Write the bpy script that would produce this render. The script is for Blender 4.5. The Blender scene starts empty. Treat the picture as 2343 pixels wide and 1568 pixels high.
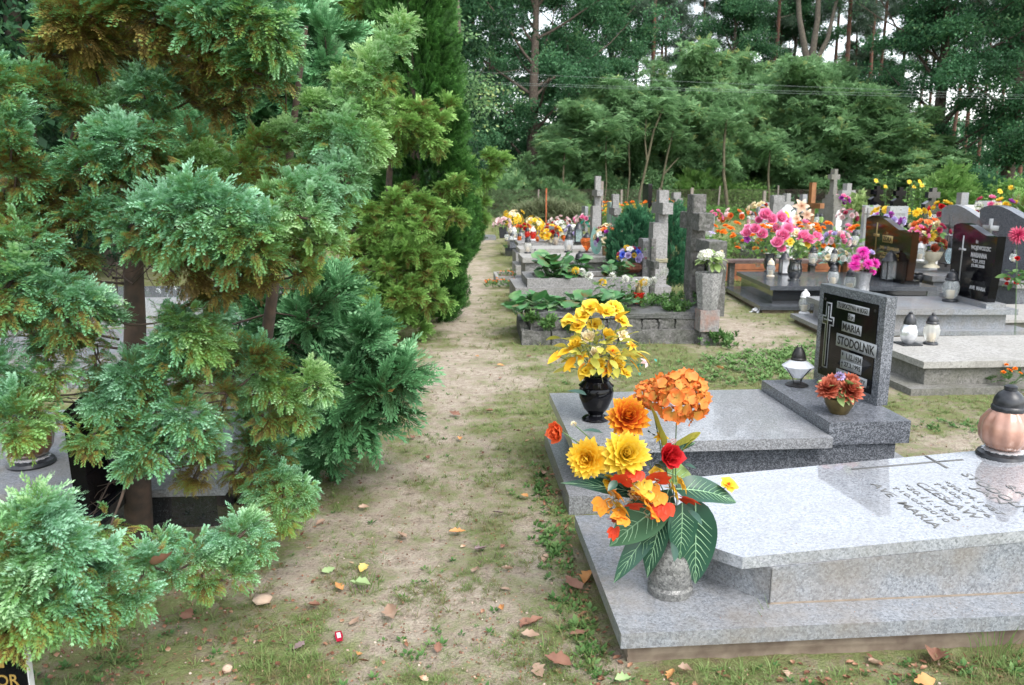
import bpy, bmesh, math, random
import numpy as np
from mathutils import Vector, Matrix, Euler
R = math.radians
PI = math.pi
sc = bpy.context.scene
rng = np.random.default_rng(7)
random.seed(5)
# ------------------------------------------------------------------ camera
F = 1786.; YAW = R(4.2); PIT = R(11.2); CH = 1.6
cd = bpy.data.cameras.new('camera'); cam = bpy.data.objects.new('camera', cd)
sc.collection.objects.link(cam); sc.camera = cam
cam.location = (0, 0, CH); cam.rotation_euler = (PI/2-PIT, 0, -YAW)
cd.sensor_width = 36; cd.lens = 36*F/2342; cd.clip_start = .05; cd.clip_end = 900
cd.dof.use_dof = True; cd.dof.focus_distance = 3.6; cd.dof.aperture_fstop = 5.0
# ------------------------------------------------------------------ world (overcast sky), sun, exposure
SUN_EL, SUN_AZ = 52, 150          # azimuth clockwise from +y: light comes from behind the camera, to the right
w = bpy.data.worlds.new("World"); sc.world = w; w.use_nodes = True
nt = w.node_tree; bg = nt.nodes['Background']
sky = nt.nodes.new('ShaderNodeTexSky'); sky.sky_type = 'NISHITA'; sky.sun_disc = False
sky.sun_elevation = R(SUN_EL); sky.sun_rotation = R(SUN_AZ); sky.dust_density = 2; sky.air_density = 1.3
hs = nt.nodes.new('ShaderNodeHueSaturation'); hs.inputs['Saturation'].default_value = .38; hs.inputs['Value'].default_value = 1.5
cl = nt.nodes.new('ShaderNodeTexNoise'); cl.inputs['Scale'].default_value = 2.6; cl.inputs['Detail'].default_value = 5
tc = nt.nodes.new('ShaderNodeTexCoord'); nt.links.new(tc.outputs['Generated'], cl.inputs['Vector'])
mr = nt.nodes.new('ShaderNodeMapRange'); mr.inputs['From Min'].default_value = .3; mr.inputs['From Max'].default_value = .7
mr.inputs['To Min'].default_value = .85; mr.inputs['To Max'].default_value = 1.25
nt.links.new(cl.outputs['Fac'], mr.inputs['Value'])
mx = nt.nodes.new('ShaderNodeVectorMath'); mx.operation = 'SCALE'
nt.links.new(sky.outputs['Color'], hs.inputs['Color']); nt.links.new(hs.outputs['Color'], mx.inputs[0])
nt.links.new(mr.outputs['Result'], mx.inputs['Scale']); nt.links.new(mx.outputs[0], bg.inputs['Color'])
bg.inputs['Strength'].default_value = .15
sl = bpy.data.lights.new('sun', 'SUN'); sl.energy = 1.15; sl.angle = R(30); sl.color = (1, .97, .92)
so = bpy.data.objects.new('sun', sl); sc.collection.objects.link(so)
so.rotation_euler = Euler((R(90-SUN_EL), 0, R(180-SUN_AZ)), 'XYZ')
sc.view_settings.view_transform = 'Standard'; sc.view_settings.look = 'None'
sc.view_settings.exposure = .97; sc.view_settings.gamma = 1
sc.render.engine = 'CYCLES'
sc.cycles.max_bounces = 8; sc.cycles.transparent_max_bounces = 12
# ------------------------------------------------------------------ pixel of the photograph (2342 wide) -> point
def ray(px, py):
    a = ((px-1171)/F, 1.0, -(py-784)/F)
    c, s = math.cos(PIT), math.sin(PIT)
    y = a[1]*c+a[2]*s; z = -a[1]*s+a[2]*c; x = a[0]
    c, s = math.cos(YAW), math.sin(YAW)
    return Vector((x*c+y*s, -x*s+y*c, z))
def P(px, py, z=0.):
    r = ray(px, py); return r*((z-CH)/r.z)+Vector((0, 0, CH))
def Q(px, py, Y):
    r = ray(px, py); return r*(Y/r.y)+Vector((0, 0, CH))
# ------------------------------------------------------------------ mesh collector
class G:
    def __init__(s): s.v = []; s.l = []; s.n = []; s.t = []; s.m = []; s.k = 0
    def add(s, v, f, t=0.5, mi=0, M=None):
        v = np.asarray(v, dtype=np.float32).reshape(-1, 3)
        if M is not None:
            A = np.array(M, dtype=np.float32); v = v@A[:3, :3].T+A[:3, 3]
        if isinstance(f, np.ndarray):
            s.l.append((f+s.k).ravel()); s.n.append(np.full(len(f), f.shape[1]))
            nf = len(f)
        else:
            s.l.append(np.array([i+s.k for q in f for i in q])); s.n.append(np.array([len(q) for q in f])); nf = len(f)
        s.v.append(v); s.m.append(np.full(nf, mi))
        s.t.append(np.broadcast_to(np.asarray(t, dtype=np.float32), (len(v),)))
        s.k += len(v); return s
    def build(s, name, mats, parent=None, smooth=True, sharp=35):
        me = bpy.data.meshes.new(name)
        v = np.concatenate(s.v).astype(np.float32); l = np.concatenate(s.l).astype(np.int32); n = np.concatenate(s.n).astype(np.int32)
        me.vertices.add(len(v)); me.vertices.foreach_set('co', v.ravel())
        me.loops.add(len(l)); me.loops.foreach_set('vertex_index', l)
        me.polygons.add(len(n)); st = np.concatenate([[0], np.cumsum(n)[:-1]]).astype(np.int32)
        me.polygons.foreach_set('loop_start', st)
        if not isinstance(mats, (list, tuple)): mats = [mats]
        for m in mats: me.materials.append(m)
        me.polygons.foreach_set('material_index', np.concatenate(s.m).astype(np.int32))
        me.update(calc_edges=True)
        a = me.attributes.new('tone', 'FLOAT', 'POINT'); a.data.foreach_set('value', np.concatenate(s.t).astype(np.float32))
        if smooth:
            me.polygons.foreach_set('use_smooth', np.ones(len(n), dtype=bool))
            if len(n) < 60000 and sharp: me.set_sharp_from_angle(angle=R(sharp))
        o = bpy.data.objects.new(name, me); sc.collection.objects.link(o)
        if parent: o.parent = parent
        return o
def tag(o, label=None, cat=None, group=None, kind=None):
    if label: o['label'] = label
    if cat: o['category'] = cat
    if group: o['group'] = group
    if kind: o['kind'] = kind
    return o
def thing(name, label, cat, loc=(0, 0, 0), rz=0, group=None, s=1):
    o = bpy.data.objects.new(name, None); sc.collection.objects.link(o)
    o.location = loc; o.rotation_euler = (0, 0, rz); o.scale = (s, s, s); o.empty_display_size = .1
    return tag(o, label, cat, group)
def children(o): return [c for c in list(o.children)]
def copy_thing(o, loc, rz=0, s=1, label=None, cat=None, group=None):
    c = o.copy(); sc.collection.objects.link(c); c.location = loc; c.rotation_euler = (0, 0, rz)
    c.scale = (s, s, s) if not hasattr(s, '__len__') else s
    if label: c['label'] = label
    if cat: c['category'] = cat
    if group: c['group'] = group
    for ch in KIDS(o):
        d = ch.copy(); sc.collection.objects.link(d); d.parent = c
        for g in KIDS(ch):
            e = g.copy(); sc.collection.objects.link(e); e.parent = d
    return c
def KIDS(o): return [x for x in sc.collection.objects if x.parent == o]
# ------------------------------------------------------------------ shapes (return verts, faces)
def bm_arrays(bm):
    bm.verts.ensure_lookup_table()
    for i, v in enumerate(bm.verts): v.index = i
    v = np.array([x.co[:] for x in bm.verts]); f = [[q.index for q in p.verts] for p in bm.faces]
    bm.free(); return v, f
def prism(poly, z0, z1, bev=.004, seg=2, zs=None):
    """poly: list of (x,y) ccw; zs: optional function (x,y)->(z0,z1)"""
    bm = bmesh.new()
    fz = zs or (lambda x, y: (z0, z1))
    a = [bm.verts.new((x, y, fz(x, y)[0])) for x, y in poly]; b = [bm.verts.new((x, y, fz(x, y)[1])) for x, y in poly]
    n = len(poly)
    bm.faces.new(a[::-1]); bm.faces.new(b)
    for i in range(n): bm.faces.new((a[i], a[(i+1) % n], b[(i+1) % n], b[i]))
    if bev: bmesh.ops.bevel(bm, geom=[e for e in bm.edges if e.calc_face_angle(0) > .35], offset=bev, segments=seg, affect='EDGES', profile=.5, clamp_overlap=True)
    bmesh.ops.recalc_face_normals(bm, faces=bm.faces)
    return bm_arrays(bm)
def box(x0, x1, y0, y1, z0, z1, bev=.004, seg=2):
    return prism([(x0, y0), (x1, y0), (x1, y1), (x0, y1)], z0, z1, bev, seg)
def rough_box(x0, x1, y0, y1, z0, z1, amp=.008, cuts=6, seed=0):
    """weathered stone block"""
    r = np.random.default_rng(seed)
    bm = bmesh.new(); bmesh.ops.create_cube(bm, size=1)
    bmesh.ops.subdivide_edges(bm, edges=bm.edges[:], cuts=cuts, use_grid_fill=True)
    v, f = bm_arrays(bm)
    d = np.linalg.norm(np.sign(v)*np.maximum(np.abs(v)-.44, 0), axis=1)
    v = v*(np.array([x1-x0, y1-y0, z1-z0]))+np.array([(x0+x1)/2, (y0+y1)/2, (z0+z1)/2])
    ctr = np.array([(x0+x1)/2, (y0+y1)/2, (z0+z1)/2])
    v = v+r.normal(0, amp*.45, v.shape)
    v = v-np.sign(v-ctr)*(d*amp*6)[:, None]*.8
    return v, f
def lathe(prof, n=24, wob=None):
    """prof: list of (r,z); wob(theta)->factor for ribs"""
    m = len(prof); th = np.linspace(0, 2*PI, n, endpoint=False)
    k = np.ones(n) if wob is None else wob(th)
    v = np.array([[r*k[j]*math.cos(th[j]), r*k[j]*math.sin(th[j]), z] for r, z in prof for j in range(n)])
    f = [[i*n+j, i*n+(j+1) % n, (i+1)*n+(j+1) % n, (i+1)*n+j] for i in range(m-1) for j in range(n)]
    f.append(list(range(n))[::-1]); f.append([(m-1)*n+j for j in range(n)])
    return v, f
def tube(pts, rad, n=7):
    pts = np.array([list(p) for p in pts], dtype=float); m = len(pts)
    rad = np.broadcast_to(np.asarray(rad, dtype=float), (m,))
    d = np.gradient(pts, axis=0); d /= np.linalg.norm(d, axis=1)[:, None]+1e-9
    ref = np.array([0, 0, 1.]) if abs(d[0][2]) < .9 else np.array([1., 0, 0])
    a = np.cross(d, ref); a /= np.linalg.norm(a, axis=1)[:, None]+1e-9; b = np.cross(d, a)
    th = np.linspace(0, 2*PI, n, endpoint=False)
    v = (pts[:, None, :]+rad[:, None, None]*(np.cos(th)[None, :, None]*a[:, None, :]+np.sin(th)[None, :, None]*b[:, None, :])).reshape(-1, 3)
    i, j = np.meshgrid(np.arange(m-1), np.arange(n), indexing='ij'); i = i.ravel(); j = j.ravel()
    f = np.stack([i*n+j, i*n+(j+1) % n, (i+1)*n+(j+1) % n, (i+1)*n+j], 1)
    return v, f
# ------------------------------------------------------------------ templates and scattering
def frames(d, up=None, roll=None):
    d = d/(np.linalg.norm(d, axis=1)[:, None]+1e-9)
    u = np.tile([0, 0, 1.], (len(d), 1)) if up is None else up
    x = np.cross(d, u); x /= np.linalg.norm(x, axis=1)[:, None]+1e-6
    z = np.cross(x, d)
    if roll is not None:
        c, s = np.cos(roll)[:, None], np.sin(roll)[:, None]; x, z = x*c+z*s, z*c-x*s
    return np.stack([x, d, z], 2)      # columns
def scatter(g, tm, loc, Rm, s, t=0., mi=0, tmul=1.):
    v, f, tt = tm; n = len(loc)
    if n == 0: return
    s = np.broadcast_to(np.asarray(s, dtype=float), (n,))
    V = np.einsum('nij,kj->nki', Rm*s[:, None, None], v)+np.asarray(loc)[:, None, :]
    Fa = (f[None]+(np.arange(n)*len(v))[:, None, None]).reshape(-1, f.shape[1])
    T = np.clip(tt[None]*tmul+np.broadcast_to(np.asarray(t, dtype=float), (n,))[:, None], 0, 1).ravel()
    g.add(V.reshape(-1, 3), Fa, T, mi)
def join_t(parts):
    v = []; f = []; t = []; k = 0
    for a, b, c in parts:
        a = np.asarray(a, dtype=float); v.append(a); f.append(np.asarray(b)+k); t.append(np.broadcast_to(c, (len(a),))); k += len(a)
    return np.concatenate(v), np.concatenate(f), np.concatenate(t)
def diamonds(base, d, nrm, L, W, t0, t1):
    """arrays of diamond leaves"""
    base = np.asarray(base); n = len(base)
    L = np.broadcast_to(L, (n,))[:, None]; W = np.broadcast_to(W, (n,))[:, None]
    s = np.cross(d, nrm); s /= np.linalg.norm(s, axis=1)[:, None]+1e-9
    v = np.stack([base, base+d*L*.5+s*W*.5, base+d*L, base+d*L*.5-s*W*.5], 1).reshape(-1, 3)
    f = np.arange(n*4).reshape(n, 4)
    t0 = np.broadcast_to(t0, (n,)); t1 = np.broadcast_to(t1, (n,))
    t = np.stack([t0, (t0+t1)/2, t1, (t0+t1)/2], 1).ravel()
    return v, f, t
def unit(v): return v/(np.linalg.norm(v, axis=-1, keepdims=True)+1e-9)
def plume(L=1., ns=11, seed=0, nl=.17, wid=.42):
    """combed spray of a moss cypress: axis along +y, side fronds arch forward, everything nods at the tip"""
    r = np.random.default_rng(seed); B = []; D = []; N = []; T = []; LL = []; WW = []
    for i in range(ns):
        t = .08+.92*(i+.5)/ns
        ax = np.array([.04*math.sin(5*t+seed), t, .2*math.sin(t*2.1)-.42*t*t])
        az = (0 if i % 2 else PI)+r.normal(0, .5)
        sl_ = wid*(1-.6*t)*(.5+.5*min(1, t*3))*r.uniform(.8, 1.15)
        sd = unit(np.array([math.cos(az)*.8, .8+.35*t, math.sin(az)*.5+.12]))
        m = max(2, int(sl_/.085)); side0 = unit(np.cross(sd, [0, 0, 1.]))
        for j in range(m):
            u = (j+.3)/m; p = ax+sd*sl_*u+np.array([0, 0, -.45*sl_*u*u]); dn = np.array([0, 0, -.8*u])
            for sgn in (-1, 1):
                B.append(p); D.append(unit(sd*1.+side0*sgn*.5+dn*.6+r.normal(0, .09, 3))); N.append([r.normal(0, .2), r.normal(0, .2), 1]); T.append(.4*t+.6*u*(.4+.6*t)); LL.append(nl*(1.2-.5*u)*r.uniform(.85, 1.15)); WW.append(.27)
            if j == m-1:
                B.append(p); D.append(unit(sd+dn*.6)); N.append([0, 0, 1]); T.append(.3*t+.6*u); LL.append(nl*1.2); WW.append(.3)
    T = np.array(T); LL = np.array(LL)
    return diamonds(np.array(B), np.array(D), np.array(N, dtype=float), LL, LL*np.array(WW), T, np.minimum(1, T+.2))
def fan(L=1., ns=13, seed=0, droop=.2, w=.085):
    """flat fern-like spray of a thuja / lawson cypress"""
    r = np.random.default_rng(seed); B = []; D = []; T = []; LL = []; N = []
    for i in range(ns):
        t = .08+.9*i/ns; p = np.array([0, t, -droop*t*t])
        for sgn in (-1, 1):
            sl_ = .55*(1-.75*t)*(.55+.45*min(1, t*4))*r.uniform(.8, 1.15)
            sd = unit(np.array([sgn*.75, .8, r.normal(0, .1)-.1]))
            m = max(2, int(sl_/.085))
            for j in range(m):
                u = j/m; q = p+sd*sl_*u
                for s2 in ((0,) if j == m-1 else (-1, 1)):
                    dd = unit(sd+np.array([s2*.55, s2*.1+.15, r.normal(0, .15)]))
                    B.append(q); D.append(dd); N.append([r.normal(0, .25), r.normal(0, .25), 1]); T.append(.35*t+.5*u); LL.append(.17*(1-.4*u)*r.uniform(.8, 1.2))
    for i in range(8):
        t = i/8; B.append([0, t, -droop*t*t]); D.append(unit(np.array([0, 1, -2*droop*t]))); N.append([0, 0, 1]); T.append(t*.6); LL.append(.16)
    LL = np.array(LL); T = np.array(T)
    return diamonds(np.array(B), np.array(D), np.array(N, dtype=float), LL, np.maximum(w*.55, LL*.36), T, np.minimum(1, T+.3))
def leafball(n=14, seed=0, L=.3, W=.17, flat=.6):
    r = np.random.default_rng(seed); B = r.normal(0, .33, (n, 3))*[1, 1, flat]
    D = unit(B+r.normal(0, .35, (n, 3))+[0, 0, -.15]); N = unit(r.normal(0, .45, (n, 3))+[0, 0, 1])
    T = r.uniform(.2, .8, n)
    # two-faced leaf: quads with slight fold
    return diamonds(B, D, N, L*r.uniform(.7, 1.2, n), W*r.uniform(.8, 1.2, n), T-.1, T+.1)
def pinnate(n=8, seed=0):
    r = np.random.default_rng(seed); B = []; D = []; N = []
    for i in range(n):
        t = .15+.85*i/(n-1); p = [0, t, -.35*t*t]
        for sg in ((-1, 1) if i < n-1 else (0,)):
            B.append(p); D.append(unit(np.array([sg*1., .35 if sg else 1, -.25]))); N.append([0, -.2, 1])
    return diamonds(np.array(B), np.array(D), np.array(N, dtype=float), .27, .13, .5, .6)
def tuft(n=9, seed=0, spread=.35):
    r = np.random.default_rng(seed); P_ = []
    for i in range(n):
        a = r.uniform(0, 2*PI); l = r.uniform(.5, 1); tilt = r.uniform(.1, 1.)*spread*2
        d = np.array([math.cos(a)*math.sin(tilt), math.sin(a)*math.sin(tilt), math.cos(tilt)]); s = np.array([-math.sin(a), math.cos(a), 0])*.028
        b = np.array([math.cos(a), math.sin(a), 0])*.06
        m = b+d*l*.55; e = b+d*l+np.array([math.cos(a), math.sin(a), -.6])*l*.22
        P_.append((np.array([b-s, b+s, m+s*.8, m-s*.8, e+s*.15, e-s*.15]), np.array([[0, 1, 2, 3], [3, 2, 4, 5]]), np.array([0, 0, .4, .4, 1, 1])*.6+r.uniform(0, .4)))
    return join_t(P_)
def weed(n=7, seed=0):
    r = np.random.default_rng(seed); n3 = n
    a = np.linspace(0, 2*PI, n, endpoint=False)+r.uniform(0, 1, n); el = r.uniform(.15, .8, n)
    D = np.stack([np.cos(a)*np.cos(el), np.sin(a)*np.cos(el), np.sin(el)], 1); N = np.stack([-np.cos(a)*np.sin(el), -np.sin(a)*np.sin(el), np.cos(el)], 1)
    return diamonds(D*.1, D, N, r.uniform(.5, 1, n), .38, r.uniform(.1, .5), r.uniform(.5, .9, n))
def blade(L, W, nu=6, nv=4, curl=.3, fold=.15, shape=.5, wav=0., seed=0, t0=.2, t1=.8, tip=1.):
    """one leaf or petal along +y: grid with rounded outline"""
    r = np.random.default_rng(seed); u = np.linspace(0, 1, nu+1); vv = np.linspace(-1, 1, nv+1)
    pr = np.power(np.sin(PI*np.power(np.clip(u, .0, 1), shape))+.0, .8); pr[0] = .06; pr[-1] = max(.03, 1-tip)
    X = W/2*pr[:, None]*vv[None]; ang = curl*u
    Y = np.broadcast_to((L*np.cumsum(np.cos(ang))/(nu+1))[:, None], X.shape).copy(); Z = np.broadcast_to((-L*np.cumsum(np.sin(ang))/(nu+1))[:, None], X.shape).copy()
    Y -= Y[0]; Z -= Z[0]
    Z = Z+fold*np.abs(X)+wav*W*np.sin(u*9+seed)[:, None]*vv[None]
    v = np.stack([X, Y, Z], 2).reshape(-1, 3); n = nv+1
    i, j = np.meshgrid(np.arange(nu), np.arange(nv), indexing='ij'); i = i.ravel(); j = j.ravel()
    f = np.stack([i*n+j, i*n+j+1, (i+1)*n+j+1, (i+1)*n+j], 1)
    t = np.broadcast_to((t0+(t1-t0)*u)[:, None], X.shape).ravel()
    return v, f, t
def flower(kind='dahlia', seed=0, r_=1.):
    """flower head facing +z, radius 1"""
    g = np.random.default_rng(seed); parts = []
    def ring(n, el, L, W, curl, off=0., z=0., rad=.05, shape=.55, tt=(.2, .9), fold=.3, wav=0.):
        for k in range(n):
            v, f, t = blade(L*g.uniform(.9, 1.1), W, 4, 2, curl, fold, shape, wav, int(g.integers(99)), *tt)
            a = 2*PI*(k+off)/n+g.normal(0, .06); e = el+g.normal(0, .07)
            ca, sa, ce, se = math.cos(a), math.sin(a), math.cos(e), math.sin(e)
            d = np.array([ca*ce, sa*ce, se]); nrm = np.array([-ca*se, -sa*se, ce]); s = np.cross(d, nrm)
            parts.append((v@np.stack([s, d, nrm])+d*rad+np.array([0, 0, z]), f, t))
    if kind == 'dahlia':
        for i, (n, el, L) in enumerate([(13, -.35, .95), (13, -.05, .95), (13, .22, .9), (12, .5, .82), (10, .78, .72), (8, 1.08, .6), (5, 1.35, .5)]):
            ring(n, el, L, .46, -.5, off=i*.5, z=i*.03, tt=(.05+.04*i, .95-.03*i))
    elif kind == 'rose':
        for i, (n, el, L, W) in enumerate([(6, .1, .95, .85), (6, .45, .85, .8), (5, .8, .72, .7), (5, 1.1, .62, .55), (4, 1.35, .55, .42)]):
            ring(n, el, L, W, -.8 if i < 3 else -.3, off=i*.5, shape=.7, tt=(.1+.1*i, .95-.08*i), fold=.1, wav=.06)
    elif kind == 'lily':
        ring(6, .35, 1., .45, .9, tt=(.1, .9), shape=.6, wav=.05); ring(5, 1.1, .3, .06, 0, tt=(0, 0))
    elif kind == 'daisy':
        ring(12, .15, 1., .33, .25, shape=.75, tt=(.4, .9)); ring(8, .9, .25, .14, 0, tt=(0, .1))
    elif kind == 'open':
        ring(5, .35, 1., .95, .4, shape=.75, tt=(.3, .95), wav=.08); ring(5, .7, .75, .75, .2, off=.5, shape=.75, tt=(.25, .85), wav=.08); ring(5, 1.2, .3, .15, 0, tt=(0, 0))
    elif kind == 'hydrangea':
        N = 34; i = np.arange(N)+.5; ph = np.arccos(1-1.4*i/N); th = PI*(1+5**.5)*i
        for k in range(N):
            d = np.array([math.cos(th[k])*math.sin(ph[k]), math.sin(th[k])*math.sin(ph[k]), math.cos(ph[k])]); up = unit(np.cross(d, [.3, .9, .2])); sd = np.cross(up, d)
            ro = g.uniform(0, 1.5)
            for q in range(4):
                a = ro+q*PI/2; dd = up*math.cos(a)+sd*math.sin(a); dd = unit(dd+d*.25)
                v, f, t = blade(.46, .44, 4, 2, -.5+g.uniform(-.3, .3), .15, .75, .14, k, .0, g.uniform(.5, .98)); s = np.cross(dd, d)
                parts.append((v@np.stack([s, dd, d])+d*g.uniform(.6, .95)*np.array([1., 1., .85]), f, t))
    elif kind == 'mum':
        for i, (n, el, L) in enumerate([(18, -.3, .95), (18, .0, 1.), (16, .3, .95), (14, .6, .88), (12, .9, .8), (8, 1.2, .7)]):
            ring(n, el, L, .15, .25, off=i*.5, tt=(.1, .9), shape=.8, fold=.0)
    elif kind == 'marigold':
        for i, (n, el, L) in enumerate([(9, 0.1, 1.), (8, .5, .85), (6, .95, .6)]):
            ring(n, el, L, .62, .1, off=i*.5, tt=(.2, .8), shape=.8, wav=.1)
    elif kind == 'pom':
        N = 60; i = np.arange(N)+.5; ph = np.arccos(1-1.7*i/N); th = PI*(1+5**.5)*i
        d = np.stack([np.cos(th)*np.sin(ph), np.sin(th)*np.sin(ph), np.cos(ph)], 1)
        v, f, t = diamonds(d*.45, unit(d+g.normal(0, .2, d.shape)), unit(np.cross(d, [.2, .5, .8])+.3), .55, .3, .2, .9); parts.append((v, f, t))
    return join_t(parts)
def Rot(d, roll=0.):
    """matrix taking +z to d"""
    d = Vector(d).normalized(); q = d.to_track_quat('Z', 'Y'); return q.to_matrix() @ Matrix.Rotation(roll, 3, 'Z')
def put(g, tm, loc, d=(0, 0, 1), s=1., roll=0., t=0., mi=0, tmul=1.):
    scatter(g, tm, np.array([list(loc)]), np.array(Rot(d, roll))[None], s, t, mi, tmul)
def puty(g, tm, loc, d, s=1., roll=0., t=0., mi=0, tmul=1.):
    """template along +y aimed at d with its top side up"""
    scatter(g, tm, np.array([list(loc)]), frames(np.array([list(d)], dtype=float), roll=np.array([roll])), s, t, mi, tmul)
# ------------------------------------------------------------------ materials
def N_(nt, t, **k):
    n = nt.nodes.new(t)
    for a, b in k.items():
        if a in n.inputs: n.inputs[a].default_value = b
        else: setattr(n, a, b)
    return n
def newmat(name):
    m = bpy.data.materials.new(name); m.use_nodes = True
    return m, m.node_tree, m.node_tree.nodes['Principled BSDF']
def ramp(nt, stops, interp='LINEAR'):
    r = nt.nodes.new('ShaderNodeValToRGB'); r.color_ramp.interpolation = interp
    e = r.color_ramp.elements
    while len(e) < len(stops): e.new(.5)
    for x, (p, c) in zip(e, stops): x.position = p; x.color = (*c, 1)
    return r
def M(name, c1, c2=None, scale=30., rough=.6, metal=0., bump=0., coat=0., spec=.5, detail=4., lo=.35, hi=.65):
    m, nt, b = newmat(name); b.inputs['Roughness'].default_value = rough; b.inputs['Metallic'].default_value = metal
    b.inputs['Coat Weight'].default_value = coat; b.inputs['Coat Roughness'].default_value = .05; b.inputs['Specular IOR Level'].default_value = spec
    tc = N_(nt, 'ShaderNodeTexCoord'); n = N_(nt, 'ShaderNodeTexNoise', Scale=scale, Detail=detail); nt.links.new(tc.outputs['Object'], n.inputs['Vector'])
    r = ramp(nt, [(lo, c1), (hi, c2 or tuple(x*.8 for x in c1))]); nt.links.new(n.outputs['Fac'], r.inputs['Fac']); nt.links.new(r.outputs['Color'], b.inputs['Base Color'])
    if bump:
        bp = N_(nt, 'ShaderNodeBump', Strength=min(1, bump), Distance=.004*max(1, bump)); nt.links.new(n.outputs['Fac'], bp.inputs['Height']); nt.links.new(bp.outputs['Normal'], b.inputs['Normal'])
    return m
def granite(name, dark, mid, light, scale=260., rough=.35, coat=0., stain=None, stain_amt=.5, bump=.0, stain_scale=3.):
    m, nt, b = newmat(name); tc = N_(nt, 'ShaderNodeTexCoord')
    n1 = N_(nt, 'ShaderNodeTexNoise', Scale=scale, Detail=3., Roughness=.7); n2 = N_(nt, 'ShaderNodeTexVoronoi', Scale=scale*.6)
    nt.links.new(tc.outputs['Object'], n1.inputs['Vector']); nt.links.new(tc.outputs['Object'], n2.inputs['Vector'])
    r1 = ramp(nt, [(.36, dark), (.47, mid), (.56, mid), (.66, light)]); nt.links.new(n1.outputs['Fac'], r1.inputs['Fac'])
    r2 = ramp(nt, [(0, dark), (.35, mid), (1, light)]); sepc = N_(nt, 'ShaderNodeSeparateColor'); nt.links.new(n2.outputs['Color'], sepc.inputs[0]); nt.links.new(sepc.outputs[0], r2.inputs['Fac'])
    mx = N_(nt, 'ShaderNodeMix', data_type='RGBA'); mx.inputs[0].default_value = .45; nt.links.new(r1.outputs[0], mx.inputs[6]); nt.links.new(r2.outputs[0], mx.inputs[7])
    out = mx.outputs[2]
    if stain:
        n3 = N_(nt, 'ShaderNodeTexNoise', Scale=stain_scale, Detail=6., Roughness=.65); nt.links.new(tc.outputs['Object'], n3.inputs['Vector'])
        r3 = ramp(nt, [(.42, (0, 0, 0)), (.68, (1, 1, 1))]); nt.links.new(n3.outputs['Fac'], r3.inputs['Fac'])
        mu = N_(nt, 'ShaderNodeMath', operation='MULTIPLY'); mu.inputs[1].default_value = stain_amt; nt.links.new(r3.outputs[0], mu.inputs[0])
        m2 = N_(nt, 'ShaderNodeMix', data_type='RGBA'); nt.links.new(mu.outputs[0], m2.inputs[0]); nt.links.new(out, m2.inputs[6]); m2.inputs[7].default_value = (*stain, 1); out = m2.outputs[2]
    nt.links.new(out, b.inputs['Base Color']); b.inputs['Roughness'].default_value = rough; b.inputs['Coat Weight'].default_value = coat; b.inputs['Coat Roughness'].default_value = .03; b.inputs['Coat IOR'].default_value = 2.0
    if bump:
        bp = N_(nt, 'ShaderNodeBump', Strength=bump, Distance=.003); nt.links.new(n1.outputs['Fac'], bp.inputs['Height']); nt.links.new(bp.outputs['Normal'], b.inputs['Normal'])
    return m
def foliage(name, stops, rough=.6, trans=.22, var=.12, spec=.3, nscale=3., alt=None, altscale=1.5):
    """colour from the 'tone' of each leaf (old inner growth 0, fresh tips 1)"""
    m, nt, b = newmat(name); at = N_(nt, 'ShaderNodeAttribute', attribute_name='tone')
    tc = N_(nt, 'ShaderNodeTexCoord'); n = N_(nt, 'ShaderNodeTexNoise', Scale=nscale, Detail=3.); nt.links.new(tc.outputs['Object'], n.inputs['Vector'])
    mr = N_(nt, 'ShaderNodeMapRange'); mr.inputs['From Min'].default_value = .3; mr.inputs['From Max'].default_value = .7; mr.inputs['To Min'].default_value = -var; mr.inputs['To Max'].default_value = var
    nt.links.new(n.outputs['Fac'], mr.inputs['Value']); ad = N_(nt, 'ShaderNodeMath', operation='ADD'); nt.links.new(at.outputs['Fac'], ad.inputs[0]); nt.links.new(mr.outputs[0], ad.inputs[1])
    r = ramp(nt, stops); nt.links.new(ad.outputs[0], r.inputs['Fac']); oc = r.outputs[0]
    if alt:
        r2 = ramp(nt, alt); nt.links.new(ad.outputs[0], r2.inputs['Fac']); na = N_(nt, 'ShaderNodeTexNoise', Scale=altscale, Detail=2.); nt.links.new(tc.outputs['Object'], na.inputs['Vector'])
        ra = ramp(nt, [(.48, (0, 0, 0)), (.64, (1, 1, 1))]); nt.links.new(na.outputs['Fac'], ra.inputs['Fac']); mxa = N_(nt, 'ShaderNodeMix', data_type='RGBA'); nt.links.new(ra.outputs[0], mxa.inputs[0]); nt.links.new(oc, mxa.inputs[6]); nt.links.new(r2.outputs[0], mxa.inputs[7]); oc = mxa.outputs[2]
    nt.links.new(oc, b.inputs['Base Color'])
    b.inputs['Roughness'].default_value = rough; b.inputs['Specular IOR Level'].default_value = spec
    if trans:
        tr = N_(nt, 'ShaderNodeBsdfTranslucent'); nt.links.new(oc, tr.inputs['Color']); ms = N_(nt, 'ShaderNodeMixShader'); ms.inputs[0].default_value = trans
        nt.links.new(b.outputs[0], ms.inputs[1]); nt.links.new(tr.outputs[0], ms.inputs[2]); nt.links.new(ms.outputs[0], nt.nodes['Material Output'].inputs[0])
    return m
def petal(name, c0, c1, c2=None): return foliage(name, [(0, c0), (.55, c1), (1, c2 or c1)], rough=.55, trans=.25, var=.1, nscale=40.)
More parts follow.
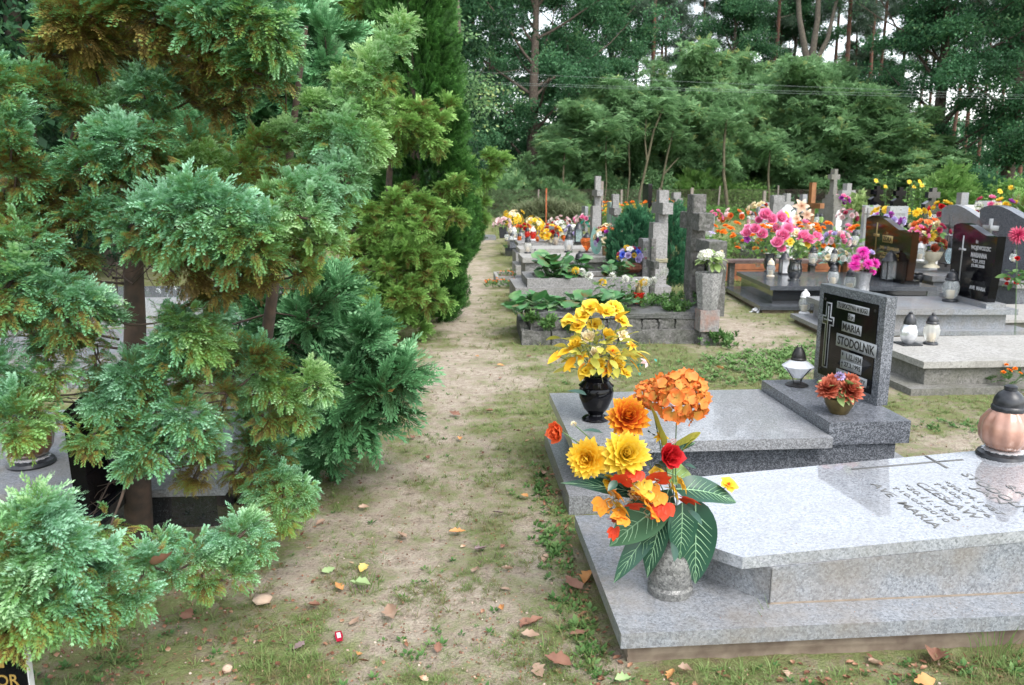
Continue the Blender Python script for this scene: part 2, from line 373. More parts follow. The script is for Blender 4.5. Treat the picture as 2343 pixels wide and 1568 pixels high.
def glass(name, col, rough=.08, mix=.45, milk=.35):
    m, nt, b = newmat(name); b.inputs['Base Color'].default_value = (*col, 1); b.inputs['Roughness'].default_value = rough; b.inputs['Transmission Weight'].default_value = 1-milk; b.inputs['IOR'].default_value = 1.35
    tr = N_(nt, 'ShaderNodeBsdfTransparent'); tr.inputs[0].default_value = (*[.4+.6*x for x in col], 1); ms = N_(nt, 'ShaderNodeMixShader'); ms.inputs[0].default_value = mix
    nt.links.new(b.outputs[0], ms.inputs[1]); nt.links.new(tr.outputs[0], ms.inputs[2]); nt.links.new(ms.outputs[0], nt.nodes['Material Output'].inputs[0])
    return m
# stone and hard materials
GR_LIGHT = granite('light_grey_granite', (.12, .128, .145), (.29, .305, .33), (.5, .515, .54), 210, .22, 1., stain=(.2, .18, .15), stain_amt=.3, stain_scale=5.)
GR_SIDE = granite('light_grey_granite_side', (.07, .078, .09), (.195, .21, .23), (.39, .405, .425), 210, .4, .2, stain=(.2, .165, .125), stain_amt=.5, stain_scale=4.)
GR_SPECK = granite('speckled_grey_granite', (.04, .043, .047), (.19, .195, .205), (.5, .51, .53), 280, .35, .4, stain=(.25, .24, .22), stain_amt=.2)
GR_SPECK_D = granite('dark_speckled_granite', (.012, .014, .018), (.06, .066, .078), (.42, .44, .48), 300, .35, .2)
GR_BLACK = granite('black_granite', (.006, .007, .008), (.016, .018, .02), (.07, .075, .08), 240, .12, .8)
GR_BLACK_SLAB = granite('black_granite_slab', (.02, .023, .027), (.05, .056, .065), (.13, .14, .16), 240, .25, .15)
BLACK_STONE = M('polished_black_stone', (.003, .003, .004), (.006, .006, .008), 8, .08, coat=0., spec=.22)
BROWN_BLACK = M('polished_brown_black_stone', (.006, .005, .004), (.03, .012, .005), 3, .08, coat=0., spec=.22)
TERRAZZO = granite('pale_terrazzo', (.09, .09, .088), (.23, .225, .22), (.42, .41, .4), 120, .6, 0, stain=(.12, .12, .1), stain_amt=.35, bump=.2)
TERR_DARK = granite('grey_terrazzo', (.07, .07, .07), (.2, .195, .19), (.42, .41, .4), 110, .7, 0, stain=(.07, .075, .06), stain_amt=.5, bump=.25)
CONC_OLD = granite('old_weathered_concrete', (.045, .043, .04), (.12, .115, .108), (.26, .25, .24), 70, .9, 0, stain=(.028, .036, .02), stain_amt=.75, bump=.9, stain_scale=7.)
CONC = granite('grey_concrete', (.07, .067, .06), (.15, .145, .13), (.26, .25, .23), 90, .9, 0, stain=(.1, .1, .07), stain_amt=.65, bump=.5, stain_scale=4.)
CONC_TOP = granite('pale_concrete_top', (.17, .165, .155), (.3, .29, .27), (.43, .42, .39), 90, .85, 0, stain=(.2, .19, .16), stain_amt=.4, bump=.3)
SOILC = M('soil_stained_concrete', (.13, .095, .07), (.22, .175, .13), 14, .95, bump=1.2)
WHITE_STONE = M('white_stone', (.62, .62, .6), (.5, .5, .49), 30, .5)
GOLD = M('gold_paint', (.5, .33, .1), (.42, .27, .07), 30, .35, metal=.4)
SILVERP = M('silver_paint', (.62, .62, .62), (.52, .52, .53), 30, .4)
ENGR = M('engraved_grey', (.12, .12, .115), (.17, .17, .165), 90, .9, spec=.1)
BLACKP = M('black_plastic', (.012, .013, .016), (.03, .032, .036), 40, .35)
BLACKM = M('black_metal', (.012, .012, .013), (.03, .028, .026), 40, .45, metal=.3)
IRONM = M('dark_iron', (.02, .02, .02), (.06, .045, .035), 30, .6, metal=.3)
BRASS = M('dull_brass', (.16, .12, .045), (.1, .075, .03), 25, .4, metal=.5)
WHITEP = M('white_plastic', (.75, .75, .75), (.68, .68, .68), 20, .4)
WAX = M('candle_wax', (.75, .6, .4), (.8, .72, .6), 12, .5)
ORANGEWAX = M('orange_wax', (.75, .25, .05), (.6, .18, .04), 12, .5)
CLEAR = glass('clear_glass', (.86, .9, .9), .1, .25, .3)
REDG = glass('red_glass', (.75, .03, .02), .1, .2)
ORG = glass('amber_glass', (.8, .2, .03), .08, .25)
GREENG = glass('green_glass', (.5, .75, .25), .1, .2)
PINKG = M('frosted_pink_glass', (.3, .15, .1), (.44, .25, .19), 12, .3, coat=.4)
SILVERG = M('silvered_glass', (.55, .56, .58), (.75, .76, .78), 14, .15, metal=.5)
BROWNW = M('brown_painted_wood', (.11, .07, .06), (.16, .11, .095), 14, .5)
ORANGEW = M('varnished_orange_wood', (.26, .115, .04), (.18, .075, .025), 10, .4)
REDW = M('reddish_timber', (.3, .11, .045), (.2, .07, .03), 8, .7)
POSTW = M('grey_concrete_post', (.26, .22, .19), (.17, .15, .13), 12, .9)
BARK = M('bark', (.055, .04, .03), (.12, .095, .075), 12, .95, bump=1.5)
BARK_PINE = M('pine_bark', (.15, .065, .04), (.07, .045, .035), 5, .95, bump=1.5)
BARK_GREY = M('grey_bark', (.15, .13, .1), (.09, .075, .06), 9, .95, bump=1.2)
BARK_CON = M('conifer_bark', (.085, .055, .04), (.045, .035, .027), 18, .95, bump=1.5)
STEMG = M('green_stem', (.06, .13, .05), (.1, .16, .06), 30, .6)
# foliage
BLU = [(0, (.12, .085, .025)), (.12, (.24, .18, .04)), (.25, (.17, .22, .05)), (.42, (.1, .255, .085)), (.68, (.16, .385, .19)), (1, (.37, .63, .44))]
OLV = [(0, (.15, .1, .025)), (.14, (.28, .22, .045)), (.28, (.23, .28, .05)), (.48, (.17, .33, .07)), (.74, (.25, .46, .14)), (1, (.48, .68, .33))]
F_BLUE = foliage('moss_cypress_foliage', BLU, trans=.2, var=.2, nscale=6., alt=OLV, altscale=2.2)
F_OLIVE = foliage('moss_cypress_olive_foliage', OLV, trans=.22, var=.22, nscale=6., alt=BLU, altscale=1.6)
F_LAWSON = foliage('lawson_cypress_foliage', [(0, (.05, .06, .02)), (.3, (.055, .15, .05)), (.7, (.1, .28, .11)), (1, (.27, .5, .26))], trans=.2, var=.15)
F_THUJA = foliage('thuja_foliage', [(0, (.012, .035, .008)), (.4, (.03, .095, .018)), (.8, (.065, .19, .035)), (1, (.12, .28, .06))], trans=.2, var=.15)
F_GOLD = foliage('golden_thuja_foliage', [(0, (.13, .09, .025)), (.14, (.18, .18, .035)), (.34, (.13, .25, .05)), (.72, (.21, .4, .09)), (1, (.4, .6, .2))], trans=.25, var=.2)
F_OAK = foliage('oak_foliage', [(0, (.025, .07, .03)), (.5, (.06, .17, .075)), (.85, (.12, .28, .12)), (1, (.22, .36, .15))], trans=.4, var=.25, nscale=.6)
F_ROB = foliage('robinia_foliage', [(0, (.09, .18, .07)), (.4, (.17, .32, .14)), (.8, (.27, .45, .21)), (1, (.46, .5, .18))], trans=.4, var=.25, nscale=.5)
F_MAPLE = foliage('maple_foliage', [(0, (.01, .03, .015)), (.5, (.025, .08, .035)), (1, (.07, .17, .05))], trans=.3, var=.2, nscale=1.)
F_PINE = foliage('pine_foliage', [(0, (.03, .05, .03)), (.5, (.06, .11, .07)), (1, (.12, .18, .11))], trans=.15, var=.15)
F_JUN = foliage('juniper_foliage', [(0, (.012, .05, .025)), (.5, (.03, .13, .06)), (1, (.09, .26, .12))], trans=.2, var=.12)
F_GRASS = foliage('grass_blades', [(0, (.22, .18, .09)), (.3, (.17, .19, .065)), (.6, (.12, .21, .05)), (1, (.27, .34, .13))], trans=.3, var=.35, nscale=1.5)
F_WEED = foliage('weed_leaves', [(0, (.03, .075, .02)), (.5, (.06, .15, .035)), (1, (.17, .28, .09))], trans=.3, var=.2, nscale=8)
F_BERG = foliage('bergenia_leaves', [(0, (.16, .1, .03)), (.2, (.06, .17, .05)), (.6, (.06, .2, .06)), (1, (.2, .34, .14))], rough=.38, trans=.2, var=.12, nscale=14, spec=.6)
F_DRY = foliage('dry_leaf', [(0, (.12, .05, .03)), (.4, (.26, .12, .07)), (.75, (.42, .24, .15)), (1, (.6, .45, .33))], trans=.2, var=.2, nscale=25, rough=.7)
F_SHRUB = foliage('light_shrub_foliage', [(0, (.06, .15, .035)), (.5, (.13, .27, .06)), (1, (.28, .44, .14))], trans=.35, var=.2, nscale=1.5)
F_DARKLEAF = foliage('silk_leaf_green', [(0, (.015, .05, .03)), (.5, (.02, .075, .045)), (1, (.04, .12, .07))], rough=.35, trans=.1, var=.05, spec=.6)
F_PALELEAF = foliage('pale_green_leaf', [(0, (.12, .2, .05)), (.5, (.22, .32, .1)), (1, (.45, .55, .25))], trans=.3, var=.1, nscale=30)
F_STRAW = foliage('dry_stalks', [(0, (.25, .2, .13)), (.5, (.32, .3, .2)), (1, (.4, .42, .3))], trans=.2, var=.2)
# ------------------------------------------------------------------ ground
def noise2(x, y, s=1., seed=0):
    r = np.random.default_rng(seed); o = 0
    for k in range(7):
        a = r.uniform(0, 2*PI); f = s*r.uniform(.6, 2.4); o = o+np.sin((x*math.cos(a)+y*math.sin(a))*f+r.uniform(0, 9)+1.7*np.sin((x*math.sin(a)-y*math.cos(a))*f*.6+k))
    return o/7
def path_mid(y): return np.interp(y, [0, 2, 5, 8, 12, 16, 22, 30, 42], [-.25, -.12, -.02, .0, .22, .5, .75, .9, 1.1])
def path_half(y): return np.interp(y, [0, 4, 8, 12, 22, 42], [.75, .6, .5, .42, .42, .4])
FOOT = []
def outside(x, y, m=.03):
    ok = np.ones(len(x), bool)
    for (ox, oy, rz, L, W) in FOOT:
        c, s = math.cos(-rz), math.sin(-rz); u = (x-ox)*c-(y-oy)*s; v = (x-ox)*s+(y-oy)*c
        ok &= ~((u > -m) & (u < L+m) & (v > -m) & (v < W+m))
    return ok
def sandy(x, y):
    p = np.clip(1.25-np.abs(x-path_mid(y))/path_half(y)*.9, 0, 1)
    g = np.clip(1.3-np.hypot((x-3.1)/.9, (y-8.)/3.2), 0, 1)*.9
    g2 = np.clip(1.4-np.hypot((x-2.9)/1.3, (y-4.6)/.7), 0, 1)*.75
    n = noise2(x, y, 1.6, 3)*.55+noise2(x, y, 5., 4)*.35
    far = np.clip((y-16)/8, 0, 1)*(np.abs(x-path_mid(y)) > .8)
    return np.clip(np.maximum(np.maximum(p, g), g2)*.62+n*1.15+.1-far*.4, 0, 1)
def gh(x, y): return (noise2(x, y, 2.2, 8)*.008+noise2(x, y, 9, 9)*.004)*np.clip((14-y)/4, 0, 1)*np.clip((x+7)/2, 0, 1)*np.clip((8-x)/2, 0, 1)
def axis_(a): return np.concatenate([np.arange(*q) for q in a]+[[a[-1][1]]])
xs = axis_([(-260, -60, 40), (-60, -20, 5), (-20, -7, 1), (-7, -2.5, .15), (-2.5, 6, .045), (6, 10, .3), (10, 30, 2), (30, 80, 8), (80, 280, 40)])
ys = axis_([(-30, -2, 4), (-2, .4, .4), (.4, 6, .045), (6, 14, .12), (14, 30, .6), (30, 60, 3), (60, 380, 40)])
X, Y = np.meshgrid(xs, ys); nx = len(xs)
Z = gh(X.ravel(), Y.ravel())+np.where((Y.ravel() < 7) & (np.abs(X.ravel()) < 5), rng.normal(0, .0022, X.size), 0)
V = np.stack([X.ravel(), Y.ravel(), Z], 1); T = 1-sandy(X.ravel(), Y.ravel())
i, j = np.meshgrid(np.arange(len(ys)-1), np.arange(nx-1), indexing='ij'); i = i.ravel(); j = j.ravel()
Fq = np.stack([i*nx+j, i*nx+j+1, (i+1)*nx+j+1, (i+1)*nx+j], 1)
cx = (xs[j]+xs[j+1])/2; cy = (ys[i]+ys[i+1])/2
onp = (np.abs(cx-path_mid(cy)) < path_half(cy)+.12*noise2(cx, cy, 3, 6)) & (cy > -2) & (cy < 43)
mg, nt, b = newmat('sandy_soil_and_turf')
tc = N_(nt, 'ShaderNodeTexCoord'); at = N_(nt, 'ShaderNodeAttribute', attribute_name='tone')
def nz(scale, det=6., rough=.65):
    n = N_(nt, 'ShaderNodeTexNoise', Scale=scale, Detail=det, Roughness=rough); nt.links.new(tc.outputs['Object'], n.inputs['Vector']); return n
n1, n2, n3, n4 = nz(1.3), nz(14., 8., .75), nz(90., 4., .7), nz(4.)
sand = ramp(nt, [(.3, (.17, .135, .1)), (.44, (.36, .3, .235)), (.57, (.47, .405, .325)), (.8, (.62, .56, .48))]); nt.links.new(n2.outputs['Fac'], sand.inputs['Fac'])
fine = ramp(nt, [(.3, (.55, .5, .46)), (.5, (1, 1, 1)), (.72, (1.15, 1.12, 1.08))]); nt.links.new(n3.outputs['Fac'], fine.inputs['Fac'])
mu = N_(nt, 'ShaderNodeMix', data_type='RGBA', blend_type='MULTIPLY'); mu.inputs[0].default_value = .8; nt.links.new(sand.outputs[0], mu.inputs[6]); nt.links.new(fine.outputs[0], mu.inputs[7])
gr = ramp(nt, [(.3, (.1, .085, .045)), (.42, (.19, .17, .085)), (.54, (.17, .2, .075)), (.75, (.32, .32, .17))]); nt.links.new(n2.outputs['Fac'], gr.inputs['Fac'])
ad = N_(nt, 'ShaderNodeMath', operation='ADD'); nt.links.new(at.outputs['Fac'], ad.inputs[0])
m4 = N_(nt, 'ShaderNodeMapRange'); m4.inputs['From Min'].default_value = .3; m4.inputs['From Max'].default_value = .7; m4.inputs['To Min'].default_value = -.85; m4.inputs['To Max'].default_value = .85
av = N_(nt, 'ShaderNodeMath', operation='ADD'); nt.links.new(n4.outputs['Fac'], av.inputs[0]); nt.links.new(n2.outputs['Fac'], av.inputs[1])
hv = N_(nt, 'ShaderNodeMath', operation='MULTIPLY'); hv.inputs[1].default_value = .5; nt.links.new(av.outputs[0], hv.inputs[0]); nt.links.new(hv.outputs[0], m4.inputs['Value']); nt.links.new(m4.outputs[0], ad.inputs[1])
fr = ramp(nt, [(.18, (0, 0, 0)), (.4, (.42, .42, .42)), (.8, (1, 1, 1))]); nt.links.new(ad.outputs[0], fr.inputs['Fac'])
mm = N_(nt, 'ShaderNodeMix', data_type='RGBA'); nt.links.new(fr.outputs[0], mm.inputs[0]); nt.links.new(mu.outputs[2], mm.inputs[6]); nt.links.new(gr.outputs[0], mm.inputs[7])
nt.links.new(mm.outputs[2], b.inputs['Base Color']); b.inputs['Roughness'].default_value = .95; b.inputs['Specular IOR Level'].default_value = .15
bp = N_(nt, 'ShaderNodeBump', Strength=.9, Distance=.02); bn = N_(nt, 'ShaderNodeMath', operation='ADD'); nt.links.new(n2.outputs['Fac'], bn.inputs[0]); nt.links.new(n3.outputs['Fac'], bn.inputs[1])
nt.links.new(bn.outputs[0], bp.inputs['Height']); nt.links.new(bp.outputs['Normal'], b.inputs['Normal'])
for nm, sel in (('ground', ~onp), ('path', onp)):
    ff = Fq[sel]; u, inv = np.unique(ff, return_inverse=True)
    g = G(); g.add(V[u], inv.reshape(ff.shape), T[u]); tag(g.build(nm, mg, sharp=0), kind='structure')
# ------------------------------------------------------------------ forest trees
LB = [leafball(14, s) for s in range(4)]
def robball(seed):
    r = np.random.default_rng(seed); out = []; p = pinnate(8)
    for k in range(6):
        a = r.uniform(0, 2*PI); d = np.array([[math.cos(a), math.sin(a), r.uniform(-.2, .5)]]); g = G(); scatter(g, p, [[0, 0, 0]], frames(d), r.uniform(.55, .8), r.uniform(-.25, .25)); out.append((g.v[0], np.arange(len(g.v[0])).reshape(-1, 4), g.t[0]))
    return join_t(out)
RB = [robball(s) for s in range(3)]
def needleball(seed):
    r = np.random.default_rng(seed); n = 34; D = unit(r.normal(0, 1, (n, 3))+[0, 0, .3])
    return diamonds(D*.08, D, unit(r.normal(0, 1, (n, 3))), .62, .05, r.uniform(.2, .7, n), r.uniform(.4, .9, n))
NB = [needleball(s) for s in range(3)]
def broad_tree(name, label, cat, seed, H, Rc, z0, npad, perpad, tms, s, leafm, barkm, tr, padr=(.7, 1.3), flat=.55, lean=0., limb_vis=1., group=None, prof=None):
    r = np.random.default_rng(seed); root = thing(name, label, cat, group=group)
    zt = np.linspace(0, H*.93, 10); wob = np.cumsum(r.normal(0, .035*H/10, (10, 2)), 0)*.7
    tp = np.stack([wob[:, 0]+lean*zt, wob[:, 1], zt], 1); tp[0, :2] = 0
    gw = G(); v, f = tube(tp, tr*np.linspace(1.15, .12, 10), 8); gw.add(v, f); gw.build('trunk', barkm, root, sharp=0)
    gl = G(); gb = G(); nl = max(6, npad//4); pf = prof or (lambda u: (math.sin(PI*min(1, u*.82+.2))**.7))
    for k in range(nl):
        u = (k+r.uniform(0, 1))/nl; hs = z0+(H-z0)*u*.95; c = np.array([np.interp(hs, zt, tp[:, 0]), np.interp(hs, zt, tp[:, 1]), hs-min(1.5, .12*H)])
        a = k*2.4+r.normal(0, .5); ln = Rc*pf(u)*r.uniform(.65, 1.15); el = r.uniform(.1, .7)+.5*u
        q = np.linspace(0, 1, 6)[:, None]; d = np.array([math.cos(a)*math.cos(el), math.sin(a)*math.cos(el), math.sin(el)])
        pts = c+d*ln*q+np.array([0, 0, .12*ln])*q*q+np.cumsum(r.normal(0, .04*ln, (6, 3)), 0)*q
        v, f = tube(pts, tr*.38*np.linspace(1, .12, 6)*(1-.6*u), 5); gb.add(v, f)
        for m in range(max(1, npad//nl)):
            w_ = r.uniform(.3, 1.08); pc = c+(pts[-1]-c)*w_+r.normal(0, .11*Rc, 3)*[1, 1, .6]; pr = r.uniform(*padr)
            B = unit(r.normal(0, 1, (perpad, 3)))*r.uniform(.35, 1, (perpad, 1))**.6*pr*[1, 1, flat]; B[:, 2] -= .18*pr*(B[:, 0]**2+B[:, 1]**2)/pr**2
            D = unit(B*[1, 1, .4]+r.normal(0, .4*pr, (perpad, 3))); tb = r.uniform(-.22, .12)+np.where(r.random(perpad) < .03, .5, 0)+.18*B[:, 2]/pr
            k3 = r.integers(0, len(tms), perpad); Rm = frames(D, roll=r.normal(0, .4, perpad)); sc_ = s*r.uniform(.7, 1.25, perpad)
            for q3 in range(len(tms)):
                z = k3 == q3; scatter(gl, tms[q3], (pc+B)[z], Rm[z], sc_[z], tb[z])
    gb.build('branches', barkm, root, sharp=0); gl.build('crown', leafm, root, smooth=False)
    return root
def pine(name, label, seed, H, z0, lean=0., group=None):
    r = np.random.default_rng(seed); root = thing(name, label, 'pine tree', group=group)
    zt = np.linspace(0, H, 9); tp = np.stack([lean*zt+np.cumsum(r.normal(0, .07, 9)), np.cumsum(r.normal(0, .07, 9)), zt], 1); tp[0, :2] = 0
    g = G(); v, f = tube(tp, np.linspace(.2, .06, 9), 7); g.add(v, f); g.build('trunk', BARK_PINE, root, sharp=0)
    gb = G(); gl = G()
    for k in range(26):
        hs = z0*.55+(H-z0*.55)*(k/26)**.8; c = np.array([np.interp(hs, zt, tp[:, 0]), np.interp(hs, zt, tp[:, 1]), hs]); live = hs > z0
        a = k*2.4+r.normal(0, .4); ln = r.uniform(.8, 1.6) if not live else 2.3*(1.15-(hs-z0)/(H-z0)*.7)*r.uniform(.6, 1.1); el = r.uniform(-.1, .5)
        q = np.linspace(0, 1, 5)[:, None]; pts = c+np.array([math.cos(a)*math.cos(el), math.sin(a)*math.cos(el), math.sin(el)])*ln*q+np.cumsum(r.normal(0, .08, (5, 3)), 0)*q
        v, f = tube(pts, np.linspace(.045, .012, 5), 4); gb.add(v, f)
        if live:
            n = 60; w_ = r.uniform(.35, 1.1, (n, 1)); B = c+(pts[-1]-c)*w_+r.normal(0, .33, (n, 3))*[1, 1, .6]
            scatter(gl, NB[k % 3], B, frames(unit(r.normal(0, 1, (n, 3)))), r.uniform(.35, .6, n), r.uniform(-.2, .2, n))
    gb.build('branches', BARK_GREY, root, sharp=0); gl.build('crown', F_PINE, root, smooth=False)
    return root
def at_px(px, Y): q = Q(px, 500, Y); return (q.x, Y, 0)
OAKL = 'tall dark green oak in the wood beyond the wire fence'
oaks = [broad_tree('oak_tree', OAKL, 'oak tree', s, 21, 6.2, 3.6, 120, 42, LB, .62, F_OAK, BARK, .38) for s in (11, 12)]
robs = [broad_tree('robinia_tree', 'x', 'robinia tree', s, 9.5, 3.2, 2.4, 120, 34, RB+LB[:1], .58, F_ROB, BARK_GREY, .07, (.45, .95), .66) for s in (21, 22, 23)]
pines = [pine('pine_tree', 'x', 31, 24, 12), pine('pine_tree', 'x', 32, 23, 10.5, .02), pine('pine_tree', 'x', 33, 25, 14, -.015)]
OAKG = 'dark oaks of the wood beyond the fence'
def first(lst, k, loc, rz, s, label, group, used):
    o = lst[k]
    if k in used: return copy_thing(o, loc, rz, s, label, None, group)
    used.add(k); o.location = loc; o.rotation_euler = (0, 0, rz); o.scale = (s, s, s) if not hasattr(s, '__len__') else s; o['label'] = label; o['group'] = group; return o
u = set()
for (px, Y_, k, rz, s, lab) in [
    (1215, 50, 0, .4, 1.0, 'broad dark green oak beyond the fence, just right of the tall columnar thuja'),
    (1320, 56, 1, 1.9, .95, 'dark oak behind the broad one, a reddish pine trunk showing through it'),
    (1665, 58, 0, 3.3, .8, 'dark round-topped oak standing behind the tallest pale robinia crown'),
    (1120, 60, 0, 1.1, 1.0, 'dark oak at the back, left of the broad oak above the overhead wires'),
    (1395, 64, 0, 2.7, 1.05, 'dark oak standing back between the broad oak and the tallest reddish pines'),
    (1790, 70, 1, 3.9, .95, 'dark oak far back behind the grey forked tree'),
    (1960, 78, 0, 4.9, .8, 'small dark oak far back under the white sky gap'),
    (2120, 46, 1, .2, 1.0, 'dark spreading oak with a crooked black limb at the right of the wood'),
    (2290, 43, 0, 5.1, .95, 'dark oak filling the top right corner of the wood'),
    (2480, 46, 1, 4.1, 1.0, 'dark oak cut off by the right edge of the photo'),
    (1010, 50, 1, 5.5, .85, 'dark oak mostly hidden behind the tall columnar thuja'),
    (2010, 66, 0, 2.2, .62, 'smaller dark oak between the pines and the crooked-limbed oak')]:
    first(oaks, k, at_px(px, Y_), rz, s, lab, OAKG, u)
u = set(); ROBG = 'pale feathery robinias along the far side of the fence'
for (px, Y_, k, rz, s, lab) in [
    (1335, 46, 0, 0, (.85, .85, .72), 'feathery pale green robinia right of the oak, above the tall stone cross'),
    (1425, 48, 1, 1, (.85, .85, .85), 'feathery robinia under the wires, left of the forked slender trunk'),
    (1500, 46.5, 2, 2, (.9, .9, .86), 'feathery robinia crown behind the two tall weathered stone crosses'),
    (1600, 49, 0, 3, (1, 1, 1.12), 'tallest pale robinia, its plume-like top standing against the dark oak'),
    (1655, 45.5, 1, 4, (.8, .8, .8), 'robinia with one slender curved bare trunk in front of the fence gap'),
    (1735, 48, 2, 5, (.95, .95, .95), 'feathery robinia above the pink flowers on the black grave'),
    (1830, 47, 0, 6, (1, 1, 1.02), 'broad pale robinia behind the varnished wooden cross'),
    (1920, 46, 1, .5, (.95, .95, .85), 'darker feathery robinia behind the tall stone pillar with a cross'),
    (2000, 45, 2, 1.5, (.95, .95, .72), 'robinia sloping down to the right behind the small black crosses'),
    (2075, 44, 0, 2.5, (.9, .9, .52), 'low robinia at the right end of the pale row, beside the rounded shrub'),
    (1380, 50, 2, .7, (1, 1, .95), 'robinia standing behind the front ones, left of the forked trunk'),
    (1560, 51, 1, 1.7, (1.1, 1.1, 1.05), 'robinia behind the front row, left of the tallest pale crown'),
    (1690, 52, 0, 2.9, (1.1, 1.1, 1.1), 'robinia behind the front row, right of the tallest pale crown'),
    (1880, 52, 2, 3.3, (1.1, 1.1, 1.08), 'robinia behind the front row under the orange-barked pine'),
    (1975, 50, 1, 5.3, (1.1, 1.1, .9), 'robinia behind the front row at the foot of the white sky gap'),
    (1270, 45.5, 2, 4.4, (.55, .55, .55), 'small robinia in front of the oak trunk, left of the tall stone cross')]:
    first(robs, k, at_px(px, Y_), rz, s, lab, ROBG, u)
u = set(); PG = 'pine trunks standing in the wood'
for i_, (px, Y_, k, lab) in enumerate([(1312, 60, 0, 'pine with reddish trunk seen through the oak crown'), (1415, 62, 1, 'reddish pine trunk at the right edge of the broad oak'), (1440, 70, 2, None), (1478, 60, 0, 'thickest reddish pine above the robinias, left of the round-topped oak'),
        (1496, 66, 1, None), (1513, 72, 2, None), (1545, 74, 0, None), (1745, 64, 2, 'pine trunk just right of the round-topped oak'), (1762, 70, 1, None), (1790, 74, 0, None), (1885, 68, 2, None), (1912, 56, 0, 'orange-barked pine in the gap of white sky'),
        (1935, 72, 1, None), (1966, 62, 2, 'dark pine trunk at the right side of the white sky gap'), (1984, 66, 0, None), (2030, 72, 1, None), (2075, 68, 2, None), (2098, 72, 0, None), (2160, 66, 1, None), (2190, 72, 2, None), (2225, 68, 0, None), (2270, 70, 1, None), (2320, 66, 2, None),
        (1360, 74, 2, None), (1150, 70, 1, None), (1090, 66, 0, None), (1600, 78, 1, None), (1690, 80, 0, None), (760, 48, 1, None), (860, 55, 2, None), (560, 40, 0, None)]):
    first(pines, k, at_px(px, Y_), i_*1.3, .9+.06*(i_ % 4), lab or 'slim reddish pine deep in the wood behind the robinias and oaks', PG, u)
# grey forked tree among the pines and the bare-limbed one by the thuja
def limb_tree(name, label, loc, segs, bark=BARK_GREY, leaves=None, lm=None):
    root = thing(name, label, 'tree', loc); g = G()
    for pts, r0, r1 in segs: v, f = tube(pts, np.linspace(r0, r1, len(pts)), 7); g.add(v, f)
    g.build('trunk', bark, root, sharp=0)
    if leaves:
        gl = G(); r = np.random.default_rng(3)
        for c, rr, n in leaves:
            B = np.array(c)+r.normal(0, rr*.45, (n, 3)); scatter(gl, LB[0], B, frames(unit(r.normal(0, 1, (n, 3)))), .5, r.uniform(-.2, .3, n))
        gl.build('crown', lm or F_OAK, root, smooth=False)
    return root
a = at_px(1828, 55)
limb_tree('forked_tree', 'thick grey tree forking into three limbs among the pines', a, [([(0, 0, 0), (.1, 0, 6), (0, 0, 9.5)], .42, .32), ([(0, 0, 9.3), (-1., 0, 13), (-1.5, .3, 18)], .26, .1), ([(0, 0, 9.4), (.3, 0, 13), (.2, .3, 19)], .26, .1), ([(0, 0, 9.3), (1.2, .2, 11.7), (2., .3, 16)], .22, .08)], leaves=[((-1.4, 0, 16), 1.8, 160), ((.3, 0, 17.5), 1.8, 160), ((2, 0, 15), 1.5, 120)])
a = at_px(1050, 30)
limb_tree('bare_limbed_tree', 'pale grey tree with bare limbs rising beside the columnar thuja', a, [([(0, 0, 0), (.05, 0, 3.), (-.1, 0, 5)], .16, .12), ([(-.1, 0, 4.9), (-.9, 0, 6.8), (-1.5, 0, 9)], .09, .03), ([(-.1, 0, 4.9), (.1, 0, 7), (.0, 0, 9.5)], .1, .04), ([(-.05, 0, 3.8), (-.6, 0, 5), (-1.7, 0, 6.6)], .06, .02)], leaves=[((-1.2, 0, 5.5), 1., 60), ((-.6, 0, 7), 1., 60), ((.8, .5, 5), .9, 60)], lm=F_ROB)
# slender saplings by the fence
def sapling(label, pts, r0, forks=(), leaves=True):
    base = pts[0]; root = thing('sapling', label, 'sapling', (base[0], base[1], 0), group='slender saplings growing along the fence'); g = G()
    L_ = lambda q: (q[0]-base[0], q[1]-base[1], q[2])
    v, f = tube([L_(p) for p in pts], np.linspace(r0, r0*.5, len(pts)), 6); g.add(v, f)
    for fk in forks: v, f = tube([L_(p) for p in fk], np.linspace(r0*.7, r0*.3, len(fk)), 5); g.add(v, f)
    g.build('trunk', M('sapling_bark', (.13, .115, .07), (.08, .07, .04), 8, .9), root, sharp=0)
    gl = G(); r = np.random.default_rng(int(base[0]*10)); tp = np.array(L_(pts[-1])); n = 40; B = tp+r.normal(0, .55, (n, 3))*[1, 1, .6]
    scatter(gl, RB[0], B, frames(unit(r.normal(0, 1, (n, 3))*[1, 1, .3])), .7, r.uniform(-.2, .2, n)); gl.build('crown', F_ROB, root, smooth=False)
q = lambda *a: tuple(Q(*a))
sapling('slender sapling whose pale trunk forks above the two tall stone crosses', [q(1458, 495, 43.6), q(1464, 440, 43.6), q(1480, 370, 43.6), q(1495, 300, 43.6), q(1520, 240, 43.6)], .09, [[q(1480, 370, 43.6), q(1475, 320, 43.6), q(1478, 270, 43.6)]])
sapling('slender sapling leaning right just right of the forked one', [q(1505, 490, 44), q(1512, 430, 44), q(1525, 360, 44), q(1540, 300, 44)], .08, [[q(1518, 400, 44), q(1535, 380, 44), q(1552, 362, 44)]])
sapling('pale curved sapling trunk standing right of the weathered stone crosses', [q(1664, 482, 43), q(1660, 440, 43), q(1655, 400, 43), q(1656, 330, 43), q(1662, 270, 43)], .11)
sapling('thin sapling at the fence above the yellow marigolds', [q(1380, 490, 43.8), q(1387, 420, 43.8), q(1385, 350, 43.8), q(1388, 300, 43.8)], .045)
sapling('thin sapling above the green juniper', [q(1432, 490, 44.2), q(1440, 400, 44.2), q(1438, 330, 44.2), q(1445, 290, 44.2)], .05)
sapling('sapling behind the grave with the arched stone', [q(1759, 470, 43.5), q(1757, 400, 43.5), q(1762, 340, 43.5)], .08)
